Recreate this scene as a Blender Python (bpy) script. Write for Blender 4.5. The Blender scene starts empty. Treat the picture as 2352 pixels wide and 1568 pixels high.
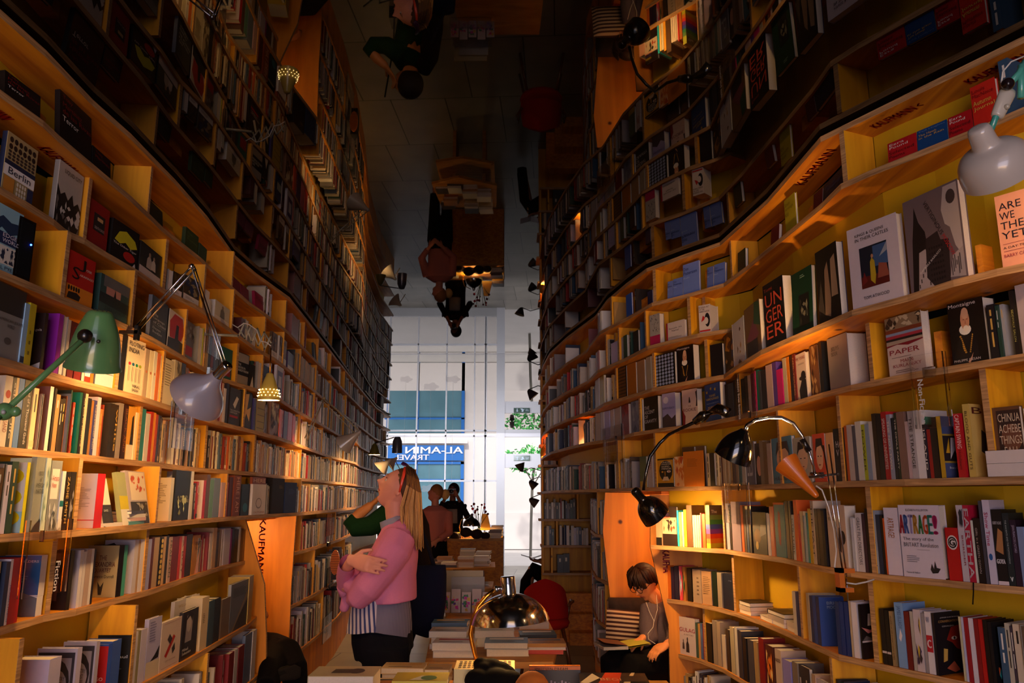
import bpy, math, random
from mathutils import Vector, Matrix
random.seed(7)
SC = bpy.context.scene
COL = SC.collection
# ---------------------------------------------------------------- camera
F, CX, CY, CZ = 1800.0, 1176.0, 784.0, 1.5
P = math.atan(358/1800)
cam = bpy.data.objects.new('camera', bpy.data.cameras.new('camera'))
COL.objects.link(cam)
cam.location = (0, 0, CZ); cam.rotation_euler = (math.pi/2+P, 0, 0)
cam.data.sensor_width = 36; cam.data.lens = 36*F/2352; cam.data.clip_start = .02
SC.camera = cam
# ---------------------------------------------------------------- world, sun, large lights, exposure
w = bpy.data.worlds.new('world'); SC.world = w; w.use_nodes = True
bg = w.node_tree.nodes['Background']; bg.inputs[0].default_value = (.90, .88, .95, 1); bg.inputs[1].default_value = 1.0
SC.view_settings.view_transform = 'Standard'; SC.view_settings.look = 'None'
SC.view_settings.exposure = 0.55; SC.view_settings.gamma = 1
SC.view_settings.use_curve_mapping = False
def light(kind, loc, energy, col, rot=(0,0,0), size=.1, sy=None, spot=None, target=None):
    d = bpy.data.lights.new(kind.lower()+'_light', kind); d.energy = energy; d.color = col
    if kind == 'AREA':
        d.shape = 'RECTANGLE'; d.size = size; d.size_y = sy or size
    elif kind == 'SUN': d.angle = .05
    else: d.shadow_soft_size = size
    if kind == 'SPOT': d.spot_size = spot or 2.2; d.spot_blend = .5
    o = bpy.data.objects.new(kind.lower()+'_light', d); COL.objects.link(o); o.location = loc; o.rotation_euler = rot
    if target is not None:
        o.rotation_euler = (Vector(target)-Vector(loc)).to_track_quat('-Z','Y').to_euler()
    return o
light('SUN', (0,-5,9), 1.6, (1,.95,.88), target=(1.5,8,0))
light('AREA', (0,-2.75,1.75), 62, (.86,.80,1), target=(0,3,1.55), size=2.6, sy=2.0)     # cool fill light added behind the camera, standing in for daylight
light('AREA', (0,-2.6,.7), 36, (1,.60,.28), target=(0,1.5,2.2), size=2.2, sy=.8)        # warm fill light added low behind the camera for the shelf undersides
WARM = (1,.57,.21)
# ---------------------------------------------------------------- helpers
def lin(c):
    c = c/255
    return c/12.92 if c <= .04045 else ((c+.055)/1.055)**2.4
def hx(s):
    if not isinstance(s, str): return tuple(s)
    if len(s) == 3: s = ''.join(ch*2 for ch in s)
    return tuple(lin(int(s[i:i+2], 16)) for i in (0,2,4))
def ray(px, py):
    a = (px-CX)/F; b = (CY-py)/F
    return Vector((a, math.cos(P)-math.sin(P)*b, math.sin(P)+math.cos(P)*b))
def atz(px, py, z):
    r = ray(px, py); s = (z-CZ)/r.z
    return Vector((r.x*s, r.y*s, z))
def aty(px, py, Y):
    r = ray(px, py); s = Y/r.y
    return Vector((r.x*s, Y, CZ+r.z*s))
Q = aty
def proj(v):
    z = v[2]-CZ; f = math.cos(P)*v[1]+math.sin(P)*z; u = -math.sin(P)*v[1]+math.cos(P)*z
    return CX+F*v[0]/f, CY-F*u/f
def tag(o, label=None, cat=None, group=None, kind=None):
    if label: o['label'] = label
    if cat: o['category'] = cat
    if group: o['group'] = group
    if kind: o['kind'] = kind
    return o
def empty(name, loc, rz=0, label=None, cat=None, group=None):
    o = bpy.data.objects.new(name, None); COL.objects.link(o); o.location = loc; o.rotation_euler = (0,0,rz)
    o.empty_display_size = .05
    return tag(o, label, cat, group)
TXT = {}
def text_geo(s, bold=.003):
    bold = 0; k = (s, bold)
    if k in TXT: return TXT[k]
    c = bpy.data.curves.new('t', 'FONT'); c.body = s; c.resolution_u = 2; c.offset = 0; c.size = 1
    o = bpy.data.objects.new('t', c)
    m = o.to_mesh()
    vs = [tuple(v.co) for v in m.vertices]; fs = [tuple(p.vertices) for p in m.polygons]
    o.to_mesh_clear(); bpy.data.objects.remove(o); bpy.data.curves.remove(c)
    if vs:
        x0 = min(v[0] for v in vs); x1 = max(v[0] for v in vs); y0 = min(v[1] for v in vs); y1 = max(v[1] for v in vs)
        vs = [((v[0]-x0)/(x1-x0+1e-9), (v[1]-y0)/(y1-y0+1e-9)) for v in vs]
    TXT[k] = (vs, fs)
    return TXT[k]
class MB:
    def __init__(s): s.v = []; s.f = []; s.c = []; s.col = (.8,.8,.8)
    def add(s, vs, fs, col=None):
        n = len(s.v); s.v += [tuple(v) for v in vs]; s.f += [tuple(i+n for i in f) for f in fs]
        s.c += [hx(col) if col is not None else s.col]*len(fs); return s
    def merge(s, o, M=None):
        n = len(s.v); s.v += [tuple(M @ Vector(v)) for v in o.v] if M else o.v
        s.f += [tuple(i+n for i in f) for f in o.f]; s.c += o.c; return s
    def box(s, a, b, col=None, M=None):
        x0,y0,z0 = a; x1,y1,z1 = b
        vs = [(x0,y0,z0),(x1,y0,z0),(x1,y1,z0),(x0,y1,z0),(x0,y0,z1),(x1,y0,z1),(x1,y1,z1),(x0,y1,z1)]
        if M: vs = [M @ Vector(v) for v in vs]
        return s.add(vs, [(0,3,2,1),(4,5,6,7),(0,1,5,4),(1,2,6,5),(2,3,7,6),(3,0,4,7)], col)
    def poly(s, vs, col=None): return s.add(vs, [tuple(range(len(vs)))], col)
    def prism(s, pts, z0, z1, col=None, side=None):
        n = len(pts)
        vs = [(p[0],p[1],z0) for p in pts]+[(p[0],p[1],z1) for p in pts]
        s.add(vs, [tuple(range(n))[::-1], tuple(range(n,2*n))]+[(i,(i+1)%n,n+(i+1)%n,n+i) for i in range(n)], col)
        return s
    def loft(s, secs, n=14, col=None, cap=True, ref=None):
        # secs: (centre, ra, rb) rings perpendicular to the path; ra along ref side
        P_ = [Vector(c[0]) for c in secs]; rings = []; R = Vector(ref or (0,1,0))
        for i, c in enumerate(secs):
            t = (P_[min(i+1,len(P_)-1)]-P_[max(i-1,0)])
            t = t.normalized() if t.length > 1e-9 else Vector((0,0,1))
            a = R - t*R.dot(t)
            if a.length < 1e-4: a = Vector((1,0,0))-t*t.x
            a.normalize(); b = t.cross(a)
            ra = c[1]; rb = c[2] if len(c) > 2 else c[1]
            rings.append([P_[i]+a*ra*math.cos(2*math.pi*k/n)+b*rb*math.sin(2*math.pi*k/n) for k in range(n)])
        vs = [v for r in rings for v in r]; m = len(rings)
        fs = [(i*n+k, i*n+(k+1)%n, (i+1)*n+(k+1)%n, (i+1)*n+k) for i in range(m-1) for k in range(n)]
        if cap: fs += [tuple(range(n))[::-1], tuple((m-1)*n+k for k in range(n))]
        return s.add(vs, fs, col)
    def tube(s, pts, r, n=8, col=None, ref=None):
        return s.loft([(p, r, r) for p in pts], n, col, True, ref)
    def ball(s, c, r, col=None, n=14, m=9, M=None):
        r = r if isinstance(r,(tuple,list)) else (r,r,r); vs = []; fs = []
        for i in range(m+1):
            th = math.pi*i/m
            for k in range(n):
                ph = 2*math.pi*k/n
                d = Vector((math.sin(th)*math.cos(ph)*r[0], math.sin(th)*math.sin(ph)*r[1], math.cos(th)*r[2]))
                vs.append(Vector(c)+(M @ d if M else d))
        fs = [(i*n+k, (i+1)*n+k, (i+1)*n+(k+1)%n, i*n+(k+1)%n) for i in range(m) for k in range(n)]
        return s.add(vs, fs, col)
    def lathe(s, prof, c=(0,0,0), axis=(0,0,1), n=28, col=None, cols=None):
        # prof: (radius, height along axis)
        ax = Vector(axis).normalized(); a = ax.orthogonal().normalized(); b = ax.cross(a); vs = []
        for r, h in prof:
            for k in range(n):
                t = 2*math.pi*k/n; vs.append(Vector(c)+ax*h+(a*math.cos(t)+b*math.sin(t))*r)
        return s.add(vs, [(i*n+k,i*n+(k+1)%n,(i+1)*n+(k+1)%n,(i+1)*n+k) for i in range(len(prof)-1) for k in range(n)], col)
    def text(s, t, O, U, V, w, h, col, bold=.003):
        # O: lower left corner, U right, V up (unit vectors)
        vs, fs = text_geo(t, bold)
        if vs:
            s.add([O+U*(v[0]*w)+V*(v[1]*h) for v in vs], fs, col)
            if bold > .015:      # heavy lettering: a second strike beside the first
                e = h*bold*1.6; N = U.cross(V)*.0001
                for a, b_ in ((e,0),(-e,0),(0,e*.6)): s.add([O+U*(v[0]*w+a)+V*(v[1]*h+b_)+N for v in vs], fs, col)
        return s
    def build(s, name, mat, parent=None, smooth=False, sub=0, mods=None):
        me = bpy.data.meshes.new(name); me.from_pydata(s.v, [], s.f)
        at = me.color_attributes.new('Col', 'FLOAT_COLOR', 'CORNER')
        buf = []
        for f, c in zip(s.f, s.c): buf += [c[0],c[1],c[2],1.0]*len(f)
        at.data.foreach_set('color', buf)
        if smooth: me.polygons.foreach_set('use_smooth', [True]*len(me.polygons))
        me.materials.append(mat); me.update()
        if smooth and smooth != 'all':
            me.validate()
        o = bpy.data.objects.new(name, me); COL.objects.link(o)
        if parent: o.parent = parent
        if mods:
            for k, kw in mods:
                md = o.modifiers.new(k.lower(), k)
                for a_, b_ in kw.items(): setattr(md, a_, b_)
        if sub:
            md = o.modifiers.new('sub', 'SUBSURF'); md.levels = sub; md.render_levels = sub
        return o
# ---------------------------------------------------------------- materials
def mat(name, col=None, rough=.6, metal=0, ior=1.5, noise=0, nscale=40, emit=None, es=0, trans=0, coat=0, spec=None):
    m = bpy.data.materials.new(name); m.use_nodes = True; nt = m.node_tree; b = nt.nodes['Principled BSDF']
    b.inputs['Roughness'].default_value = rough; b.inputs['Metallic'].default_value = metal; b.inputs['IOR'].default_value = ior
    b.inputs['Transmission Weight'].default_value = trans; b.inputs['Coat Weight'].default_value = coat
    if spec is not None: b.inputs['Specular IOR Level'].default_value = spec
    if col is None:
        a = nt.nodes.new('ShaderNodeVertexColor'); a.layer_name = 'Col'; src = a.outputs['Color']
    else:
        a = nt.nodes.new('ShaderNodeRGB'); a.outputs[0].default_value = (*hx(col),1); src = a.outputs[0]
    if noise:
        tc = nt.nodes.new('ShaderNodeTexCoord'); n = nt.nodes.new('ShaderNodeTexNoise'); n.inputs['Scale'].default_value = nscale
        n.inputs['Detail'].default_value = 5
        nt.links.new(tc.outputs['Object'], n.inputs['Vector'])
        mr = nt.nodes.new('ShaderNodeMapRange'); mr.inputs[3].default_value = 1-noise; mr.inputs[4].default_value = 1+noise
        nt.links.new(n.outputs[0], mr.inputs[0])
        mx = nt.nodes.new('ShaderNodeVectorMath'); mx.operation = 'SCALE'
        nt.links.new(src, mx.inputs[0]); nt.links.new(mr.outputs[0], mx.inputs['Scale']); src = mx.outputs[0]
    nt.links.new(src, b.inputs['Base Color'])
    if emit: b.inputs['Emission Color'].default_value = (*hx(emit),1); b.inputs['Emission Strength'].default_value = es
    return m
def wood(name, c1, c2, scale, knots=True, rough=.55):
    m = bpy.data.materials.new(name); m.use_nodes = True; nt = m.node_tree; b = nt.nodes['Principled BSDF']
    tc = nt.nodes.new('ShaderNodeTexCoord'); mp = nt.nodes.new('ShaderNodeMapping'); mp.inputs['Scale'].default_value = scale
    nt.links.new(tc.outputs['Object'], mp.inputs[0])
    n = nt.nodes.new('ShaderNodeTexNoise'); n.inputs['Scale'].default_value = 1; n.inputs['Detail'].default_value = 6; n.inputs['Distortion'].default_value = .6
    nt.links.new(mp.outputs[0], n.inputs['Vector'])
    r = nt.nodes.new('ShaderNodeValToRGB'); r.color_ramp.elements[0].position = .32; r.color_ramp.elements[1].position = .68
    r.color_ramp.elements[0].color = (*hx(c1),1); r.color_ramp.elements[1].color = (*hx(c2),1)
    nt.links.new(n.outputs[0], r.inputs[0]); src = r.outputs[0]
    if knots:
        v = nt.nodes.new('ShaderNodeTexVoronoi'); v.inputs['Scale'].default_value = 3.2
        nt.links.new(tc.outputs['Object'], v.inputs['Vector'])
        k = nt.nodes.new('ShaderNodeValToRGB'); k.color_ramp.elements[0].position = .03; k.color_ramp.elements[1].position = .07
        k.color_ramp.elements[0].color = (.10,.035,.01,1); k.color_ramp.elements[1].color = (1,1,1,1)
        nt.links.new(v.outputs['Distance'], k.inputs[0])
        mx = nt.nodes.new('ShaderNodeMixRGB'); mx.blend_type = 'MULTIPLY'; mx.inputs[0].default_value = 1
        nt.links.new(src, mx.inputs[1]); nt.links.new(k.outputs[0], mx.inputs[2]); src = mx.outputs[0]
    nt.links.new(src, b.inputs['Base Color']); b.inputs['Roughness'].default_value = rough
    return m
M_WX = wood('pine_along', 'b06010', 'e0921c', (22,1.6,40))
M_WZ = wood('pine_upright', 'c88208', 'f0ac18', (14,14,1.2))
M_EDGE = wood('ply_edge', '8a6440', 'c49868', (6,6,140), knots=False)
M_BACK = mat('yellow_panel', 'c09808', .6, noise=.08, nscale=9)
M_NOOK = wood('pine_nook', 'b8680c', 'e4901a', (9,9,.8))
M_TABLE = wood('table_ply', 'a86a24', 'cc9040', (5,18,30))
M_COVER = mat('printed_cover', None, .42, noise=.05, nscale=60)
M_PAGE = mat('paper_pages', None, .85, noise=.12, nscale=220)
M_PRINT = mat('ink_print', None, .5)
M_PAINT = mat('enamel_paint', None, .28, coat=.4)
M_CHROME = mat('chrome', 'c8c8cc', .12, 1)
M_BRASS = mat('aged_brass', 'd09038', .22, 1)
M_BLACKM = mat('black_enamel', '0a0808', .16, coat=.6)
M_ACR = mat('clear_acrylic', 'ffffff', .02, 0, 1.16, trans=1)
M_CLOTH = mat('woven_cloth', None, .95, noise=.12, nscale=160, spec=.2)
M_SKIN = mat('skin', None, .5, noise=.05, nscale=60)
M_HAIR = mat('hair_strands', None, .6, noise=.22, nscale=90, spec=.3)
M_BULB = mat('lit_bulb', 'ffe0a0', .5, emit='ffd080', es=9)
M_SHADEIN = mat('lit_shade_inside', 'fff4dc', .6)
M_MIRROR = mat('black_mirror_ceiling', '020202', .015, 0, 1.85)
M_GLASS = mat('window_glass', 'ffffff', .0, 0, 1.02, trans=1)
M_WHITE = mat('white_paint', 'c8c4c4', .6, noise=.04, nscale=5)
M_FRAME = mat('grey_white_frame', 'e8e4e8', .5)
M_DARKW = mat('dark_wall', '181210', .8)
# ---------------------------------------------------------------- room shell
def struct(name, mb, m):
    return tag(mb.build(name, m), kind='structure')
def floor_mat():
    m = bpy.data.materials.new('stone_floor'); m.use_nodes = True; nt = m.node_tree; b = nt.nodes['Principled BSDF']
    tc = nt.nodes.new('ShaderNodeTexCoord'); mp = nt.nodes.new('ShaderNodeMapping'); mp.inputs['Rotation'].default_value = (0,0,.06)
    br = nt.nodes.new('ShaderNodeTexBrick'); br.inputs['Scale'].default_value = 1; br.inputs['Brick Width'].default_value = .62; br.inputs['Row Height'].default_value = 1.15
    br.inputs['Mortar Size'].default_value = .006; br.inputs['Color1'].default_value = (*hx('8e857a'),1); br.inputs['Color2'].default_value = (*hx('a09689'),1)
    br.inputs['Mortar'].default_value = (*hx('2c241e'),1); br.offset = .5
    nt.links.new(tc.outputs['Object'], mp.inputs[0]); nt.links.new(mp.outputs[0], br.inputs['Vector'])
    n = nt.nodes.new('ShaderNodeTexNoise'); n.inputs['Scale'].default_value = 3; n.inputs['Detail'].default_value = 8
    nt.links.new(tc.outputs['Object'], n.inputs['Vector'])
    mx = nt.nodes.new('ShaderNodeMixRGB'); mx.blend_type = 'MULTIPLY'; mx.inputs[0].default_value = .5
    nt.links.new(br.outputs[0], mx.inputs[1]); nt.links.new(n.outputs[0], mx.inputs[2]); nt.links.new(mx.outputs[0], b.inputs['Base Color'])
    b.inputs['Roughness'].default_value = .38
    return m
M_FLOOR = floor_mat()
YW = 18.1
struct('floor', MB().box((-4.6,-3.1,-.1), (2.3,YW+.1,0)), M_FLOOR)
struct('wall_left', MB().box((-4.6,-3.1,0), (-4.5,YW,3.1)), M_DARKW)
struct('wall_right', MB().box((2.2,-3.1,0), (2.3,YW,3.1)), M_DARKW)
struct('wall_back', MB().box((-4.6,-3.2,0), (2.3,-3.1,3.1)), M_DARKW)
cl = MB()
for y0, y1, a, b_ in ((-3.1,7.92,2.95,2.95),(7.935,10.6,2.951,2.925),(10.615,13.6,2.953,2.94),(13.615,YW,2.95,2.945)):
    cl.add([(-4.6,y0,a),(2.3,y0,a),(2.3,y1,b_),(-4.6,y1,b_),(-4.6,y0,a+.02),(2.3,y0,a+.02),(2.3,y1,b_+.02),(-4.6,y1,b_+.02)],
           [(0,1,2,3),(4,7,6,5),(0,4,5,1),(1,5,6,2),(2,6,7,3),(3,7,4,0)])
struct('ceiling', cl, M_MIRROR)
struct('trim_1', MB().box((-4.6,-3.2,2.985),(2.3,YW+.1,3.1)), M_DARKW)
# street front: window with glazing bars, side light, door with transom, all at Y = YW
def fx(px, py): v = Q(px, py, YW); return v.x, v.z
wf = MB(); 
xs = [fx(p,1100)[0] for p in (745, 820, 887, 954, 1022, 1088, 1113)]
zt = 2.95
for x in xs: wf.box((x-.016,YW-.03,.2),(x+.016,YW+.03,zt))
for py in (1001,1104,1207):
    z = fx(1000,py)[1]; wf.box((xs[0],YW-.03,z-.02),(fx(1140,1100)[0],YW+.03,z+.02))
x0, x1 = fx(1088,1100)[0], fx(1113,1100)[0]
struct('window_1', wf, M_FRAME)
post = MB(); xa, xb = fx(1140,1100)[0], fx(1159,1100)[0]
post.box((xa,YW-.08,0),(xb,YW+.08,zt)); post.box((fx(1113,1100)[0],YW-.03,.2),(fx(1117,1100)[0],YW+.05,zt))
xr = fx(1240,1100)[0]+.5
za, zb = fx(1200,1042)[1], fx(1200,1074)[1]
post.box((xb,YW-.05,zb),(xr,YW+.05,za)); post.box((xr,YW-.1,0),(2.3,YW+.1,zt))
post.box((xb,YW-.05,2.86),(xr,YW+.05,zt))
struct('trim_2', post, M_FRAME)
struct('wall_front', MB().box((-4.6,YW-.06,0),(xa,YW+.06,.2))
, M_WHITE)
struct('window_2', MB().box((xs[0],YW-.004,.2),(xa,YW+.004,zt)).box((xb,YW-.004,za),(xr,YW+.004,2.86)), M_GLASS)
sg = tag(MB().box((fx(1180,1050)[0],YW-.09,fx(1200,1058)[1]),(fx(1217,1050)[0],YW-.07,fx(1200,1046)[1]),'1c4a38').build('exit_sign', M_PAINT),
    'dark green emergency exit sign with arrow and running figure above the glass door', 'sign')
e = MB(); A = Q(1184,1056,YW-.095); c = (205,230,215)
e.poly([Q(*p,YW-.095) for p in ((1185,1051),(1188,1048),(1191,1051),(1189,1051),(1189,1056),(1187,1056),(1187,1051))],'cde')
e.poly([Q(*p,YW-.095) for p in ((1195,1056),(1199,1052),(1198,1049),(1202,1048),(1203,1052),(1206,1055),(1203,1054),(1200,1056))],'cde')
e.text('EXIT', Q(1208,1055,YW-.095), Vector((1,0,0)), Vector((0,0,1)), .07, .05, 'cde')
e.build('sign_print', M_PRINT, sg)
# ---------------------------------------------------------------- street
M_PAPER = mat('translucent_paper','f4f0f0',.9,trans=.85,ior=1.02)
for i, (cx0, cy0, s_, wh) in enumerate(((985,1122,1.0,'right'),(925,1140,.8,'left'),(1037,1140,.9,'far right'))):
    o_ = Q(cx0, cy0, YW-.12); m_ = MB()
    m_.prism([(math.cos(t*math.pi/20)*(.17+.022*math.cos(t*math.pi/20*5))*s_, math.sin(t*math.pi/20)*(.085+.018*math.cos(t*math.pi/20*5))*s_) for t in range(40)], -.006, .006, 'eee')
    m_.v = [(v[0], v[2], v[1]) for v in m_.v]; ob = m_.build('paper_cloud', M_PAPER); ob.location = o_; MB().tube([(0,0,.09*s_),(0,0,2.93-o_.z)],.002,5,'999').build('hanging_thread', M_PRINT, ob); tag(ob, 'white paper cloud hung in the street window, %s one' % wh, 'decoration', 'paper clouds in the window')
M_RENDER = mat('white_render_wall', 'd8d0cc', .8, noise=.06, nscale=1.2)
M_PAVE = mat('pale_pavement', 'c8c2bc', .8, noise=.1, nscale=2)
tag(struct('floor_street', MB().box((-14,YW+.15,-.12),(14,26,-.02)), M_PAVE))
YB = 24.0
bl = empty('building', (0,YB,0), 0, 'white rendered building across the street with blue shop windows and blue sign', 'building')
def local(mb, org):
    mb.v = [(v[0]-org[0], v[1]-org[1], v[2]-org[2]) for v in mb.v]; return mb
O_ = (0,YB,0)
def pb(name, mb, m): return local(mb, O_).build(name, m, bl)
pb('wall', MB().box((-12,YB,0),(10,YB+.5,9)), M_RENDER)
def rectB(x0,y0,x1,y1,th=.06,col=None,mb=None,out=.05):
    a = Q(x0,y1,YB); b = Q(x1,y0,YB); mb = mb or MB(); return mb.box((a.x,YB-out-th,a.z),(b.x,YB-out,b.z),col)
M_BLUE = mat('blue_paint', None, .5); M_SHOP = mat('shop_glass', '5a7f8c', .15, noise=.3, nscale=2)
pb('shop_sign', rectB(880,1023,1066,1058,.12,'0a62b0'), M_BLUE)
t = MB(); a = Q(905,1041,YB-.2)
def mir(txt, px0, px1, py0, py1, col):
    o = Q(px1,py1,YB-.2); b = Q(px0,py0,YB-.2); t.text(txt, o, Vector((-1,0,0)), Vector((0,0,1)), o.x-b.x, b.z-o.z, col, .03)
mir('AL-AMIN T', 900, 1063, 1026, 1041, 'dde'); mir('TRAVEL', 906, 985, 1044, 1056, 'ccd')
pb('sign_lettering', t, M_PRINT)
fr = MB()
for a_ in ((880,1060,1066,1066),(880,1060,886,1290),(953,1060,960,1290),(1056,1060,1066,1290),(880,1100,1066,1104)): rectB(*a_,.06,'1a66b4',fr,.06)
pb('window_frame', fr, M_BLUE)
pb('shop_window', rectB(884,1066,1060,1290,.03), M_SHOP)
pb('cornice', rectB(880,1012,1075,1019,.2).box((-12,YB-.12,0),(10,YB,1.05)), M_RENDER)
tr = empty('street_tree', (1.2,21,0), 0, 'young green street tree with thin trunk seen through the glass door', 'tree')
T = MB().tube([(-.72,0,0),(-.7,0,.9),(-.66,.02,1.9),(-.6,0,2.4)],.035)
T.tube([(-.66,.02,1.9),(-.95,.1,2.4)],.015).tube([(-.64,.02,1.8),(-.3,.1,2.35)],.015)
T.c = [hx('6a655c')]*len(T.f); T.build('trunk', M_CLOTH, tr)
lf = MB()
for i in range(420):
    th = random.random()*6.28; r = random.random()**.5; c = Vector((-.62+math.cos(th)*r*.75, math.sin(th)*r*.7, 2.45+random.uniform(-.42,.5)*(1-.5*r)))
    u = Vector((random.uniform(-1,1),random.uniform(-1,1),random.uniform(-1,1))).normalized(); v = u.orthogonal().normalized()
    s_ = random.uniform(.04,.08); lf.poly([c-u*s_, c+v*s_*.5, c+u*s_, c-v*s_*.5], random.choice(['2f8f3a','4fae55','1f6a2c','7cc47a']))
lf.build('foliage', M_CLOTH, tr)
# ---------------------------------------------------------------- shelf lines
LZ = {'L0':2.935,'L1':2.70,'L2':2.44,'L3':2.18,'L4':1.92,'L5':1.66,'L6':1.39,'L7':1.10,'L8':.76,'L9':.42,'M7':1.10,'M8':.72,'M9':.36,
      'R0':2.935,'R1':2.70,'RA':2.44,'R2':2.19,'R3':1.94,'R4':1.565,'R5':1.21,'R6':.87,'R7':.54,'R8':.22,'N5':1.21,'N6':.87,'N7':.54,'N8':.22}
PX = {
'L0':[(0,32),(105,125),(212,237),(300,315),(375,392),(400,417),(475,502),(537,589),(588,632),(665,687),(709,742),(771,823),(831,896)],
'L1':[(0,205),(100,277),(137,312),(232,392),(300,449),(375,522),(462,592),(535,659),(572,692),(607,717),(661,759),(723,823),(763,863),(785,888),(830,937)],
'L2':[(0,428),(62,464),(125,504),(155,530),(195,547),(250,582),(320,622),(375,662),(450,699),(527,752),(587,797),(634,823),(684,863),(738,908),(776,940),(827,980)],
'L3':[(0,619),(60,644),(140,679),(212,709),(275,737),(351,774),(427,820),(490,854),(513,868),(587,891),(647,917),(686,943),(735,970),(780,997),(830,1030)],
'L4':[(0,819),(100,849),(175,871),(270,894),(325,909),(385,929),(430,944),(500,966),(574,985),(639,1002),(689,1020),(751,1044),(811,1062)],
'L5':[(0,1025),(100,1034),(200,1044),(250,1050),(357,1061),(450,1073),(588,1084),(688,1097),(718,1100),(811,1111)],
'L6':[(0,1227),(75,1223),(220,1213),(300,1206),(390,1197),(525,1186),(621,1180),(681,1177),(763,1170),(817,1164)],
'L7':[(0,1441),(100,1412),(175,1398),(265,1373),(340,1355),(440,1321),(515,1298),(563,1287)],
'R0':[(2352,82),(2089,212),(1884,314),(1821,388),(1762,457),(1653,556),(1574,583),(1485,616),(1439,650),(1395,687),(1367,725)],
'R1':[(2352,245),(2228,299),(1996,392),(1931,422),(1886,467),(1821,522),(1764,569),(1716,610),(1662,650),(1570,677),(1497,695),(1435,731),(1379,760),(1356,789)],
'RA':[(1700,748),(1664,756),(1602,766),(1539,781),(1487,795),(1435,822),(1372,850),(1354,870)],
'R2':[(2352,604),(2289,617),(2189,642),(2084,677),(1956,712),(1884,744),(1814,774),(1747,804),(1691,839),(1662,860),(1575,875),(1497,891),(1464,902),(1387,925),(1358,943)],
'R3':[(2352,811),(2189,839),(2104,853),(2039,866),(1954,884),(1889,901),(1814,924),(1764,937),(1685,956),(1608,972),(1518,983),(1456,993),(1400,1008)],
'R5':[(2352,1348),(2264,1341),(2164,1331),(2039,1320),(1954,1311),(1889,1300),(1800,1281),(1764,1276),(1664,1261),(1560,1255),(1495,1251)],
'R6':[(2352,1592),(2219,1566),(2064,1533),(1926,1503),(1839,1464),(1800,1446),(1747,1424),(1695,1407),(1643,1393),(1581,1381),(1522,1373)],
}
LINE = {k: [atz(*p, LZ[k]-(.015 if k in('L0',) else 0)) for p in v] for k, v in PX.items()}
for k in LINE: 
    for v in LINE[k]: v.z = LZ[k]
def W(k, pts): return [Vector((x,y,LZ[k])) for x, y in pts]
LINE['L8'] = W('L8', [(-1.50,1.9),(-1.50,3.0),(-1.50,3.56),(-1.51,3.83),(-1.54,4.33),(-1.57,4.9),(-1.62,5.22)])
LINE['L9'] = W('L9', [(-1.48,1.9),(-1.48,3.0),(-1.50,3.83),(-1.52,4.33),(-1.58,5.22)])
LINE['R4'] = W('R4', [(1.62,2.40),(1.50,2.66),(1.42,2.88),(1.36,3.2),(1.30,3.7),(1.29,3.95),(1.22,4.4),(1.12,4.8),(.95,5.15),(.84,5.5),(.75,6.06)])
LINE['R7'] = W('R7', [(1.02,5.24),(1.14,5.03),(1.21,4.77),(1.24,4.43),(1.28,4.2),(1.30,3.9),(1.32,3.4),(1.45,3.0),(1.65,2.6),(1.8,2.2)][::-1])
LINE['R8'] = W('R8', [(1.04,5.24),(1.16,5.0),(1.23,4.7),(1.27,4.2),(1.31,3.4),(1.45,3.0),(1.65,2.6)][::-1])
for k in LINE:
    if k[0] == 'L' and k not in ('L8','L9'):
        LINE[k].insert(0, Vector((LINE[k][0].x, 1.0, LZ[k])))
    if k in ('R0','R1','R2','R3','R4','R5','R6'):
        a, b_ = LINE[k][0], LINE[k][1]; d = (a-b_).normalized(); LINE[k].insert(0, Vector((1.85, 1.75, LZ[k])))
FAR_L = [(-1.90,9.6),(-2.05,10.7),(-2.12,11.6),(-2.2,12.7),(-2.2,14.2)]
for k in ('L3','L4','L5','L6'):
    while LINE[k][-1].y > 9.4: LINE[k].pop()
    LINE[k] += W(k, FAR_L)
for k in ('L0','L1','L2'):
    LINE[k] = [v for v in LINE[k] if v.y < 10.5]+W(k, FAR_L[1:])
for k in ('M7','M8','M9'): LINE[k] = W(k, [(-1.62,5.965),(-1.62,6.3),(-1.64,7.0),(-1.70,8.0),(-1.83,9.2)]+FAR_L[1:])
FAR_R = [(.62,6.4),(.50,7.0),(.38,7.8),(.34,8.6),(.34,9.4)]
for k in ('R0','R1','RA','R2','R3','R4'): LINE[k] = [v for v in LINE[k] if v.y < 6.38]+W(k, FAR_R)
for k in ('N5','N6','N7','N8'): LINE[k] = W(k, [(.73,6.13),(.68,6.6),(.72,7.4),(.80,8.2),(.86,8.9)])
def inward(a, b):        # looking at the wall, right hand direction a->b in the picture
    return Vector((-(b.y-a.y), b.x-a.x, 0)).normalized()
for k in LINE:           # order every line by picture x rising (left wall: going away, right wall: coming nearer)
    if k[0] in 'RN': LINE[k] = sorted(LINE[k], key=lambda v: -v.y) 
def offset(L, D):
    out = []
    for i in range(len(L)):
        n = Vector((0,0,0))
        if i > 0: n += inward(L[i-1], L[i])
        if i < len(L)-1: n += inward(L[i], L[i+1])
        n.normalize(); out.append(L[i]+n*D)
    return out
DEP = {}
for k in LINE: DEP[k] = .165 if k in ('L0','L1','L2','L3','L4','L5','R0','R1','RA') else .19
TH = .024
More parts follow.
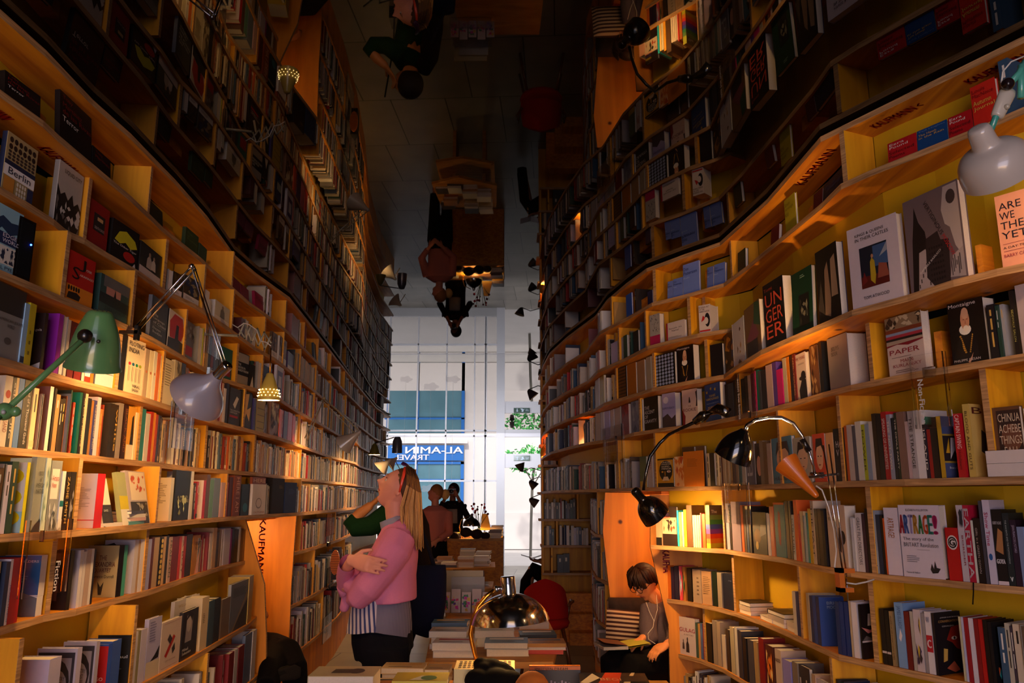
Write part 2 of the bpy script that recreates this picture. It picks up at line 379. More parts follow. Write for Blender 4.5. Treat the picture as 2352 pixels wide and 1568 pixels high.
def shelf_mb(k):
    Fr = LINE[k]; Bk = offset(Fr, DEP[k]+.012); z = LZ[k]; n = len(Fr); top = MB(); ed = MB()
    for i in range(n-1):
        a, b_, c, d = Fr[i], Fr[i+1], Bk[i+1], Bk[i]
        top.poly([(p.x,p.y,z) for p in (a,b_,c,d)]); top.poly([(p.x,p.y,z-TH) for p in (d,c,b_,a)])
        ed.poly([(a.x,a.y,z-TH),(b_.x,b_.y,z-TH),(b_.x,b_.y,z),(a.x,a.y,z)])
        top.poly([(d.x,d.y,z-TH),(d.x,d.y,z),(c.x,c.y,z),(c.x,c.y,z-TH)])
    for i in (0, n-1):
        a, d = Fr[i], Bk[i]; ed.poly([(a.x,a.y,z-TH),(a.x,a.y,z),(d.x,d.y,z),(d.x,d.y,z-TH)])
    return top, ed
def onshelf(k, px):
    L = LINE[k]; best = None
    for i in range(len(L)-1):
        p, q = proj(L[i]), proj(L[i+1])
        if (p[0]-px)*(q[0]-px) <= 0 and abs(p[0]-q[0]) > 1e-6:
            lo, hi = 0., 1.
            for _ in range(18):
                m = (lo+hi)/2; x = proj(L[i].lerp(L[i+1], m))[0]
                if (x-px)*(p[0]-px) > 0: lo = m
                else: hi = m
            return L[i].lerp(L[i+1], (lo+hi)/2), (L[i+1]-L[i]).normalized()
    e_, d = (L[0], L[1]-L[0]) if abs(proj(L[0])[0]-px) < abs(proj(L[-1])[0]-px) else (L[-1], L[-1]-L[-2])
    return e_.copy(), d.normalized()
def bookcase(label, keys, tops, divs, back=True):
    root = empty('bookcase', (0,0,0), 0, label, 'bookcase')
    for k in keys:
        t_, e_ = shelf_mb(k); s = t_.build('shelf', M_WX, root); e_.build('shelf_edge', M_EDGE, s)
    bk = MB()
    for k, top in tops.items():
        B = offset(LINE[k], DEP[k]); zt_ = LZ[top]-TH
        for i in range(len(B)-1):
            bk.poly([(B[i].x,B[i].y,LZ[k]),(B[i+1].x,B[i+1].y,LZ[k]),(B[i+1].x,B[i+1].y,zt_),(B[i].x,B[i].y,zt_)])
    bk.build('back_panel', M_BACK, root)
    for k, xs_ in divs.items():
        zt_ = LZ[tops[k]]-TH
        for px in xs_:
            p, d = onshelf(k, px); n = Vector((-d.y,d.x,0)); a = p+n*.004; D = DEP[k]-.01
            q = [a-d*.011, a+d*.011, a+d*.011+n*D, a-d*.011+n*D]
            dv = MB().prism(q, LZ[k], zt_).build('divider', M_WZ, root)
            q = [a-d*.0112-n*.0015, a+d*.0112-n*.0015, a+d*.0112, a-d*.0112]
            MB().prism(q, LZ[k], zt_).build('divider_edge', M_EDGE, dv)
    return root
LT = {'L1':'L0','L2':'L1','L3':'L2','L4':'L3','L5':'L4','L6':'L5','L7':'L6','L8':'L7','L9':'L8','M7':'L6','M8':'M7','M9':'M8'}
RT = {'R1':'R0','RA':'R1','R2':'RA','R3':'R2','R4':'R3','R5':'R4','R6':'R5','R7':'R6','R8':'R7','N5':'R4','N6':'N5','N7':'N6','N8':'N7'}
RTb = dict(RT); RTb['R2'] = 'R1'
DIVL = {'L1':[342,534,656,699,731,760,792],'L2':[196,377,467,534,607,651,690,726,760,795],'L3':[145,303,424,470,543,602,690,722,755,790],
 'L4':[268,371,498,560,688,740,790],'L5':[316,470,583,690,760],'L6':[172,360,518,690],'L7':[110,330],'L8':[24,300],'L9':[470],'M7':[690,770],'M8':[720,790],'M9':[740]}
DIVR = {'R1':[1941,1680,1504,1404],'RA':[1584,1483,1421,1392],'R2':[1624,1502,1415],'R3':[2002,1700,1470],'R4':[2283,1937,1794,1506,1420],
 'R5':[2008,1664],'R6':[2013,1842,1688],'R7':[1919,1620],'N5':[1372],'N6':[1380],'N7':[1355,1390],'N8':[1350,1395]}
case_l = bookcase('tall pine bookcase with wavy shelves along the left side, reading nook cut into it',
  ['L0','L1','L2','L3','L4','L5','L6','L7','L8','L9','M7','M8','M9'], LT, DIVL)
# right side: the art-book bay (nearer than x=1700 px) has no shelf RA
def cut(L, f): return [v for v in L if f(v)]
case_r = bookcase('tall pine bookcase with wavy shelves along the right side, reading nook cut into it',
  ['R0','R1','RA','R2','R3','R4','R5','R6','R7','R8','N5','N6','N7','N8'], {**RT, 'R2':'R1'}, DIVR)
# end panels and nooks
def endpanel(root, Y, edge, xin, th=.022, name='end_panel', z0=0):
    pts = [Q(x,y,Y) for x, y in edge]; zt_ = pts[0].z; s = 1 if xin > pts[0].x else -1
    V = [(xin, zt_)]+[(p.x, p.z) for p in pts]+[(pts[-1].x, z0),(xin, z0)]
    mb = MB(); n = len(V)
    mb.add([(x,Y,z) for x,z in V]+[(x,Y+th,z) for x,z in V], [tuple(range(n)), tuple(range(n,2*n))[::-1]])
    o = mb.build(name, M_NOOK, root)
    e2 = MB(); e2.add([(x,Y-.001,z) for x,z in V]+[(x,Y+th+.001,z) for x,z in V], [(i,i+1,n+i+1,n+i) for i in range(1,n-2)])
    e2.build('panel_edge', M_EDGE, o); return o
endpanel(case_l, 5.24, [(563,1192),(607,1342),(611,1460),(611,1568)], -2.35)
endpanel(case_l, 5.93, [(681,1178),(669,1342),(663,1480),(655,1590)], -2.35)
endpanel(case_r, 5.20, [(1494,1136),(1494,1256),(1521,1374),(1536,1435),(1539,1568)], 1.75)
endpanel(case_r, 6.10, [(1390,1131),(1385,1221),(1398,1342),(1410,1447),(1413,1568)], 1.75)
nk = MB().box((-2.35,5.26,0),(-2.33,5.93,1.37)).box((-2.35,5.26,1.345),(-1.75,5.93,1.366)); nk.build('nook_lining', M_NOOK, case_l)
NOOKL = True
MB().box((-2.33,5.27,0),(-1.72,5.92,.42)).build('nook_seat', M_NOOK, case_l)
nk = MB().box((1.73,5.22,0),(1.75,6.1,1.54)).box((.98,5.24,1.52),(1.73,6.1,1.54)); nk.build('nook_lining', M_NOOK, case_r)
MB().box((.86,5.23,0),(1.73,6.09,.30)).build('nook_seat', M_NOOK, case_r)
# plinths
pl = MB(); L = offset(LINE['M9'], .02)
for i in range(len(L)-1): pl.poly([(L[i].x,L[i].y,0),(L[i+1].x,L[i+1].y,0),(L[i+1].x,L[i+1].y,.34),(L[i].x,L[i].y,.34)])
pl.build('plinth', M_NOOK, case_l)
pl = MB(); L = offset(LINE['N8'], .02)
for i in range(len(L)-1): pl.poly([(L[i].x,L[i].y,0),(L[i+1].x,L[i+1].y,0),(L[i+1].x,L[i+1].y,.2),(L[i].x,L[i].y,.2)])
pl.build('plinth', M_NOOK, case_r)
# red timber stamps on the undersides of boards and on panels
def stamp(root, k, pxa, pxb, t, out=.5):
    a, d = onshelf(k, pxa); b_, _ = onshelf(k, pxb); d = (b_-a).normalized(); n = Vector((-d.y,d.x,0)); z = LZ[k]-TH-.0015
    O = a+n*(.05); O.z = z; L_ = (b_-a).length
    MB().text(t, O+n*.045, d, -n, L_, .045, 'a8160c', .03).build('timber_stamp', M_PRINT, root)
stamp(case_r, 'R0', 1975, 2085, 'KAUFMANN <'); stamp(case_r, 'R0', 2190, 2345, 'KAUFMANN <'); stamp(case_r, 'R0', 1800, 1870, 'KAUFMANN')
stamp(case_l, 'L1', 5, 70, 'KAUFMANN'); stamp(case_l, 'L1', 150, 215, 'KAUFMANN')
def vstamp(root, px, py0, py1, Y, t):
    a = Q(px,py0,Y-.003); b_ = Q(px,py1,Y-.003); MB().text(t, a, Vector((0,0,-1)), Vector((1,0,0)), a.z-b_.z, .045, 'a8160c', .03).build('timber_stamp', M_PRINT, root)
vstamp(case_l, 597, 1192, 1330, 5.93, 'KAUFMANN'); vstamp(case_r, 1521, 1262, 1315, 5.20, 'KAUFMA')
# bookcase that faces the camera at the far end of the right side, with stepped bench
far = empty('bookcase', (.6,9.3,0), 0, 'far pine bookcase facing the camera beside the glass door, over a stepped bench', 'bookcase')
def fb(name, mb, m, par=far): return local(mb, (.6,9.3,0)).build(name, m, par)
FZ = [2.92,2.62,2.34,2.10,1.87,1.56,1.26,.97,.67]
fpx = {1.87:(1236,1340),1.56:(1234,1338),1.26:(1236,1338),.97:(1240,1340),.67:(1243,1340)}
for z in FZ:
    a, b_ = fpx.get(z, (1238,1312)); x0 = (a-CX)/F*9.2; x1 = (b_-CX)/F*9.2+.1
    s = fb('shelf', MB().box((x0,9.12,z-.024),(x1,9.42,z)), M_WX); fb('shelf_edge', MB().box((x0,9.116,z-.024),(x1,9.12,z)), M_EDGE, s)
fb('back_panel', MB().box((.34,9.42,0),(1.0,9.44,2.94)), M_WZ)
fb('side_panel', MB().box((.34,9.14,.67),(.36,9.42,2.92)), M_WZ)
for z0, z1, x in ((1.87,2.10,.56),(1.56,1.87,.62),(1.26,1.56,.74),(.97,1.26,.5),(.67,.97,.44),(2.10,2.34,.5),(2.34,2.62,.6)):
    fb('divider', MB().box((x,9.14,z0),(x+.02,9.42,z1-.024)), M_WZ)
for i, (x0, zt_, y0) in enumerate(((.42,.47,8.95),(.52,.28,8.75),(.60,.12,8.55))):
    fb('bench_step', MB().box((x0,y0,0),(1.0,9.12,zt_)), M_WX)
# ---------------------------------------------------------------- books
BOOKS = []
SHELFNAME = {'L1':'the top shelf of the left bookcase','L2':'the second shelf down on the left','L3':'the third shelf down on the left','L4':'the fourth shelf down on the left',
 'L5':'the fifth shelf down on the left','L6':'the sixth shelf down on the left','L7':'the seventh shelf down on the left','L8':'the eighth shelf down on the left','L9':'the lowest shelf on the left',
 'M7':'the far left case beyond the nook, upper row','M8':'the far left case beyond the nook, middle row','M9':'the far left case beyond the nook, bottom row',
 'R1':'the top shelf of the right bookcase','RA':'the short second shelf on the right','R2':'the art book shelf on the right','R3':'the shelf above the Non-Fiction sign on the right',
 'R4':'the eye level shelf on the right','R5':'the shelf below the orange lamp on the right','R6':'the sixth shelf down on the right','R7':'the seventh shelf down on the right','R8':'the lowest shelf on the right',
 'FC':'the far case beside the glass door','N5':'the case beyond the right nook, first row','N6':'the case beyond the right nook, second row','N7':'the case beyond the right nook, third row','N8':'the case beyond the right nook, bottom row'}
CN = [('black',(20,18,20)),('charcoal',(58,56,60)),('grey',(130,128,130)),('white',(235,232,232)),('cream',(228,212,180)),('tan',(184,150,105)),('brown',(100,62,36)),
 ('dark red',(120,18,22)),('bright red',(200,28,30)),('orange',(230,110,30)),('yellow',(220,200,50)),('olive',(110,105,40)),('dark green',(25,60,38)),('green',(60,150,80)),
 ('teal',(30,120,120)),('pale blue',(150,185,215)),('blue',(45,90,170)),('navy',(25,32,80)),('purple',(110,40,140)),('lilac',(170,165,210)),('magenta',(200,30,120)),('pink',(225,150,165))]
def cname(c):
    if len(c) == 3: c = ''.join(x*2 for x in c)
    r = [int(c[i:i+2],16) for i in (0,2,4)]
    return min(CN, key=lambda n: sum((a-b_)**2 for a, b_ in zip(n[1], r)))[0]
def b(k, kind, x0, x1, yt, col, items=(), side=(), sp=None, d=None, desc=None, th=None, tilt=0, h=None):
    BOOKS.append(dict(k=k, kind=kind, px=(x0,x1), yt=yt, col=col, items=list(items), side=list(side), sp=sp or col, d=d, desc=desc, th=th, tilt=tilt, hero=True, h=h))
def ln(ts, col, u0, v0, u1, v1, al='l', gap=.25, bold=.003, full=False):
    n = len(ts); hgt = (v1-v0)/n; out = []; mx = max(len(t) for t in ts)
    for i, t in enumerate(ts):
        w_ = (u1-u0)*(1 if full else len(t)/mx); a = u0 if al == 'l' else (u0+u1-w_)/2
        out.append(('t', t, col, a, v1-(i+1)*hgt+hgt*gap*.5, a+w_, v1-i*hgt-hgt*gap*.5, 0, bold))
    return out
def sp_(t, col, v0=.12, v1=.92, u0=.25, u1=.78, bold=.003): return [('t', t, col, u0, v0, u1, v1, 1, bold)]
def R_(col, u0, v0, u1, v1): return ('r', col, u0, v0, u1, v1)
def E_(col, u0, v0, u1, v1): return ('e', col, u0, v0, u1, v1)
def P_(col, *pts): return ('p', col, pts)
def speck(cols, u0, v0, u1, v1, n, seed, s=.06):
    r = random.Random(seed); out = []
    for i in range(n):
        u = r.uniform(u0, u1); v = r.uniform(v0, v1); a, c = r.uniform(.3,1)*s, r.uniform(.3,1)*s
        out.append(P_(r.choice(cols), (max(u0,u-a),v), (u,max(v0,v-c)), (min(u1,u+a),v+r.uniform(-.3,.3)*c), (u,min(v1,v+c))))
    return out
def para(col, u0, v0, u1, v1, n, seed=1):
    r = random.Random(seed); out = []; h_ = (v1-v0)/n
    for i in range(n): out.append(R_(col, u0, v1-(i+.6)*h_, u0+(u1-u0)*r.uniform(.7,1), v1-(i+.25)*h_))
    return out
def figure(col, skin, u, v, s):
    return [P_(col,(u-.5*s,v),(u-.42*s,v+1.1*s),(u-.15*s,v+1.5*s),(u+.15*s,v+1.5*s),(u+.42*s,v+1.1*s),(u+.5*s,v)), E_(skin,u-.2*s,v+1.4*s,u+.2*s,v+2.0*s)]
def portrait():
    o = [P_('141014',(.22,.0),(.2,.3),(.3,.52),(.45,.6),(.6,.55),(.75,.35),(.78,0)), E_('e4dcd0',.28,.45,.62,.62)]
    o += [E_('c48a68',.34,.52,.60,.86), E_('cfa080',.38,.70,.58,.885), E_('e8dcc8',.40,.5,.56,.60), R_('5a3020',.41,.69,.455,.70), R_('5a3020',.51,.69,.555,.70), P_('a86a50',(.485,.7),(.5,.62),(.455,.625))]
    for i in range(9):
        t = i/8; o += [E_('b08030',.27+.12*t+.02*math.sin(6*t),.42-.26*t,.30+.12*t+.03,.45-.26*t), E_('b08030',.62-.1*t,.42-.26*t,.66-.1*t,.45-.26*t)]
    o += [P_('c89070',(.45,.02),(.56,.1),(.62,.16),(.56,.05),(.5,0))]
    return o
def circles(col, n, m, u0, v0, u1, v1):
    o = []
    for i in range(n):
        for j in range(m):
            u = u0+(u1-u0)*(i+.5)/n; v = v0+(v1-v0)*(j+.5)/m; a = (u1-u0)/n*.4; c = (v1-v0)/m*.42; o.append(E_(col,u-a,v-c,u+a,v+c))
    return o
# ---- left wall
poetry = ln(['Toby','Martinez','de las Rivas'],'7a1414',.06,.55,.95,.95)
b('L1','f',10,92,192,'100c0e',poetry+ln(['Terror'],'d8d0cc',.06,.4,.5,.52),desc='black poetry paperback, nearest of three facing out',tilt=.1)
b('L1','f',137,210,240,'100c0e',poetry+ln(['Terror'],'d8d0cc',.06,.4,.55,.54),desc='black poetry paperback with red author lines and white title, middle of three',tilt=.1)
b('L1','f',213,254,352,'100c0e',ln(['Toby','Martinez'],'7a1414',.1,.5,.9,.9),desc='black poetry paperback, farthest of three facing out',tilt=.1)
b('L1','f',343,374,492,'1c2414',speck(['2c3420'],.1,.1,.9,.9,6,2),desc='very dark green thin paperback beside the first upright',tilt=.1)
b('L1','f',424,453,533,'2c3c1c',ln(['Elegy','of','Mutability'],'6a7a4a',.1,.4,.9,.85),desc='olive green thin poetry book facing out')
b('L1','f',456,473,590,'2a3a1c',desc='olive green thin book half hidden')
b('L1','f',536,552,660,'6a0c20',tilt=.1); b('L1','f',554,572,676,'72102a',tilt=.1); b('L1','f',586,609,676,'8a0c38',ln(['Rings','of','Fire'][0:1],'5a0820',.1,.4,.9,.8),tilt=.1,desc='crimson book facing out beside a wooden block')
b('L1','s',669,684,728,'8a5a5c'); b('L1','f',722,738,795,'2a3440',tilt=.1)
b('L2','f',2,72,325,'a89468',[R_('1c2440',0,.45,1,.54),R_('e8e4e4',0,.28,1,.46)]+ln(['Berlin'],'1c2034',.12,.3,.85,.45)+circles('2a1c18',6,2,.05,.72,.95,.95)+circles('3a2c28',7,3,.05,.55,.95,.72)+circles('d8d0c0',4,3,.42,.02,.75,.26)+[R_('c08030',.02,.02,.35,.26),R_('20284c',.78,.04,.98,.26)],sp='28304e',desc='thick pale city guide with a white title band')
b('L2','f',122,178,386,'b0a8a0',ln(['LIQUID CITY'],'14100e',.2,.82,.9,.92)+[P_('1a1614',(0,0),(1,0),(1,.4),(.85,.5),(.7,.42),(.6,.58),(.45,.45),(.3,.55),(.15,.48),(0,.62))]+speck(['c8c0b8','6a625c'],0,0,1,.45,24,3,.1),sp='8a8480',desc='black and white photo book with a city skyline')
b('L2','f',197,243,470,'8c1414',[R_('2a2220',.25,.35,.8,.75),R_('c8a070',.42,.6,.7,.68)]+ln(['DEATH DRIVE'],'c0a8a0',.3,.38,.78,.46),sp='6a1010',desc='dark red book with a small photo panel')
b('L2','f',252,313,520,'120e10',[P_('c8c020',(.1,.5),(.25,.75),(.5,.85),(.85,.72),(.95,.55),(.7,.45),(.5,.55),(.3,.45)),E_('a81c18',.45,.1,.9,.35),P_('e8e0d8',(.8,0),(.95,0),(.9,.14))]+ln(['The Other Tiger'],'e8e0dc',.05,.36,.92,.45),sp='15100f',th=.035,desc='thick black paperback with a yellow tiger shape')
classic = lambda c: [R_('d8ccc8',0,0,1,.27)]+speck(c,0.02,.3,.98,.98,14,5,.25)+para('8a7c78',.12,.1,.7,.2,2)
b('L2','f',318,366,572,'1a1410',[R_('d8ccc8',0,0,1,.27)]+figure('c8b8a8','b09078',.42,.32,.25)+figure('e0d4c4','b09078',.62,.34,.22),desc='classic paperback with two pale figures and white foot band')
b('L2','p',384,394,620,'d4ccc8'); b('L2','f',395,416,628,'3a2c1c',classic(['4a3a24','2a2014']),desc='classic paperback with brown picture, half behind its neighbour')
b('L2','f',420,455,640,'403428',classic(['243050','8a7a5c']),desc='classic paperback with a blue robed figure')
b('L2','s',470,478,668,'d8d0cc'); b('L2','s',479,484,690,'c8c0bc')
b('L2','f',492,525,700,'c0b8a8',[R_('d8ccc8',0,0,1,.25)]+figure('6a6258','8a7a68',.5,.27,.32),sp='d8d4d4',th=.045,desc='thick white classic with a sketched figure')
b('L2','s',552,560,732,'4a1818'); b('L2','p',562,568,735,'d8d0d0'); b('L2','p',578,586,752,'d4ccd0'); b('L2','s',604,609,770,'d0ccd0')
b('L2','f',622,635,765,'5a3c1c',classic(['4a2c14','8a6030'])); b('L2','f',640,656,778,'68441c',classic(['4a2c14','8a6030']),sp='dcd8d8')
b('L2','f',660,674,812,'4a3460',[R_('d8ccc8',0,0,1,.25)])
for i,(a,c) in enumerate(((689,697),(699,704),(704,713))): b('L2','p',a,c,820+i*8,'dcd4dc')
b('L3','f',-30,37,478,'8cb8cc',[P_('1a3454',(0,.5),(.3,.66),(.6,.58),(1,.68),(1,.82),(.6,.78),(.3,.84),(0,.72)),R_('1c2c54',0,.42,1,.6)]+ln(['EDGE','WORLD'],'dde',.35,.44,.95,.6)+[R_('d8d4cc',.05,.12,.95,.4)]+speck(['243048'],.05,.14,.95,.38,20,9,.08)+ln(['L PYE'],'1c2c54',.4,.03,.8,.1),desc='pale blue sea history paperback with waves',sp='9cc')
b('L3','f',148,209,588,'b41c14',[R_('d88018',0,0,1,.33),P_('140c0c',(.05,.05),(.5,.05),(.55,.15),(.4,.2),(.1,.18))]+circles('140c0c',5,1,.05,.2,.5,.32)+ln(['J'],'100808',.4,.62,.62,.95)+ln(['S'],'100808',.15,.42,.42,.75)+ln(['OSE'],'e8dcd0',.64,.7,.85,.76)+ln(['ARAMAGO'],'e8dcd0',.42,.55,.95,.61),sp='14100f',desc='red and orange novel with large black initials')
b('L3','f',224,290,645,'2c4a48',[R_('6a6a68',.1,.72,1,1),R_('c08878',.2,.55,.7,.74),P_('101c1c',(0,.3),(1,.25),(1,.52),(0,.55)),P_('181010',(.45,.5),(.5,.75),(.55,.5))]+ln(['VOYAGE','DELUSION'],'1c2c28',.2,.15,.95,.36,'c'),sp='24403c',th=.04,desc='thick teal paperback with a sailing ship')
b('L3','f',343,379,690,'28282c',ln(['The','Language','of Cities'],'ccc',.1,.35,.9,.62)+[R_('aaa',.1,.33,.9,.335)]+ln(['Deyan','Sudjic'],'ccc',.1,.12,.7,.3),sp='686a74',desc='charcoal paperback with a grey spine and white title')
b('L3','f',383,420,722,'d4ccc8',[P_('b0141c',(.1,.3),(.05,.7),(.3,.95),(.8,.95),(.95,.6),(.8,.35)),P_('140c0c',(0,0),(1,0),(1,.3),(.6,.35),(.6,.7),(.45,.7),(.4,.32),(0,.28))],sp='14100f',desc='paperback with a black figure on a red splash')
b('L3','f',421,441,740,'5a4c48',[R_('a01418',.1,.1,.9,.35)]+speck(['888','222'],0,.4,1,1,12,3,.15)); b('L3','p',452,460,752,'dcd4d0'); b('L3','s',461,463,754,'d8d020'); b('L3','p',464,476,766,'b89c78')
for x,c,y in ((477,'20242c',775),(483,'7a2c24',770),(489,'24304c',788),(494,'1c1c24',800),(501,'2c3038',806)): b('L3','s',x,x+5,y,c)
b('L3','f',504,530,800,'205850',[R_('8a1818',.3,.1,.9,.5)],desc='teal paperback with a red house')
b('L3','f',542,569,812,'16141a',[R_('8a8484',.05,.7,.95,.98),R_('8a7c70',.05,.02,.95,.28)]+ln(['THE','BROOKLYN','NOBODY KNOWS'],'ccc',.06,.38,.95,.66),desc='black paperback with a white city title')
b('L3','f',571,583,838,'1c1814',[P_('c8b8a8',(.2,0),(.9,0),(.6,.5))]); b('L3','p',590,597,832,'d4ccd0'); b('L3','s',598,601,835,'8a1c30')
b('L3','f',603,622,843,'202c60',[R_('9aa',.2,.3,.8,.6)]); b('L3','f',632,648,838,'c8c4d8',[R_('4a3c80',.15,.2,.85,.85),R_('c8c4d8',.3,.35,.7,.7)])
b('L4','f',-40,42,645,'8c8884',[R_('2c2824',0,.62,1,1)]+ln(['AMERICAN JESUITS','WORLD'],'3a3434',.3,.42,.97,.55,'c')+[E_('55504c',.5,.2,.7,.3)],side=(),desc='grey history book with a dark top, cut by the picture edge')
b('L4','s',43,53,698,'9cc4e8',[R_('1c2c54',.1,.02,.9,.12)]); b('L4','s',54,68,698,'c8b820',sp_('THE WORLD','6a5c10')[0:0]+para('7a6c10',.3,.1,.6,.6,3))
b('L4','s',90,97,720,'22100f',side=ln(['Marx and','Friedrich Engels','Communist','Manifesto'],'c8bcb8',.15,.5,.95,.8)+[P_('c0b8b8',(.5,0),(1,0),(1,.12))],d=.11,desc='dark brown manifesto paperback')
b('L4','s',122,132,722,'8c1ca0',side=para('c070d0',.3,.5,.7,.85,6)+[R_('e8e0e8',.05,.04,.35,.14)],d=.12,desc='bright purple paperback with a barcode sticker')
b('L4','p',133,143,726,'dcd4d4'); b('L4','s',144,150,735,'c8bcae')
b('L4','s',152,166,740,'5c1010',sp_('COMRADE','9a1c14')); b('L4','s',168,184,746,'6a1414'); b('L4','s',186,192,790,'c8b4a8'); b('L4','s',193,205,792,'d8cccc',[R_('c02c14',.0,.0,1,.15)]); b('L4','s',206,213,796,'e06820')
b('L4','f',217,264,800,'b4b4bc',ln(['medieval village'],'333',.3,.45,.9,.5)+para('555',.2,.3,.9,.4,2),desc='pale grey paperback under the green lamp')
b('L4','s',266,282,764,'18161a',d=.12,th=.03,desc='black slipcased book beside the green lamp')
b('L4','f',284,324,778,'e0ccac',ln(['PLOTING','INDIA'],'2c2420',.05,.72,.9,.95)+ln(['VIRAL','SHAH'],'2c2420',.4,.04,.85,.18)+[E_(c,.1+.2*i,.5,.24+.2*i,.56) for i,c in enumerate(('c82040','206080','208050','a0a020'))]+[R_('b8a890',.12+.2*i,.22,.22+.2*i,.48) for i in range(4)],desc='cream paperback with coloured circles and big dark title')
for x,w_,y,c in ((326,9,802,'b49878'),(336,9,806,'f0dcb0'),(346,7,808,'f4e8d0'),(354,7,812,'f07820'),(362,4,818,'e8c890')): b('L4','s',x,x+w_,y,c,[E_('c86820',.3,.5,.7,.56)] if x<350 else ())
b('L4','f',368,392,826,'e4d0a4',para('8a7850',.2,.4,.8,.9,9),desc='cream back cover lit by the grey lamp'); b('L4','f',394,410,830,'cbb890',speck(['6a5830'],0,0,1,1,14,7,.2)); b('L4','s',411,419,835,'20180f'); b('L4','s',420,426,845,'8a5c30')
for x,w_,y,c in ((490,4,872,'c8a080'),(495,4,876,'d8b090'),(500,4,872,'8a2018'),(505,4,880,'d0a088'),(510,5,892,'d8ccc8'),(516,5,872,'2c2028')): b('L4','s',x,x+w_,y,c)
b('L4','f',524,549,893,'2a1c10',[P_('d8d0c8',(.3,.55),(.6,.8),(.8,.75),(.5,.45))]+ln(['THE CORRUPTION','CAPITALISM'],'d8ccc0',.05,.3,.95,.42)+[R_('a81810',.05,.2,.8,.26)],desc='dark brown paperback with a white box drawing')
b('L4','f',551,575,896,'18120c',[P_('d8b078',(.3,.9),(.7,.95),(.55,.5),(.9,.6),(.8,.2),(.5,.4),(.2,.05),(.3,.5))],desc='black paperback with a tan animal hide shape')
b('L4','s',580,585,915,'3c3470'); b('L4','f',586,606,918,'a08818',[R_('5a4c10',.1,.1+.2*i,.9,.12+.2*i) for i in range(4)],desc='mustard yellow paperback with diagonal lettering')
b('L4','f',619,639,922,'7a5440',speck(['d8c8b0','3a2418'],0,0,1,1,20,9,.18),desc='brown and white patterned thick paperback',th=.03)
for x,w_,y,c in ((640,8,941,'f05010'),(650,9,945,'4a1450'),(660,9,948,'c05878'),(670,6,955,'d02010')): b('L4','s',x,x+w_,y,c)
b('L5','s',-6,11,838,'dcd0c0',[E_('b02010',.2,.68,.9,.8)]+sp_('RACHEL SAND','8a1c10',.2,.6)); b('L5','s',12,20,842,'181c28',sp_('ethical life','ccc'))
b('L5','s',20,26,865,'c8b48c'); b('L5','s',27,39,848,'5078b8',d=.12); b('L5','s',40,58,850,'100e12',sp_('Land of a Thousand Gods','d8d0cc',.06,.9,.45,.75),desc='thick black book with white italic spine title')
b('L5','s',100,108,888,'d4ccc4',side=[R_('8a5c54',0,0,1,1),R_('c8bcb8',.35,.4,.75,.85)]+ln(['THE','FALL','OF','LANGUAGE','AGE','ENGLISH'],'2c2428',.4,.45,.72,.8,'c')+[R_('c8bcb8',.1,.2,.55,.28)],d=.14,desc='mauve brown book with a torn paper label, cover turned to the camera')
b('L5','s',111,116,892,'201814'); b('L5','s',149,152,895,'2c3834',side=[R_('8c8c90',0,0,1,.94)]+ln(['ourgeois','&','quality'],'8c1420',.1,.6,.85,.9)+para('333',.1,.3,.8,.5,5),d=.12,desc='grey paperback with red script title, cover turned to the camera')
b('L5','s',170,176,890,'0c4038',side=[R_('0c7868',0,0,1,1)]+para('40b0a0',.2,.5,.7,.9,8)+[R_('d8d4dc',.02,.02,.4,.18)],d=.12,desc='teal paperback with a barcode panel')
for x,w_,y,c,t in ((177,6,897,'181014','An End to Suffering'),(183,6,900,'c8a888',''),(189,9,915,'14141c',''),(199,5,920,'8a5c20',''),(204,7,920,'2c2c64','Experimental Men'),(212,8,908,'c8b8c4','')): b('L5','s',x,x+w_,y,c,sp_(t,'c8b888') if t else ())
b('L5','s',244,253,927,'1a120e',side=[R_('2a2018',0,0,1,1),P_('8a7c68',(.3,.3),(.4,.7),(.6,.75),(.7,.3))]+ln(['DOCTOR','FAUSTUS'],'8a7c60',.1,.06,.8,.18),d=.12,desc='very dark book with a faint figure, cover to the camera')
b('L5','s',253,262,930,'20140c',sp_('white','c89c40')); b('L5','s',263,273,925,'8a7c74'); b('L5','s',275,285,911,'2c1410',sp_('BLACK AND','8a4c30'))
b('L5','f',286,304,935,'d89838',[P_('141010',(.4,.2),(.5,.8),(.7,.85),(.85,.2)),R_('e8d8b8',0,0,1,.28)],desc='orange paperback with two dark figures, lit by the grey lamp')
for x,w_,y,c in ((304,8,948,'f0d8ac'),(314,12,938,'2c7878'),(328,9,950,'dcd0c4'),(338,6,946,'c03018'),(344,5,948,'f0a030'),(350,5,952,'c8481c'),(357,6,955,'403c48')): b('L5','s',x,x+w_,y,c)
b('L5','s',390,397,960,'e8dcc0',side=[R_('e8d098',0,0,1,1),R_('c03018',.1,.92,.9,.95)]+para('9a8450',.1,.35,.8,.85,9)+[R_('6a5830',.2,.08,.5,.14)],d=.12,desc='cream back cover with a red top line beside the Enlightenment sign')
b('L6','s',45,52,1062,'dcd020',side=[R_('9cc4d0',0,0,1,.3),R_('e0d4cc',0,.3,1,1),E_('dcc010',.25,.68,.95,.92),E_('dcc010',.25,.38,.95,.62),E_('dcc010',.25,.1,.95,.32)]+para('8a5c10',.4,.74,.8,.88,4)+para('8a5c10',.4,.44,.8,.56,4),d=.14,desc='white and pale blue paperback with three yellow circles')
b('L6','f',66,89,1050,'8c9088',ln(['BOOK','of','AMERICAN','MARTYRS'],'2c3438',.1,.5,.98,.82,'c')+[P_('14242c',(0,0),(1,0),(.9,.18),(.4,.1))],desc='grey novel with letterspaced title')
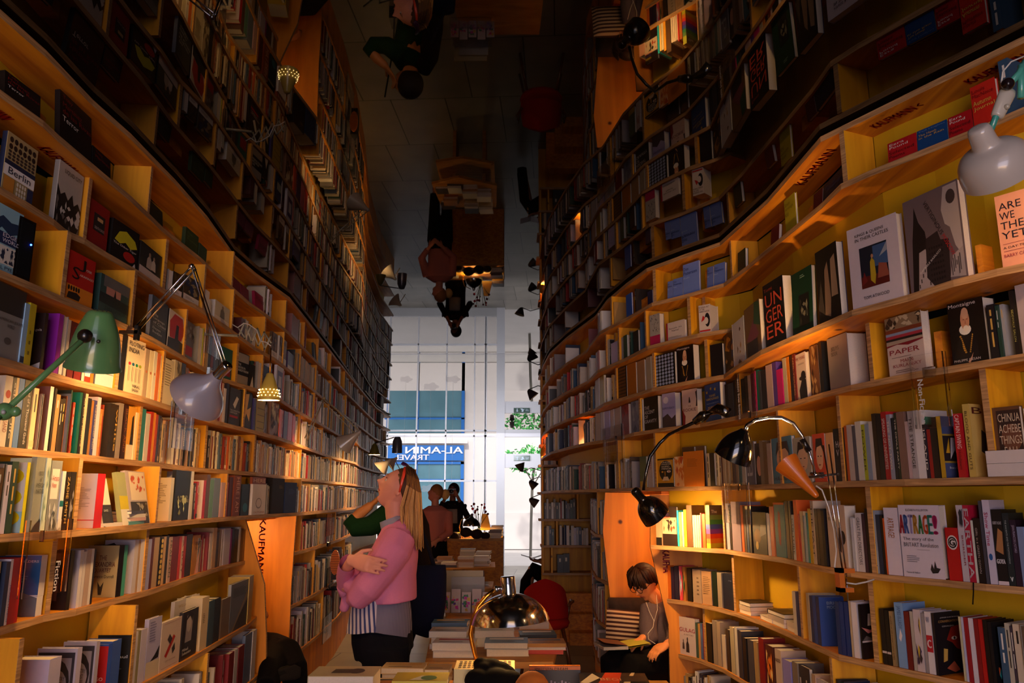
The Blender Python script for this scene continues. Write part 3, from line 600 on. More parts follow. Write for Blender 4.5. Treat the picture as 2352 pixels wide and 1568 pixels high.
b('L6','s',90,100,1052,'c0d0c4',speck(['8aa89c'],.1,.1,.9,.9,8,4,.15)); b('L6','f',102,127,1058,'808488',[R_('d8ccc8',.1,.45,.8,.88)]+ln(['Artists','Women'],'9c2c34',.15,.6,.75,.8)+speck(['b8bcc0','40484c'],0,0,1,.4,10,5,.15),desc='grey patterned paperback with a white label')
b('L6','s',130,138,1082,'d0d0d0',[R_('0c5c64',0,.4,1,.5)]); b('L6','s',139,149,1084,'14100f',sp_('ZADIE SMITH','c8a050')); b('L6','s',150,165,1084,'181418',speck(['8a8488'],.2,.2,.8,.8,5,4,.2))
b('L6','s',213,231,1088,'b01010',side=[R_('c8c0cc',0,0,1,1),R_('c01828',0,.14,1,.155)]+para('8a8490',.08,.35,.9,.75,14)+[R_('333',.08,.04,.35,.11)],d=.14,desc='white book with bright red spine, back cover to the camera')
b('L6','f',238,262,1095,'e4d8d0',[R_('201c1c',0,0,1,.45)]+ln(['DAVID'],'ccc',.2,.3,.6,.36),tilt=.25,desc='white and black booklet leaning back with a blue clip')
b('L6','f',281,300,1082,'9ca070',[R_('c8b820',0,.3,1,.55),R_('d8d4d0',0,0,1,.3)],tilt=.2); b('L6','f',301,345,1080,'b8a8ac',[R_('e4d4c0',.15,.45,.95,.98),R_('1c1818',.1,0,.95,.42)]+speck(['c84c30'],.2,.6,.9,.92,14,5,.08)+speck(['9a9488'],.2,0,.9,.4,10,2,.1),tilt=.2,desc='magazine leaning back with a red scribbled cover sheet')
b('L6','s',386,393,1097,'e0d8c8',side=[R_('e0c8a0',0,0,1,1)]+para('8a7450',.1,.4,.9,.88,12),d=.13,desc='cream back cover book on the sixth shelf'); b('L6','f',396,431,1080,'10120f',speck(['d8e0b0','8a8c60'],.1,.1,.9,.5,10,6,.1)+ln(['A MULTI','UNIVERSE'],'b8b490',.15,.35,.9,.5),sp='1c1814',desc='black paperback with green lights')
b('L6','s',433,438,1082,'c8c0b8'); b('L6','s',462,468,1103,'b41418',side=[R_('d8c0b4',0,0,1,1)]+para('c05850',.1,.2,.8,.7,8),d=.12,desc='pinkish white back cover with red spine')
for x,w_,y,c in ((469,8,1090,'5c3c28'),(478,8,1102,'5c8470'),(487,14,1098,'6a7484'),(504,10,1108,'c89c94'),(515,5,1108,'a01c18'),(522,8,1096,'481810')): b('L6','s',x,x+w_,y,c)
b('L6','s',533,549,1091,'7a3414',sp_('HERE I AM','d8a080',.1,.95,.3,.75)); b('L6','f',552,570,1112,'18242c',[E_('206878',.2,.1,.8,.4)])
b('L6','f',575,606,1096,'8a3c18',ln(['HERE'],'e0b890',.05,.84,.95,.97),desc='red brown novel facing out behind a white one'); b('L6','f',577,608,1112,'dccfc8',ln(['OUTLINE'],'b06458',.1,.04,.9,.12)+[E_('8a8080',.25,.2,.7,.55),E_('dccfc8',.29,.24,.66,.52)],desc='white novel with a line drawing, standing in front',d=.01)
b('L6','s',622,650,1083,'1c120c',para('8a6c48',.55,.7,.85,.8,3),desc='tall very dark brown book'); b('L6','s',652,679,1108,'24345c',para('4a5c88',.3,.6,.8,.8,4),desc='blue cloth book left of the nook corner')
b('L7','s',-2,8,1290,'24304c'); b('L7','s',8,14,1284,'d8d0dc',sp_('MICHAEL CHABON','2c2c7a',.05,.6)); b('L7','s',14,27,1282,'a81414'); b('L7','s',27,38,1280,'a01010')
b('L7','s',80,94,1275,'d8d0d4',side=[R_('0c4c88',0,.35,1,1),P_('6a6c74',(0,0),(1,0),(1,.3),(.4,.45),(0,.65))]+ln(['CHILDERS'],'ccd',.45,.88,.95,.93)+para('4a84b8',.25,.55,.75,.72,4),d=.14,desc='blue paperback with a windswept picture')
b('L7','s',150,158,1264,'0e0a0c',side=[R_('1a1214',0,0,1,1),R_('5a4444',.1,.15,.72,.95)]+speck(['1a1214'],.1,.2,.7,.9,14,6,.1)+ln(['David Copperfield'],'9a8c8c',.05,.08,.6,.14),d=.15,desc='black paperback behind the Fiction sign')
b('L7','s',173,180,1263,'d8d0d8',side=[R_('b4acb8',0,0,1,1),R_('141014',.1,.7,.6,.93),R_('141014',.1,.48,.55,.62),R_('141014',.1,.2,.5,.32)],d=.06,desc='grey paperback with three black photographs')
for x,w_,y,c in ((181,6,1267,'d0c8d0'),(188,11,1262,'b49c94'),(199,6,1260,'d8d4d8'),(205,5,1262,'18141c')): b('L7','s',x,x+w_,y,c)
b('L7','s',264,276,1252,'100c10',side=[R_('a89468',0,0,1,1)]+ln(['THE','ALEXANDRIA','QUARTET'],'5c1c14',.12,.45,.92,.82,'c')+ln(['Lawrence Durrell'],'2c241c',.15,.36,.9,.44)+[P_('2c241c',(.45,.05),(.4,.3),(.5,.2),(.6,.3),(.55,.05))],d=.13,desc='tan paperback with large dark red serif title')
b('L7','s',276,284,1252,'3c8c80'); b('L7','s',300,309,1240,'c8c0c8',side=[R_('b4acb8',0,0,1,1),P_('201820',(.0,.2),(.5,.1),(.6,.8),(.3,.95),(0,.9))],d=.13,desc='pale grey paperback with an inky portrait'); 
for x,w_,y,c in ((309,5,1240,'b49478'),(315,11,1238,'d4d0d8'),(327,4,1238,'c8a488'),(331,9,1238,'9ca0d4'),(341,5,1234,'581814'),(346,12,1234,'b89c78'),(359,9,1234,'14100f'),(369,5,1232,'c8a070'),(374,6,1230,'181410')): b('L7','s',x,x+w_,y,c,circles('e0c060',1,9,.2,.02,.9,.98) if x==359 else ())
for x,w_,y,c,t in ((381,8,1233,'c8a898','FRANZEN'),(390,15,1232,'701414',''),(406,5,1232,'c8302c',''),(411,5,1231,'d8c0b0','A BOY'),(417,5,1231,'9c1818',''),(423,13,1227,'14100f','')): b('L7','s',x,x+w_,y,c,sp_(t,'14100f') if t else ())
b('L7','f',438,455,1229,'a06820',[P_('d08878',(.4,0),(1,0),(1,.7))]+ln(['ENT','RUF'],'3c2008',.3,.6,.9,.85),desc='ochre paperback facing out on the seventh shelf')
b('L7','s',473,476,1222,'8a2c34',side=[R_('882830',0,0,1,1),R_('c8a8a8',.02,.06,.5,.2)],d=.12,desc='dusty red paperback with a barcode')
for x,w_,y,c in ((477,6,1224,'d0c4c0'),(485,8,1212,'b08c6c'),(494,5,1222,'101014'),(500,4,1216,'6a4c30'),(505,4,1216,'c8c0c8'),(511,14,1213,'b4acbc'),(526,3,1214,'80186c'),(530,4,1212,'181420'),(535,9,1216,'1c1008'),(545,4,1210,'b0a8a0'),(550,5,1214,'4c2c10'),(556,4,1216,'7a4c18')): b('L7','s',x,x+w_,y,c)
ministry = [R_('2a2630',.04,.05,.95,.94),R_('8c8490',.1,.1,.88,.86),E_('1c1820',.12,.2,.86,.85),E_('9c94a0',.2,.25,.8,.7)]+ln(['THE MINISTRY','OF UTMOST','HAPPINESS'],'1c1820',.25,.35,.75,.6,'c')
b('L8','s',97,125,1520,'b4acc8',h=.22); b('L8','s',163,174,1498,'b4acc8',side=[R_('b0a8b8',0,0,1,1)]+ministry,d=.14,h=.225,desc='lilac grey novel with ornate frame, nearer of two copies')
b('L8','s',208,216,1480,'a8a0b4',side=[R_('a8a0b0',0,0,1,1)]+ministry,d=.12,h=.225,desc='lilac grey novel with ornate frame, farther of two copies')
b('L8','s',238,246,1484,'2448a0',side=[R_('a81014',0,0,1,.97)]+ln(['JOSE'],'ccc',.1,.62,.6,.7)+ln(['SARAMAGO'],'ccc',.0,.35,.9,.43),d=.11,h=.2,desc='red paperback with white author name, cover to the camera')
b('L8','s',247,268,1478,'2c4c98',h=.205,desc='plain blue paperback, eighth shelf'); b('L8','s',290,298,1470,'18141c',side=[R_('0c0c10',0,0,1,1)]+ln(['Jean-Paul','Sartre'],'ccd',.05,.45,.95,.65)+ln(['Reprieve'],'6a7080',.1,.36,.8,.42),d=.13,h=.205,desc='black paperback with soft white name')
for x,w_,y,c in ((299,8,1466,'c4bcc8'),(308,6,1462,'8a8060'),(315,13,1432,'b8b0c4')): b('L8','s',x,x+w_,y,c,h=.21)
b('L8','f',331,362,1410,'a8a4c8',[R_('c0b098',0,0,1,.28),P_('141014',(.3,.28),(.9,.3),(.95,.5),(.6,.36))]+para('6a6890',.1,.6,.6,.95,8),h=.24,desc='tall lilac paperback with a cream foot, facing out')
b('L8','f',364,410,1430,'c8b4a8',[R_('8a1c1c',.08,.05,.92,.055),R_('8a1c1c',.08,.95,.92,.955),P_('a82018',(.2,.3),(.3,.25),(.7,.62),(.6,.68)),P_('2c2c30',(.3,.62),(.4,.72),(.55,.6),(.45,.5)),P_('2c2c30',(.55,.4),(.68,.5),(.72,.35),(.6,.28))]+ln(['CITY OF LIONS'],'6a2c24',.25,.16,.75,.2),sp='c8bcb4',th=.02,h=.205,desc='cream paperback with tilted red and black block design')
b('L8','f',413,449,1410,'1c181c',[P_('8a8084',(.2,.35),(.25,.9),(.5,.97),(.65,.85),(.6,.35)),E_('aaa0a0',.25,.55,.55,.9),P_('1c181c',(.2,.8),(.4,1),(.65,.9),(.6,.75),(.45,.88))]+ln(['Mihail','Sebastian'],'ccc',.05,.1,.6,.25),h=.215,desc='black paperback with a grey portrait, facing out')
b('L8','s',457,473,1358,'c8b490',para('5a4c30',.2,.5,.5,.7,6),h=.25); b('L8','s',475,487,1400,'243c48',h=.22); b('L8','s',488,501,1382,'0c0c0c',h=.22)
b('L8','f',392,450,1352,'b8b0b0',ln(['WILLIAM MATAR'],'9a7830',.12,.86,.95,.93)+[E_('2c2828',.15,.4,.6,.7),E_('b8b0b0',.2,.38,.58,.64),E_('a08030',.5,.42,.85,.62),E_('b8b0b0',.54,.42,.8,.57)],h=.25,d=.09,desc='white paperback with bird drawing, standing behind')
b('L8','f',525,566,1325,'5c5c64',[P_('2c241c',(.1,0),(1,0),(1,.6)),P_('8c7458',(.1,0),(.18,0),(1,.7),(1,.82))]+para('3c3c44',.1,.7,.9,.9,7),sp='8a8a90',h=.26,desc='large grey art book with a brown diagonal, facing out')
b('L8','s',567,577,1314,'b08c14',h=.27); b('L8','f',505,524,1400,'6a5440',h=.2)
b('L9','s',520,532,1490,'7a1820',h=.24); b('L9','s',533,541,1485,'c8c0c0',h=.24); b('L9','s',543,556,1480,'7c1c24',h=.24); b('L9','f',557,574,1460,'5c6c88',h=.28,desc='large blue grey paperback on the lowest left shelf'); b('L9','s',575,584,1470,'b8b0b0',h=.28)
# ---- right wall
pound = ln(['Ezra','Pound'],'e0ccc8',.08,.62,.72,.92)+ln(['Selected','Poems'],'4a0c10',.06,.15,.92,.55)
b('R1','f',2041,2107,320,'a8141c',pound,tilt=.06,desc='red poetry paperback with white and dark lines, left of the blue one')
b('R1','f',2109,2178,300,'0c3c74',ln(['Ted Hughes'],'5878a8',.06,.82,.95,.94)+ln(['The Hawk','in the Rain'],'b8944c',.06,.52,.9,.78),tilt=.06,desc='blue poetry paperback between two red ones')
b('R1','f',2181,2236,260,'a01018',pound,tilt=.06,desc='red poetry paperback right of the blue one')
b('R1','f',2239,2296,190,'c02418',ln(['Louis','MacNeice'],'801410',.08,.68,.92,.92)+ln(['Autumn','Journal'],'d8b048',.08,.36,.92,.64),desc='tall orange red poetry paperback',tilt=0)
b('R1','f',1890,1936,430,'14182c',speck(['28304c'],.1,.3,.9,.8,6,3,.2),tilt=.1); b('R1','f',1868,1888,470,'5a1418',tilt=.1)
b('R1','f',1806,1830,452,'a8981c',ln(['Simon','Armitage','Kid'],'5c5410',.1,.45,.85,.9),sp='b0a020',th=.012,desc='thin yellow poetry book facing out')
b('R1','f',1770,1788,520,'6a1410',tilt=.1); b('R1','f',1695,1712,575,'22301c',tilt=.05)
don = ln(['Don','Paterson'],'1c2c5c',.05,.62,.88,.9)+ln(['Rain'],'a0b0d0',.05,.5,.4,.58)
b('R1','f',1570,1607,603,'6a80c8',don,th=.012,desc='pale blue poetry book, tallest of the row of blue ones',tilt=.03)
b('R1','f',1533,1545,645,'6878b8',don,tilt=.08,desc='pale blue poetry book, leftmost of the row of blue ones'); b('R1','f',1546,1568,638,'6478bc',don,tilt=.08,desc='pale blue poetry book just left of the tallest one')
b('R1','f',1624,1638,612,'5c6cac',don,tilt=.08,desc='pale blue poetry book beside the wooden block'); b('R1','f',1640,1665,604,'5c70b4',don,tilt=.08,desc='pale blue poetry book, rightmost of the row of blue ones')
b('R1','f',1439,1452,675,'2458b8',th=.01); b('R1','f',1488,1499,668,'202450')
b('RA','f',1494,1517,722,'a8a098',[R_('a81c50',0,0,1,.3)]+speck(['4c4848'],.05,.35,.95,.98,26,5,.05),th=.035,desc='grey scribbled paperback with a magenta foot band')
b('RA','f',1532,1574,738,'c8b8b4',ln(['Speak its','Name!'],'2c2424',.15,.45,.85,.7,'c')+para('5a5050',.1,.1,.85,.2,3)+[R_('a01828',.0,0,.08,1)],desc='white small book with handwritten title and red spine strip')
b('RA','f',1607,1634,700,'c8b8b0',ln(['RUSSIAN ART','OF THE','AVANT-GARDE'],'3c0c10',.05,.72,.92,.95)+[P_('b01818',(.2,.4),(.6,.5),(.35,.62)),E_('1a1416',.5,.2,.95,.7),E_('c8b8b0',.45,.3,.8,.55),R_('b01818',.05,.05,.95,.1)],th=.09,desc='very thick white paperback with red and black design')
b('RA','f',1456,1467,760,'1c1414',th=.06); b('RA','f',1433,1441,770,'34503c',th=.04); b('RA','p',1404,1419,785,'b0a8d0'); b('RA','f',1369,1377,808,'a82428',th=.06)
dots = lambda c: circles(c,6,9,.04,.02,.96,.98)
b('R2','f',1505,1552,812,'14100f',dots('8c98b8'),desc='black notebook with pale blue dots',th=.02); b('R2','f',1558,1595,790,'0e0b0d',portrait()+ln(['Montaigne'],'d8ccc8',.03,.88,.8,.97),th=.05,desc='black biography with a bearded man in a white ruff, smaller of two')
b('R2','f',1634,1662,790,'16141a',th=.05,desc='plain black box file on the shelf beside the art books')
b('R2','f',1442,1462,826,'a86418'); b('R2','f',1421,1440,842,'14100f',dots('7a4c20'),desc='black notebook with brown dots'); b('R2','f',1465,1482,828,'a07c58'); b('R2','s',1486,1497,820,'a89c88'); b('R2','f',1378,1388,862,'b0981c'); b('R2','s',1368,1377,866,'b8b4bc')
b('R2','f',1667,1706,720,'20140c',[P_('c08828',(.05,.6),(.2,.95),(.4,.8),(.3,.5)),P_('28447c',(.4,.3),(.45,.75),(.75,.8),(.8,.4)),E_('c08058',.5,.7,.7,.95),E_('b87850',.42,.48,.6,.65),P_('7a1814',(.3,.1),(.6,.3),(.9,.25),(.85,0))]+speck(['5a3418','c89858'],0,0,1,1,22,8,.12),th=.035,desc='art book with a crowded old painting')
b('R2','f',1715,1750,700,'6a4a14',[P_('7a3c50',(.1,.35),(.6,.7),(.9,.35),(.5,.25)),R_('181414',.1,0,.8,.3),P_('104c2c',(.6,.6),(1,.5),(1,.95),(.7,1))],th=.035,desc='art book with an ochre and plum landscape')
b('R2','f',1760,1806,645,'100c0e',ln(['Tomi'],'a8382c',.08,.86,.5,.93)+ln(['UN','GER','ER'],'c04834',.12,.1,.95,.84,full=True,gap=.15),sp='100c0e',th=.045,desc='black and blue art book with giant red letters')
b('R2','f',1822,1868,620,'0c3020',[R_('0c0c0e',.35,.1,.85,.6)]+speck(['6a685c','2c2c28'],.4,.12,.8,.55,10,3,.1)+para('8aa898',.45,.86,.7,.92,2),th=.02,desc='dark green art book with a small black picture',tilt=.04)
b('R2','f',1884,1933,568,'14100e',[P_('7a6254',(.3,.1),(.4,.7),(.55,.8),(.62,.3),(.55,.05)),P_('8c7464',(.65,.3),(.7,.8),(.9,.85),(.95,.3)),P_('3c3430',(0,.2),(.2,.6),(.3,.1))],sp='3c3860',th=.03,desc='dark photo book with pale draped figures')
b('R2','f',1960,2076,510,'c0b4c0',ln(['KINGS & QUEENS','IN THEIR CASTLES'],'1c181c',.17,.80,.84,.91)+[R_('101828',.23,.22,.78,.72),R_('34507c',.5,.45,.78,.7),R_('501410',.23,.22,.78,.36),P_('a89020',(.42,.3),(.43,.52),(.47,.57),(.52,.52),(.53,.35),(.5,.24)),E_('b88060',.455,.56,.505,.61),P_('8c4838',(.56,.3),(.6,.48),(.75,.45),(.78,.3)),P_('6c1c1c',(.23,.25),(.3,.42),(.36,.3)),P_('8a90a0',(.62,.55),(.78,.6),(.78,.7))]+ln(['TOM ATWOOD'],'1c181c',.25,.08,.76,.13),th=.03,desc='white photography book with a man in a yellow jacket on its cover')
moscow = [R_('6a5a60',0,0,1,1),P_('1c1416',(.05,0),(.12,.55),(.16,.7),(.2,.9),(.26,.72),(.36,.6),(.4,.3),(.62,0)),P_('a8989a',(.15,0),(.22,.4),(.34,.42),(.5,0)),P_('2c2224',(.32,.12),(.36,.52),(.58,.56),(.62,.46),(.76,.44),(.72,0),(.45,0)),P_('aca0a4',(.68,.75),(.75,.98),(.98,.98),(.98,.2),(.86,.35),(.8,.55),(.72,.6)),E_('3a3034',.78,.78,.94,.93),P_('9c9094',(.72,.05),(.8,.26),(.98,.32),(.98,.02))]
for i in range(6):
    for j in range(7): moscow += [R_('141012',.40+.045*i,.06+.055*j,.42+.045*i,.085+.055*j)]
    moscow += [R_('4a4044',.76+.03*i,.06+.03*(i%4),.775+.03*i,.2+.03*(i%3)), R_('3c3236',.17+.04*i,.03+.05*(i%5),.19+.04*i,.07+.05*(i%5))]
b('R2','f',2094,2224,440,'6a5a60',moscow+[('d','VERTIGINOUS','14100f',.38,.90,.64,.50,.045),('d','MOSCOW','a81820',.65,.485,.80,.25,.045),('d','GABRIELE BASILICO','d8d0d0',.22,.17,.62,.35,.022)],th=.03,desc='grey photo book with a tilted tower and red and black title')
b('R2','f',2304,2400,440,'e8a080',ln(['ARE','WE','THERE','YET?'],'1c1428',.08,.36,1,.9)+ln(['A DAY TRIP TO'],'3c1c24',.08,.24,.9,.28)+ln(['BARRY CAWSTON'],'a02840',.08,.12,1.0,.18)+[R_('a02840',.08,.31,.98,.315),R_('a02840',.08,.21,.98,.215)],th=.02,desc='salmon pink book with huge black question title')
b('R2','p',1686,1712,660,'d0ccd8',d=.05,desc='thick white book seen over the painting book',h=.24)
b('R3','f',2044,2128,712,'c8b4ac',[R_('8a7458',0,.78,1,1),R_('7a3820',0,.72,1,.79),R_('7c90b0',0,.68,1,.725),R_('a03040',0,.63,1,.68),R_('241c1c',0,.59,1,.63),P_('a09080',(0,.52),(1,.55),(1,.59),(0,.59)),P_('7c1424',(0,.49),(.3,.52),(.6,.48),(1,.53),(1,.55),(0,.52))]+speck(['3c2c20','c0b090'],0,.8,1,1,16,4,.1)+ln(['PAPER'],'8c1c28',.08,.34,.9,.45)+para('5c4440',.12,.29,.85,.31,1)+ln(['MARK','KURLANSKY'],'8c1c28',.15,.12,.92,.27,'c')+para('6a5450',.2,.03,.85,.09,2),th=.035,desc='history book with torn coloured strips')
b('R3','f',2190,2272,690,'0e0b0d',portrait()+ln(['Montaigne'],'e0d4d0',.05,.88,.82,.98)+ln(['PHILIPPE DESAN'],'c8bcb8',.06,.03,.8,.08),th=.06,desc='large black biography with a bearded man in a white ruff')
b('R3','f',1908,1954,742,'7c7474',ln(['BEUYS','BOOK'],'1a1618',.22,.62,.6,.82),th=.085,desc='very thick plain grey art book')
b('R3','f',1866,1884,775,'6a4428',speck(['2c1c10','a07c50'],0,0,1,1,12,4,.2),th=.02); b('R3','s',1886,1894,770,'10100f')
b('R3','f',1833,1856,812,'c4b8b4',ln(['NEIL YOUNG'],'7a2018',.08,.84,.98,.93)+ln(['WAGING'],'4c3c3c',.3,.74,.9,.78)+[P_('141012',(.3,.0),(.25,.2),(.6,.45),(.95,.4),(1,0)),E_('2c2422',.3,.4,.98,.5),E_('141012',.5,.42,.95,.6)],desc='white music biography with a man in a hat')
for x,w_,y,c,t in ((1826,6,808,'6c1c14','NEIL YOUNG'),(1819,6,812,'241810',''),(1812,6,815,'c87820',''),(1803,8,822,'b0a890',''),(1788,13,848,'b81870',''),(1779,9,832,'50388c',''),(1764,14,838,'b0989c',''),(1752,11,850,'24242c',''),(1746,5,852,'3c3c44',''),(1741,5,850,'0c6050',''),(1736,4,852,'b81860',''),(1729,6,858,'4c1c1c',''),(1722,6,862,'b0988c',''),(1715,6,864,'3c2c24',''),(1706,8,870,'18141c',''),(1697,8,866,'20242c',''),(1688,8,872,'141418',''),(1676,10,880,'2c2c34',''),(1668,7,882,'1c1c24','')): b('R3','s',x,x+w_,y,c,sp_(t,'c89c70') if t else ())
b('R3','f',1622,1657,875,'103c7c',[P_('d8b020',*[(u+.07*math.cos(a*1.2566*(1)+1.57)*(1 if j%2 else 1), v+.05*math.sin(a*1.2566+1.57)) for a in (0,2,4,1,3) for j in (0,)]) for u,v in ((.15,.8),(.42,.88),(.7,.84))]+ln(['YANIS','VAROUFAKIS'],'d8c050',.1,.55,.92,.72,'c')+ln(['Adults in the Room'],'a8b0d0',.12,.46,.9,.5)+ln(['MY BATTLE'],'d8b020',.2,.34,.8,.4),th=.04,desc='blue paperback with yellow stars')
b('R3','f',1569,1604,886,'c4a89c',[P_('7a1820',(0,0),(.15,0),(.2,.25),(0,.45)),P_('201418',(.9,.5),(1,.5),(1,.95),(.9,.9),(.95,.7)),P_('241c1c',(.44,.62),(.56,.62),(.52,.78),(.48,.78))]+ln(['THE'],'5c2c2c',.4,.5,.6,.55)+ln(['ROOKIE'],'5c1c24',.08,.36,.92,.48),th=.04,desc='pinkish paperback with chess piece edges')
b('R3','f',1523,1553,898,'9c94bc',ln(['DEMOCRACY'],'4c4870',.05,.52,.95,.6)+[P_('3c3034',(0,0),(1,0),(1,.35),(.7,.25),(.4,.4),(0,.3))]+[E_('c8c0cc',.1,.7,.5,.9)],sp='9c94c8',th=.045,desc='lilac paperback with clouds and a crowd')
b('R3','f',1481,1513,904,'0c0b0d',ln(['THE','ASCENT','OF','GRAVITY'],'c8c4c4',.05,.2,.9,.75),th=.035,desc='black paperback with spaced white title')
b('R3','f',1451,1477,914,'6a7088',speck(['8a90a0','4c5468'],0,0,1,1,12,6,.2),th=.02,desc='blue grey paperback facing out'); b('R3','f',1429,1445,920,'7a1418',speck(['a82420'],0,0,1,1,14,6,.12),th=.03,desc='deep red paperback facing out'); b('R3','p',1412,1426,928,'b8b0b4'); b('R3','s',1403,1411,926,'c4c0cc'); b('R3','s',1390,1401,936,'a8a4d0'); b('R3','s',1381,1388,938,'b4b4c0'); b('R3','p',1369,1380,945,'a89c98')
b('R3','f',2350,2400,640,'b8a8a8',th=.01); b('R3','s',2334,2343,668,'201c1c',sp_('SIDEWALK SALON','b8b060',.2,.7))
b('R4','f',2292,2360,912,'5c3c28',[R_('2c1c1c',.2,.1,1,.95),E_('6a4030',.3,.35,1.0,.75)]+ln(['CHINUA','ACHEBE','THINGS','FALL','APART'],'c8b49c',.25,.12,1,.92,'c'),h=.22,desc='brown patterned novel with widely spaced title')
b('R4','s',2228,2243,928,'b89c50',sp_('BLOOD AND GUTS','3c2c18',.1,.9,.3,.7),side=[R_('b89c58',0,0,1,1),P_('2c2018',(.4,.35),(.5,.65),(.7,.6),(.65,.3))]+ln(['B'],'4c1c14',.1,.85,.6,.97),d=.1,desc='mustard paperback with vintage engraving and its spine out')
b('R4','s',2203,2221,950,'a81420',sp_('CAPTAIN SWING','e0c8c8',.45,.98,.3,.85)+sp_('Hobsbawm','4c0c10',.12,.42,.35,.7),side=[R_('a81420',0,0,1,1)],tilt=0,desc='bright red history paperback with white spine title')
b('R4','s',2164,2174,956,'b08c20',side=[R_('384470',0,0,1,1),R_('9c8030',0,.68,1,.71),R_('9c8030',0,.24,1,.27),R_('20181c',.0,.27,1,.68),P_('c8c8d8',(.3,.3),(.4,.65),(.6,.65),(.75,.3),(.55,.45)),P_('b88c20',(.1,.4),(.3,.65),(.3,.4))]+ln(['Bruce Gordon'],'c8c8d8',.2,.14,.9,.19),d=.09,desc='blue and yellow biography with an engraved portrait')
for x,w_,y,c,t in ((2153,9,958,'141014',''),(2147,6,980,'18141c',''),(2139,8,986,'8c1418',''),(2130,8,975,'1c1830','ISLAND'),(2112,18,942,'d0ccd0',''),(2098,13,944,'a8a0a4','THE STRANGE'),(2090,7,968,'b0989c',''),(2072,17,946,'7a5c54',''),(2066,6,948,'1c2c20','THE DEVILS PARTY'),(2058,7,960,'0c1c2c',''),(2048,9,952,'9094a8','THE NOT-TWO'),(2036,12,946,'a01820','SPEAKING OF UNIVERSITIES'),(2024,11,952,'14161c',''),(2014,9,950,'2c2018',''),(2006,8,968,'c0b8b4',''),(1996,9,974,'8090a8',''),(1988,8,975,'a8b020','POWER'),(1974,13,968,'c4c0b8',''),(1966,7,978,'4c4c58',''),(1954,12,976,'b4a8a4',''),(1948,5,978,'b85020',''),(1943,4,982,'14100f','')):
    b('R4','s',x,x+w_,y,c,(sp_(t,'d8d0c8' if c not in ('a8b020','a8a0a4') else '2c241c',.15,.9)) if t else (), side=[R_('2c7860',.1,.3,.9,.9)] if x==2112 else ())
b('R4','f',1922,1942,984,'0c0a0e',ln(['HA','V'],'c8c0cc',.3,.45,.9,.78),th=.01,desc='black booklet with white capitals at the divider')
face = lambda c: [E_(c,.25,.25,.85,.8),P_('2c1c14',(.2,.6),(.3,.9),(.8,.9),(.9,.6),(.7,.75),(.35,.72)),R_('2c1c14',.38,.52,.48,.54),R_('2c1c14',.62,.52,.72,.54),R_('8c3c2c',.45,.34,.62,.36)]
b('R4','f',1777,1824,1004,'3c7c98',face('e8b890')+ln(['HANNAH'],'2c1c18',.1,.05,.95,.17)+[R_('e8c8a0',0,0,.04,1)],desc='pale blue novel with an illustrated face, behind the orange lamp'); b('R4','f',1828,1866,1004,'b0ac98',face('e8c098')+ln(['JACOBSON'],'2c1c18',.05,.05,.95,.15),desc='grey novel with an illustrated face and round glasses'); b('R4','f',1873,1900,996,'d8502c',face('e8b890')+ln(['THE LAST'],'b83020',.1,.1,.9,.2),desc='orange red novel with an illustrated face')
b('R4','f',1904,1920,994,'e0a870')
for x,w_,y,c in ((1766,9,1018,'a89080'),(1757,8,1014,'6c5030'),(1749,8,1012,'7a6a58')): b('R4','s',x,x+w_,y,c)
b('R4','f',1738,1754,1018,'1c1820',[E_('c89078',.2,.2,.9,.7),P_('141014',(.1,.6),(.3,.95),(.95,.85),(.9,.6),(.5,.7))],desc='dark paperback with a boys face'); b('R4','f',1716,1736,1014,'60606c',ln(['LIES'],'c0c0c8',.2,.1,.8,.85,full=True),desc='slate grey paperback with tall letters')
for x,w_,y,c in ((1706,8,1024,'b0a89c'),(1699,6,1026,'3c6468'),(1692,6,1030,'8c7c68'),(1684,6,1034,'5c4c44'),(1670,5,1036,'a88c68'),(1662,6,1038,'b8a080')): b('R4','s',x,x+w_,y,c)
b('R4','f',1632,1643,1040,'181414',th=.03); 
b('R4','f',1512,1548,1053,'141010',[R_('c88c14',0,.1,1,.95),E_('100c0c',.1,.2,.95,.93),E_('c88c14',.25,.5,.38,.56),E_('d8c8b0',.6,.5,.85,.58),E_('a01810',.7,.51,.77,.57),R_('c88c14',.46,.38,.5,.55),P_('d8b890',(.3,.22),(.4,.36),(.65,.36),(.75,.22)),R_('100c0c',0,0,1,.14)]+ln(['UNDER','MAJOR','DOMO','MINOR'],'e0d4c0',.3,.6,.9,.9),desc='yellow and black novel with a round bearded face')
b('R4','f',1551,1576,1048,'e8a868',speck(['d87020','e8c8a0','c04c18'],0,0,1,1,16,3,.2),desc='orange swirl novel beside the round face one'); b('R4','f',1572,1618,1036,'d87818',para('a85810',.2,.55,.75,.8,7),d=.01,desc='plain orange leaflet propped at the front',th=.004)
b('R4','f',1570,1598,1015,'4c3828',[P_('1c120c',(.1,0),(.3,.7),(.7,.6),(.9,0))],d=.1,h=.25,desc='brown portrait paperback standing behind, left of two'); b('R4','f',1602,1622,1014,'5c4430',[P_('1c120c',(.1,0),(.3,.7),(.7,.6),(.9,0))],d=.1,h=.25,desc='brown portrait paperback standing behind, right of two')
b('R4','s',1490,1500,1045,'b4a8a8',sp_('MAO','8c1c24',.55,.8,.2,.8)); b('R4','f',1471,1486,1048,'40543c',[R_('b08c20',0,0,1,.2)])
b('R5','f',1523,1556,1163,'201410',[R_('c0a888',0,.3,1,.72)]+ln(['COULD'],'d8b020',.05,.85,.5,.93)+ln(['WOULD'],'4c3080',.05,.76,.5,.84)+ln(['SHOULD'],'c02418',.05,.67,.6,.75)+speck(['a03820','2c1c14'],.1,.32,.9,.66,10,2,.12),th=.02,desc='dark paperback with three coloured words, below the black lamp')
b('R5','s',1508,1521,1192,'d89878',[R_('14100f',0,0,1,.3)])
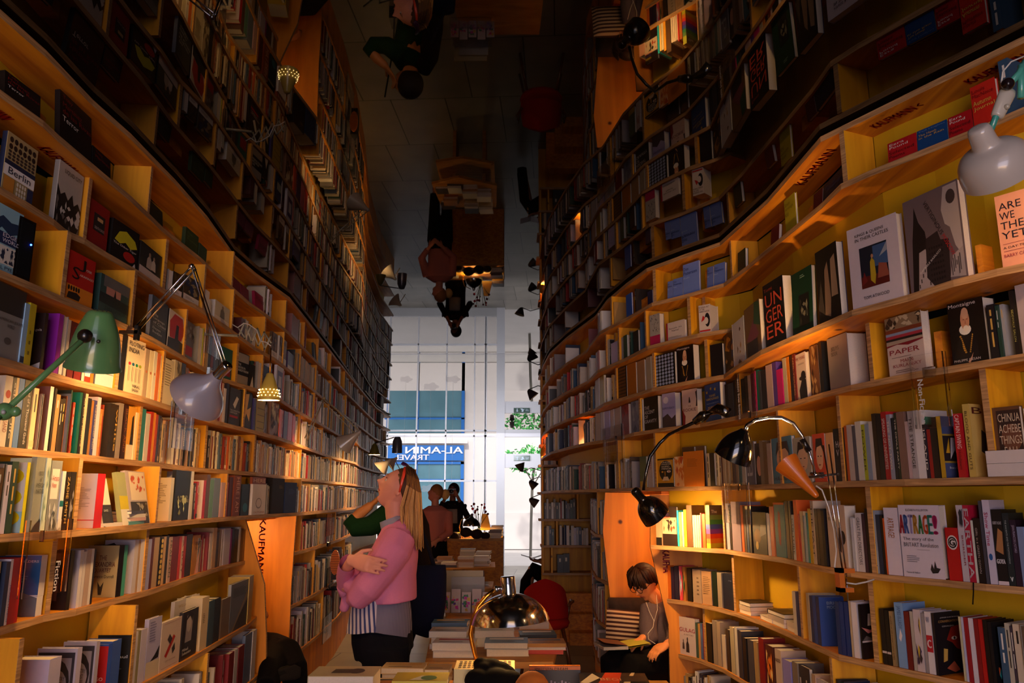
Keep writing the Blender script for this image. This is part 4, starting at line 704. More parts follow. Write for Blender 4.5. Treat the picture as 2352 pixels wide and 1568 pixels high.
for x,w_,y,c in ((1557,4,1172,'20a0b0'),(1562,5,1176,'e8c070'),(1568,4,1176,'f0e0b8'),(1573,6,1170,'e8a028'),(1580,12,1160,'5a3c20'),(1593,4,1183,'e8d0b0'),(1598,4,1183,'e8d0b0'),(1603,4,1183,'e4ccac'),(1608,3,1183,'e4ccac'),(1611,3,1178,'c81c20'),(1615,7,1180,'b86020')): b('R5','s',x,x+w_,y,c)
rb = [R_(c,0,v0,1,v0+.11) for c,v0 in (('b8b020',.0),('c87018',.11),('c82814',.22),('70208c',.33),('28489c',.44),('1c7838',.55),('5c8040',.66))]
b('R5','s',1624,1633,1160,'b8b020',rb,side=rb+[R_('4c4438',0,.77,1,1)]+ln(['The'],'ccc',.1,.8,.5,.9),d=.14,desc='rainbow striped thick paperback')
for x,w_,y,c in ((1665,5,1170,'241814'),(1671,7,1156,'9c94a8'),(1679,4,1160,'14100f'),(1684,20,1152,'7c6c80'),(1706,5,1160,'c85818'),(1712,5,1162,'3c2c1c'),(1718,4,1170,'244064'),(1723,5,1164,'1c1414')): b('R5','s',x,x+w_,y,c,sp_('Seeing','c8c0cc',.6,.95) if x==1679 else ())
b('R5','f',1732,1764,1176,'14100c',[E_('7a5428',.1,.25,.6,.6),P_('8c8478',(.5,.4),(.98,.5),(.98,.7),(.6,.7)),E_('c8a860',.2,.1,.4,.3)],th=.02,desc='black paperback with golden eye like shape'); b('R5','s',1766,1771,1180,'d8c8b8'); b('R5','s',1773,1781,1163,'c87048')
b('R5','f',1783,1808,1154,'346068',[R_('c86828',0,0,.06,1),R_('c86828',0,.96,1,1),P_('7a2c1c',(.4,.25),(.35,.55),(.45,.85),(.6,.8),(.62,.4),(.55,.2))],desc='teal picture book with a red dancer, orange edged')
for x,w_,y,c,t in ((1810,7,1150,'1c1410',''),(1818,5,1150,'241814',''),(1824,6,1182,'c8c8cc','CULTURE'),(1830,8,1148,'e06018',''),(1839,4,1180,'b81820',''),(1844,9,1174,'c8b490',''),(1850,8,1184,'a8c0d0',''),(1858,4,1178,'208088',''),(1863,6,1168,'c8a820',''),(1870,7,1150,'c8b4a0','THE PAST'),(1878,7,1168,'20160f',''),(1886,8,1168,'241c14',''),(1894,7,1172,'18141c','')): b('R5','s',x,x+w_,y,c,sp_(t,'14100f' if c[0] in 'bc' else 'ccc') if t else ())
b('R5','f',1908,1950,1160,'c0a898',[P_('2c1c1c',(.55,.3),(.62,.65),(.75,.62),(.7,.25)),E_('201618',.66,.38,.96,.6)]+ln(['NEW','RINGS'],'4c4440',.1,.74,.5,.9),th=.05,desc='pale pink art book with dark pebble shapes, behind the chrome rods')
for x,w_,y,c,t in ((1962,5,1188,'a8a8b4',''),(1968,5,1190,'c8c8d0',''),(1974,14,1178,'bcb4b8','GREAT FILM DIRECTORS'),(1989,7,1180,'34202c',''),(1997,11,1168,'140e10',''),(2009,12,1172,'8890a0','cinema journal'),(2022,9,1182,'1c2c40',''),(2032,6,1184,'14100f',''),(2038,4,1190,'c05018','')): b('R5','s',x,x+w_,y,c,sp_(t,'3c3c44') if t else ())
art = [('t',ch,c,.30+.074*i,.60,.366+.074*i,.82,0,.02) for i,(ch,c) in enumerate(zip('ARTRAGE!',('8c1c2c','34508c','8c7ca8','a8782c','2c6c3c','b84c2c','2c7868','a8205c')))]
b('R5','s',2042,2074,1166,'c8bcc8',sp_('ARTRAGE!','a06030',.55,.85,.25,.7),d=.15,desc='white art book with rainbow lettering, spine of the rear copy')
b('R5','f',2077,2172,1160,'c8bcc8',[('t',ch,c,.02+.118*i,.60,.12+.118*i,.86,0,.02) for i,(ch,c) in enumerate(zip('ARTRAGE!',('8c1c2c','34508c','8c7ca8','a8782c','2c6c3c','b84c2c','2c7868','a8205c')))]+ln(['ELIZABETH FULLERTON'],'3c3840',.2,.91,.75,.95)+ln(['The story of the','BRITART Revolution'],'4c4850',.08,.41,.92,.56)+[P_('1c181c',(.68,.12),(.72,.2),(.76,.13),(.8,.24),(.83,.15),(.92,.14),(.85,.08),(.72,.07)),R_('3c3840',.4,.38,.7,.383)]+para('6c6870',.12,.2,.45,.3,4)+ln(['Thames & Hudson'],'2c2830',.08,.05,.42,.08),th=.045,d=.005,desc='white art book with rainbow coloured capitals, cover facing out')
b('R5','s',2182,2211,1212,'b01018',[E_('d8ccc8',.1,.58,.95,.86),E_('141018',.16,.61,.89,.83),E_('d8ccc8',.24,.64,.81,.80),('t','G','14100f',.32,.66,.74,.78,0,.04)],desc='bright red book with a white G in a black ring')
b('R5','s',2213,2228,1160,'b8b0bc',speck(['2c2c34'],.05,.7,.95,.95,6,2,.3)+sp_('BORDER','8c1c2c',.2,.6,.55,.8)); b('R5','s',2229,2243,1160,'a81838',sp_('EARTHA','e0d4dc',.05,.95,.15,.9,.03),desc='crimson and white book with huge sideways letters')
b('R5','s',2244,2249,1195,'c8c8c0'); b('R5','s',2250,2266,1190,'141014',sp_('GIRL in a GREEN GOWN','a89c98',.15,.85,.3,.6)); b('R5','s',2267,2274,1150,'3c3c48')
b('R5','s',2276,2293,1148,'b8b0c4',sp_('Show Time','a02858',.45,.85,.2,.7)+[E_('20508c',.2,.28,.7,.36)],desc='white spined art book with a magenta title')
b('R5','s',2295,2319,1170,'141012',[P_('a06c40',(.1,.45),(.5,.75),(.9,.7),(.8,.4)),R_('c8b8c0',0,0,1,.05)]+[('t','GOYA','c8c0c4',.1,.28,.9,.34,0,.03),('t','ROBERT HUGHES','b8b0b4',.08,.8,.92,.84,0,.012)],desc='black art monograph with a painted reclining face')
b('R5','s',2320,2335,1178,'1c2428',sp_('THE ANCIENTS AND THE POSTMODERNS','a0a8a8',.3,.9,.35,.6)+[('t','V','d0d4d8',.3,.06,.7,.12,0,.03)]); b('R5','s',2336,2350,1194,'241428',sp_('JEAN-FRANCOIS LYOTARD','a898b0',.5,.92)); b('R5','s',2351,2366,1210,'8094c0')
b('R6','s',1528,1533,1315,'6c141c'); b('R6','s',1534,1542,1298,'c05c18'); b('R6','s',1543,1550,1302,'241430'); b('R6','s',1551,1560,1300,'1c1830'); b('R6','s',1562,1568,1300,'c84050',speck(['6080b0','e0d8d8'],.1,.1,.9,.9,8,3,.3)); b('R6','s',1570,1576,1302,'a86c30',speck(['406040','201410'],.1,.1,.9,.9,8,3,.3)); b('R6','s',1580,1590,1305,'1c140f')
b('R6','s',1593,1612,1308,'a08874',para('6a5444',.5,.2,.8,.8,5)); b('R6','f',1614,1636,1312,'b08864',para('7a5c40',.15,.3,.9,.85,10),desc='tan back cover facing out on the sixth right shelf'); b('R6','s',1638,1649,1312,'0c1c14'); b('R6','s',1650,1660,1315,'8c8074'); b('R6','f',1663,1687,1318,'10182c',ln(['ONE'],'8890b0',.6,.8,.9,.84),desc='navy paperback facing out left of the flat stack')
blue = 'b'
b('R6','s',1825,1832,1358,'d0c4b4'); b('R6','s',1833,1840,1360,'1c2c60',side=[R_('1c3c84',0,0,1,1)]+ln(['A P','C'],'8898c0',.3,.75,.6,.9),d=.11,desc='blue uniform edition book, leftmost of the blue row with cover visible')
b('R6','s',1858,1864,1362,'b09c80'); b('R6','s',1866,1872,1368,'182858'); b('R6','s',1873,1879,1368,'20408c'); b('R6','s',1880,1888,1370,'182858',side=[R_('1c3c88',0,0,1,1)]+ln(['BRICK','MOON'],'8898c0',.3,.75,.9,.92),d=.11,desc='blue uniform edition book, cover visible in the middle of the blue row')
for x in (1926,1936,1947): b('R6','s',x,x+9,1382,'182c64')
b('R6','s',1958,1963,1380,'a89478',side=[R_('b8b0b8',0,0,1,1)],d=.08); b('R6','s',1964,1976,1383,'c8c0c8')
b('R6','s',1981,1984,1388,'100c0f',side=[R_('100c0f',0,0,1,1),R_('c8b8b8',0,.30,1,.33),P_('c07870',(.0,.58),(.4,.52),(.95,.6),(.8,.52),(.3,.46)),P_('c8c0b8',(.3,.6),(.35,.82),(.5,.82),(.5,.6)),P_('4c8068',(.5,.58),(.55,.82),(.75,.8),(.8,.58)),P_('5c5454',(.0,.33),(.2,.42),(.5,.36),(.8,.44),(1,.33))],d=.12,desc='black classic with two figures on a flying carpet')
b('R6','s',2030,2040,1398,'0e0b0e',[R_('b8a8a8',0,.2,1,.24)]); b('R6','s',2041,2050,1402,'0e0b0e',[R_('b8a8a8',0,.2,1,.24)]); b('R6','s',2052,2060,1404,'8c7450',sp_('WAKE UP SIR JONATHAN AMES','3c2c1c'))
b('R6','s',2066,2086,1384,'6c90c0',sp_('JAMES ELLROY','345080',.6,.95)+[P_('d8ccd0',(.3,.45),(.5,.6),(.7,.5),(.5,.4))],side=[R_('6c90c0',0,0,1,1)],d=.13,desc='pale blue book with a white falling figure on the spine')
b('R6','s',2087,2099,1404,'5c1014'); b('R6','s',2101,2108,1404,'a09890'); b('R6','s',2109,2126,1400,'b8acb4',speck(['2c2028','c0a030','301c48'],.1,.1,.9,.9,10,4,.25)); b('R6','s',2128,2135,1408,'8c8488'); b('R6','s',2136,2150,1405,'c8c0c8',[R_('a81424',0,.35,1,.62)]+[('t','W','3c4c7c',.2,.82,.8,.92,0,.01),('t','C','e0d0d4',.2,.42,.8,.55,0,.03)])
b('R6','s',2152,2158,1408,'14121c',side=[R_('121018',0,0,1,1),P_('8c2018',(.4,.55),(.6,.75),(.95,.78),(1,.35),(.75,.4),(.6,.5)),E_('e0d8d0',.58,.54,.8,.6),E_('101018',.66,.545,.73,.595),P_('c8a050',(.2,.2),(.25,.42),(.4,.4),(.35,.22)),P_('a85038',(.3,.1),(.6,.2),(.8,.05),(.6,.02))]+ln(['JORGE LUIS BORGES'],'c0b8b4',.2,.9,.95,.93)+ln(['CONVERSATIONS'],'b88c50',.12,.83,.95,.88)+ln(['OSVALDO'],'b0a8a4',.25,.76,.7,.79),d=.15,desc='navy black book with a red masked face')
for x,w_,y,c in ((2216,5,1418,'b8b090'),(2222,5,1420,'a8a8c8'),(2228,10,1420,'8c1420'),(2239,11,1422,'c4bcc8'),(2251,10,1425,'7c1018'),(2262,9,1428,'a81414'),(2273,10,1430,'0e0b0e')): b('R6','s',x,x+w_,y,c,h=.215)
b('R6','s',2284,2292,1432,'101016',side=[R_('0e0e14',0,0,1,1)]+ln(['Italo','Calvino'],'8890a0',.25,.5,.9,.7)+speck(['30a8b8','b84c20'],.1,.05,.5,.3,5,3,.12),d=.15,h=.21,desc='black novel with pale blue rounded lettering')
b('R7','s',1545,1549,1412,'4c140c'); b('R7','s',1550,1555,1418,'6a5c54'); b('R7','s',1556,1560,1420,'202c50'); b('R7','f',1562,1600,1418,'c0b0b0',[R_('c0b0b0',0,0,1,1)]+ln(['GULAG'],'a01c28',.04,.6,.98,.74)+ln(['A HISTORY'],'6c5c5c',.3,.52,.9,.57)+figure('2c2424','3c3030',.5,.08,.2)+figure('3c3030','4c4040',.25,.15,.13),sp='a01818',th=.04,desc='white history book with red block title')
for x,w_,y,c in ((1600,5,1430,'3c5044'),(1606,5,1432,'b08040'),(1611,5,1432,'405c90'),(1617,3,1432,'8c1c24'),(1621,16,1430,'181410'),(1640,9,1425,'8c7c70'),(1650,8,1428,'a08c78'),(1661,8,1458,'c8b8a8'),(1671,8,1445,'241c18'),(1681,9,1440,'b0a488'),(1692,6,1440,'c8c0b8'),(1699,9,1448,'2c2c38'),(1710,8,1450,'14100f'),(1722,12,1450,'403c44')): b('R7','s',x,x+w_,y,c,h=.22 if x>1700 else None)
b('R7','s',1736,1745,1470,'9c7c50',h=.22); b('R7','s',1748,1760,1465,'7a1418',side=[R_('701418',0,0,1,1)],d=.12,h=.25)
b('R7','s',1764,1781,1488,'4c1c10',speck(['d87020','e8c080'],.1,.1,.9,.9,10,3,.25),h=.23); b('R7','s',1786,1800,1500,'c0a898',[('t','NICO','3c1818',.1,.75,.9,.82,0,.02)],h=.23); b('R7','s',1803,1822,1530,'8c84d0',h=.2); b('R7','s',1826,1838,1525,'7c7068',h=.21); b('R7','f',1842,1866,1528,'2c2830',ln(['H'],'c8c0c8',.1,.4,.8,.8),h=.21); b('R7','s',1872,1880,1532,'b89880',h=.2); b('R7','f',1882,1912,1540,'b8acb8',[R_('8c2c50',.1,.88,.95,.9)],h=.19)
# ---- everything else: rows filled with spines
def fill(k, xa, xb, hmin, hmax, pal, seed, gap=.0, tmin=.010, tmax=.032, dmin=.11, dmax=.135):
    r = random.Random(seed); L = LINE[k]; a, _ = onshelf(k, xa); b2, _ = onshelf(k, xb)
    def arc(px):
        p, d = onshelf(k, px); s = 0
        for i in range(len(L)-1):
            sl = (L[i+1]-L[i]).length; t = (p-L[i]).dot((L[i+1]-L[i]).normalized())
            if -1e-4 <= t <= sl+1e-4 and (p-(L[i]+(L[i+1]-L[i]).normalized()*t)).length < 1e-3: return s+t
            s += sl
        return s
    def pt(s):
        for i in range(len(L)-1):
            sl = (L[i+1]-L[i]).length
            if s <= sl: return L[i]+(L[i+1]-L[i]).normalized()*s
            s -= sl
        return L[-1]
    s0, s1 = arc(xa), arc(xb); s = s0
    blocked = sorted((arc(bk['px'][0]), arc(bk['px'][1])) for bk in BOOKS if bk['k'] == k and bk['hero'] and not (bk['d'] and bk['d'] < .03))
    divs = sorted(arc(p) for p in {**DIVL, **DIVR}.get(k, []))
    blocked += [(d_-.013, d_+.013) for d_ in divs]; blocked.sort()
    while s < s1:
        if gap and r.random() < gap: s += r.uniform(.05,.18); continue
        t = r.uniform(tmin, tmax); e_ = s+t
        hit = [q for q in blocked if q[0] < e_ and q[1] > s]
        if hit:
            s = max(q[1] for q in hit)+.0005; continue
        if e_ > s1: break
        kind = r.choices(['s','p','s'], [5,1.2,3])[0]; c = r.choice(pal)
        A, B_ = pt(s), pt(e_-.0008)
        h_ = r.uniform(hmin, hmax); items = []
        if kind == 's':
            ink = r.choice(['1c1818','3c2c28']) if sum(hx(c)) > 1.0 else r.choice(['d8d0c8','c8a050','b8b8c0'])
            v = .9
            for _ in range(r.randint(1,3)):
                l = r.uniform(.1,.3); items.append(R_(ink,.38,v-l,.62,v)); v -= l+.05
                if v < .35: break
            if r.random() < .3: items.append(R_(r.choice(pal),0,.04,1,.14))
        BOOKS.append(dict(k=k, kind=kind, P=(A, B_), h=h_, yt=None, col=c, items=items, side=[], sp=c, d=r.uniform(dmin,dmax), desc=None, th=None, tilt=0, hero=False, px=(proj(A)[0],proj(B_)[0])))
        s = e_+r.choice([0,0,0,.001,.003])
G = ['d8d0c8','c8b8a4','b0a898','141216','1c1a20','2c2420','6c1418','a81c1c','24304c','34506c','8c8488','d8ccd4','c8a878','4c3424','705c4c','b08850','203c34','c0b8c8','9a9aa0','e0dcd8','3c3440','d4c4b4']
WM = ['e8d0a0','d8b888','f0e0c0','c89868','b87838','6c3c1c','d86028','1c140f','8c2c18','c8a870','e0c898','4c5c68','2c2018','a87c50']
for k, xa, xb, h0, h1, pal, sd, gp in (
 ('L1',-80,8,.17,.2,G,1,.6),('L1',610,890,.17,.2,G,2,.45),
 ('L2',-90,0,.19,.22,G,3,.3),('L2',676,890,.18,.21,G,4,.12),
 ('L3',574,890,.17,.22,G,5,.05),
 ('L4',427,520,.17,.21,WM,6,.02),('L4',607,890,.17,.22,G,7,.04),
 ('L5',-80,690,.17,.215,WM,8,.0),('L5',690,890,.17,.22,G,9,0),
 ('L6',-80,40,.18,.22,G,10,0),('L6',434,530,.17,.21,G,11,0),('L6',608,890,.16,.22,G,12,0),
 ('L7',-90,0,.2,.23,G,13,0),('L7',400,560,.17,.2,G,14,0),('L9',-60,520,.2,.26,G,15,.2),
 ('M7',692,815,.17,.22,G,16,.02),('M8',672,810,.19,.26,G,17,.02),('M9',668,800,.2,.28,G,18,.02),
 ('R1',1250,1480,.15,.2,G,19,.5),('RA',1250,1480,.15,.2,G,20,.25),('R2',1250,1420,.15,.2,G,21,.12),
 ('R3',1250,1370,.16,.21,G,22,.05),('R4',1250,1488,.17,.22,G,23,.03),('R4',1620,1712,.17,.2,WM,24,.05),
 ('R4',2362,2480,.2,.24,G,25,.0),('R5',2366,2470,.2,.24,G,26,0),('R6',2300,2450,.19,.22,G,27,0),('R7',1914,2200,.18,.24,G,28,0),
 ('R3',2275,2330,.17,.2,G,35,.3),('R1',2300,2460,.17,.2,G,36,.3),
 ('R8',1550,1900,.17,.24,G,29,.0),('N5',1340,1392,.2,.28,G,30,0),('N6',1335,1400,.2,.26,G,31,0),('N7',1335,1405,.18,.26,G,32,.0),('N8',1340,1410,.15,.22,G,33,.2)):
    fill(k, xa, xb, h0, h1, pal, sd, gp)
rfc = random.Random(77)
for z, xe, pal, h0, h1 in ((1.56,.84,WM,.17,.22),(1.26,.72,G,.17,.23),(.97,.84,G,.16,.22),(.67,.60,['141014','1c181c','100c10'],.18,.21),(1.87,.50,G,.14,.17),(2.10,.8,G,.14,.18),(2.34,.8,G,.15,.2),(2.62,.8,G,.15,.2)):
    x = .37
    while x < xe:
        t = rfc.uniform(.014,.034) if z > .7 else .07
        if not any(x < dx+.024 and x+t > dx-.002 and zz == z for zz, dx in ((1.87,.56),(1.56,.62),(1.26,.74),(.97,.5),(.67,.44),(2.10,.5),(2.34,.6))):
            c = rfc.choice(pal); BOOKS.append(dict(k='FC', kind=rfc.choice('sssp') if z > .7 else 's', P=(Vector((x,9.135,z)),Vector((x+t-.001,9.135,z))), h=rfc.uniform(h0,h1), yt=None, col=c, items=[R_('c8b8a0',.3,.6,.6,.8)], side=[], sp=c, d=.13, desc=None, th=None, tilt=0, hero=False, px=(proj((x,9.13,z))[0],proj((x+t,9.13,z))[0])))
        x += t
def surf(M, O, U, V, w_, h_, off):
    N = U.cross(V)
    return lambda u, v, e=0: M @ (O+U*(u*w_)+V*(v*h_)+N*(off+e))
def ink(mb, O, U, V, w_, h_, items, off=.0007):
    N = U.cross(V).normalized()
    for n_, it in enumerate(items):
        e = off+.00025*n_ if len(items) < 8 else off+.0018*n_/len(items)
        f = lambda u, v: O+U*(min(max(u,.0),1)*w_)+V*(min(max(v,0),1)*h_)+N*e
        if it[0] == 'r':
            _, c, u0, v0, u1, v1 = it; mb.poly([f(u0,v0),f(u1,v0),f(u1,v1),f(u0,v1)], c)
        elif it[0] == 'e':
            _, c, u0, v0, u1, v1 = it; a, b2 = (u0+u1)/2, (v0+v1)/2
            mb.poly([f(a+(u1-u0)/2*math.cos(t*math.pi/7), b2+(v1-v0)/2*math.sin(t*math.pi/7)) for t in range(14)], c)
        elif it[0] == 'p': mb.poly([f(*q) for q in it[2]], it[1])
        elif it[0] == 'd':
            _, t, c, u0, v0, u1, v1, hh = it; e2 = off+.0022; a = O+U*(u0*w_)+V*(v0*h_)+N*e2; dd = O+U*(u1*w_)+V*(v1*h_)+N*e2-a
            mb.text(t, a, dd.normalized(), N.cross(dd.normalized()), dd.length, hh*h_, c)
        elif it[0] == 't':
            _, t, c, u0, v0, u1, v1, rot, bo = it; e = off+.0022
            if rot: mb.text(t, O+U*(u0*w_)+V*(v1*h_)+N*e, -V, U, (v1-v0)*h_, (u1-u0)*w_, c, bo)
            else: mb.text(t, f(u0,v0), U, V, (u1-u0)*w_, (v1-v0)*h_, c, bo)
X_, Y_, Z_ = Vector((1,0,0)), Vector((0,1,0)), Vector((0,0,1))
def book_parts(bk, w_, h_, full=True):
    """local frame: x to the right as seen from the aisle, y into the shelf, z up"""
    c = MB(); pg = MB(); art_ = MB(); kind = bk['kind']; col = bk['col']; spc = bk['sp']; e = .0022
    left = bk['k'][0] in 'LM'
    pc = 'd8ccb8' if kind != 'p' else bk['col']
    if kind == 'f':
        th = bk['th'] or .018
        c.box((0,0,0),(w_,e,h_),col).box((0,th-e,0),(w_,th,h_),spc).box((0,e,0),(e,th-e,h_),spc)
        pg.box((e,e,.003),(w_-.003,th-e,h_-.003),'d4c8bc')
        if full and bk['items']: ink(art_, Vector((0,0,0)), X_, Z_, w_, h_, bk['items'])
    else:
        d = bk['d'] or .125; th = w_
        if kind == 's':
            c.box((0,0,0),(th,e,h_),spc).box((0,e,0),(e,d,h_),col).box((th-e,e,0),(th,d,h_),col)
            pg.box((e,e,.003),(th-e,d-.003,h_-.003),'d8ccbc')
        else:
            c.box((0,0,0),(e,d,h_),'8a8480').box((th-e,0,0),(th,d,h_),'8a8480').box((e,d-e,0),(th-e,d,h_),'8a8480')
            pg.box((e,.002,.003),(th-e,d-e,h_-.003),pc)
        if full and bk['items']: ink(art_, Vector((0,0,0)), X_, Z_, th, h_, bk['items'])
        if full and bk['side']:
            if left: ink(art_, Vector((0,d,0)), -Y_, Z_, d, h_, bk['side'])
            else: ink(art_, Vector((th,0,0)), Y_, Z_, d, h_, bk['side'])
    return c, pg, art_
def place(bk):
    k = bk['k']
    if 'P' in bk: A, B_ = bk['P']
    else:
        (A, _), (B_, _) = onshelf(k, bk['px'][0]), onshelf(k, bk['px'][1])
    A = A.copy(); B_ = B_.copy(); d = (B_-A).normalized(); n = Vector((-d.y, d.x, 0))
    ins = .012 if bk['kind'] == 'f' else .008
    if bk['kind'] == 'f' and bk['d']: ins = .004 if bk['d'] < .03 else bk['d']
    if not bk['hero']: ins = .008+(hash((round(A.x*997),round(A.y*991))) % 7)*.002
    elif 'P' not in bk:
        xa, xb = bk['px']
        for _ in range(3):      # keep the measured footprint when the book stands back from the shelf edge
            xa += bk['px'][0]-proj(A+n*ins)[0]; xb += bk['px'][1]-proj(B_+n*ins)[0]
            A = onshelf(k, xa)[0].copy(); B_ = onshelf(k, xb)[0].copy()
            if (B_-A).length > 1e-3: d = (B_-A).normalized(); n = Vector((-d.y, d.x, 0))
    w_ = max((B_-A).length, .004)
    if bk['kind'] == 'f' and bk.get('d') is None: w_ = max(w_, .012)
    A += n*ins; h_ = bk['h']
    if h_ is None:
        mx = A+d*w_/2; lo, hi = .08, .45
        for _ in range(20):
            m = (lo+hi)/2
            if proj((mx.x,mx.y,A.z+m))[1] > bk['yt']: lo = m
            else: hi = m
        h_ = (lo+hi)/2
    tp = {**LT, **RTb}.get(k); room = (LZ[tp]-TH-LZ[k]-.006) if tp else .3
    if k == 'R2' and A.y > 4.4: room = LZ['RA']-TH-LZ['R2']-.006
    h_ = min(h_, room)
    M = Matrix.Translation(A+Vector((0,0,.0006))) @ Matrix.Rotation(math.atan2(d.y,d.x),4,'Z')
    if bk['tilt']: M = M @ Matrix.Rotation(-bk['tilt'],4,'X')
    return M, w_, h_
def area(M, w_, h_, bk):
    ps = [proj(M @ Vector((x,0,z))) for x in (0,w_) for z in (0,h_)]
    dd = (bk['d'] or .12) if bk['kind'] != 'f' else (bk['th'] or .018)
    ps += [proj(M @ Vector((x,dd,z))) for x in (0,w_) for z in (0,h_)] if bk['side'] else []
    xs_ = [min(max(p[0],0),2352) for p in ps]; ys_ = [min(max(p[1],0),1568) for p in ps]
    return (max(xs_)-min(xs_))*(max(ys_)-min(ys_))
SPECS = []
for bk in BOOKS:
    M, w_, h_ = place(bk); SPECS.append((area(M,w_,h_,bk)*(1.4 if bk['hero'] and bk['kind'] == 'f' and bk['desc'] else 1), bk, M, w_, h_))
# flat books and table books are added to SPECS by the table section (kind 'flat')
# ---------------------------------------------------------------- tables
def table(label, top, z, th, legs, name='table'):
    c = Vector((sum(p[0] for p in top)/len(top), sum(p[1] for p in top)/len(top), 0))
    r = empty(name, c, 0, label, 'table')
    T = MB().prism([(p[0]-c.x, p[1]-c.y) for p in top], z-th, z); T.build('table_top', M_TABLE, r)
    for q in legs:
        T = MB().prism([(p[0]-c.x, p[1]-c.y) for p in q], 0, z-th); T.build('leg_panel', M_TABLE, r)
    return r
def flat(x, y, z, w_, l, t, col, rz=0, items=(), spine='f', desc=None, where='a table', page='dccfc0'):
    bk = dict(k='T', kind='flat', col=col, items=list(items), side=[], sp=col, d=None, th=t, tilt=0, hero=True, desc=desc, spine=spine, where=where, page=page, px=(proj((x,y,z))[0],0))
    M = Matrix.Translation((x,y,z+.0004)) @ Matrix.Rotation(rz,4,'Z')
    ps = [proj(M @ Vector(q)) for q in ((-w_/2,-l/2,0),(w_/2,-l/2,0),(-w_/2,l/2,t),(w_/2,l/2,t))]
    xs_ = [min(max(p[0],0),2352) for p in ps]; ys_ = [min(max(p[1],0),1568) for p in ps]
    a = (max(xs_)-min(xs_))*(max(ys_)-min(ys_))
    SPECS.append((a*3+40, bk, M, w_, l)); return z+t
def flat_parts(bk, w_, l, full=True):
    c = MB(); pg = MB(); art_ = MB(); t = bk['th']; e = .0022; x, y = w_/2, l/2
    c.box((-x,-y,0),(x,y,e),bk['col']).box((-x,-y,t-e),(x,y,t),bk['col'])
    s = bk['spine']
    if s == 'f': c.box((-x,-y,e),(x,-y+e,t-e),bk['sp']); pg.box((-x+.003,-y+e,e),(x-.003,y-.003,t-e),bk['page'])
    else: c.box((-x,-y,e),(-x+e,y,t-e),bk['sp']); pg.box((-x+e,-y+.003,e),(x-.003,y-.003,t-e),bk['page'])
    if full and bk['items']: ink(art_, Vector((-x,-y,t)), X_, Y_, w_, l, bk['items'], .0006)
    return c, pg, art_
def pile(x, y, z, cols, w_, l, t, seed, where, desc=None):
    r = random.Random(seed)
    for i, c in enumerate(cols):
        it = []
        if i == len(cols)-1: it = [R_(r.choice(['2c2c30','a83020','e0d8d0','586878','c8a060']),.1,.55,.9,.8), R_('3c3838',.15,.2,.7,.26)]
        z = flat(x+r.uniform(-.008,.008), y+r.uniform(-.008,.008), z, w_*r.uniform(.96,1.02), l*r.uniform(.96,1.02), t*r.uniform(.85,1.15), c, r.uniform(-.06,.06), it, r.choice('fl'), desc, where)
    return z
table('front display table of pine plywood covered with books, nearest to the camera', [(-.72,2.35),(.62,2.35),(.62,3.35),(-.72,3.35)], .78, .03, [[(-.6,2.45),(-.56,2.45),(-.56,3.25),(-.6,3.25)],[(.46,2.45),(.50,2.45),(.50,3.25),(.46,3.25)]])
FT = 'the front table'
flat(-.60,2.98,.78,.235,.17,.035,'c8b890',0,(), 'l',desc='lower cream hardback of the pair at the left end',where=FT); flat(-.595,2.98,.8154,.23,.165,.075,'c4b48c',0,[P_('302820',(.3,.3),(.32,.7),(.6,.7),(.6,.3)),E_('1c181c',.55,.25,.8,.75)],'l',desc='thick cream hardback with a small dark oval picture, at the left end',where=FT)
flat(-.33,2.95,.78,.20,.15,.07,'b8a41c',0,[P_('e0dcd0',(.3,.1),(.5,.6),(.8,.5),(.7,.1)),E_('50743c',.5,.1,.8,.6)],'f',desc='yellow paperback with pale and green shapes',where=FT); flat(-.32,2.95,.8504,.19,.14,.028,'c8b020',0,[P_('e0dcd0',(.3,.1),(.5,.6),(.8,.5),(.7,.1)),E_('50743c',.5,.1,.8,.6)],'f',desc='top yellow paperback beside the cream hardback',where=FT)
flat(-.105,3.08,.78,.22,.16,.06,'8c9aa8',0,(),'f',desc='grey blue book under the dotted one',where=FT); flat(-.10,3.09,.8404,.22,.16,.05,'d0bc80',.0,circles('4c3c28',12,4,.05,.1,.95,.9),'f',desc='cream box set with small dots, behind the black cloth',where=FT)
flat(.36,2.96,.78,.24,.17,.05,'b01c14',0,(),'f',desc='red hardback under the magazine',where=FT); flat(.36,2.96,.8304,.24,.18,.04,'1c1814',-.05,[P_('d84018',(.25,.0),(.4,1),(.65,1),(.55,0)),P_('e0d0b8',(0,.1),(.2,.9),(.3,.5),(.1,0)),P_('e0c8a0',(.6,.0),(.8,1),(.85,1),(.7,0)),R_('2c2420',.62,.2,.95,.7)]+ln(['BEGI'],'e0b090',.3,.2,.6,.5),'f',desc='black and orange magazine at the right end',where=FT)
table('display table of pine plywood with stacks of white books behind the chrome lamp', [(-.42,4.02),(.20,4.02),(.26,4.6),(.22,5.75),(-.42,5.75),(-.47,4.8)], .72, .03, [[(-.3,4.3),(-.26,4.3),(-.36,5.4),(-.40,5.4)],[(.06,4.3),(.10,4.3),(.14,5.4),(.10,5.4)]])
MT = 'the table behind the chrome lamp'
pile(-.28,4.18,.72,['b8b0ac','c8c0bc'],.21,.15,.035,1,MT); pile(-.03,4.22,.72,['d8ccb8','5c6468'],.22,.16,.032,2,MT); pile(.17,4.28,.72,['c83418','c83418','b87c24'],.20,.15,.017,3,MT)
pile(-.33,4.42,.72,['c8b08c','d0c0a8','b8b0ac'],.2,.15,.03,4,MT); pile(-.10,4.48,.72,['d8d0c0','d8ccb4'],.22,.15,.04,5,MT); pile(.14,4.5,.72,['c8b8a8','2c2824'],.2,.15,.03,6,MT)
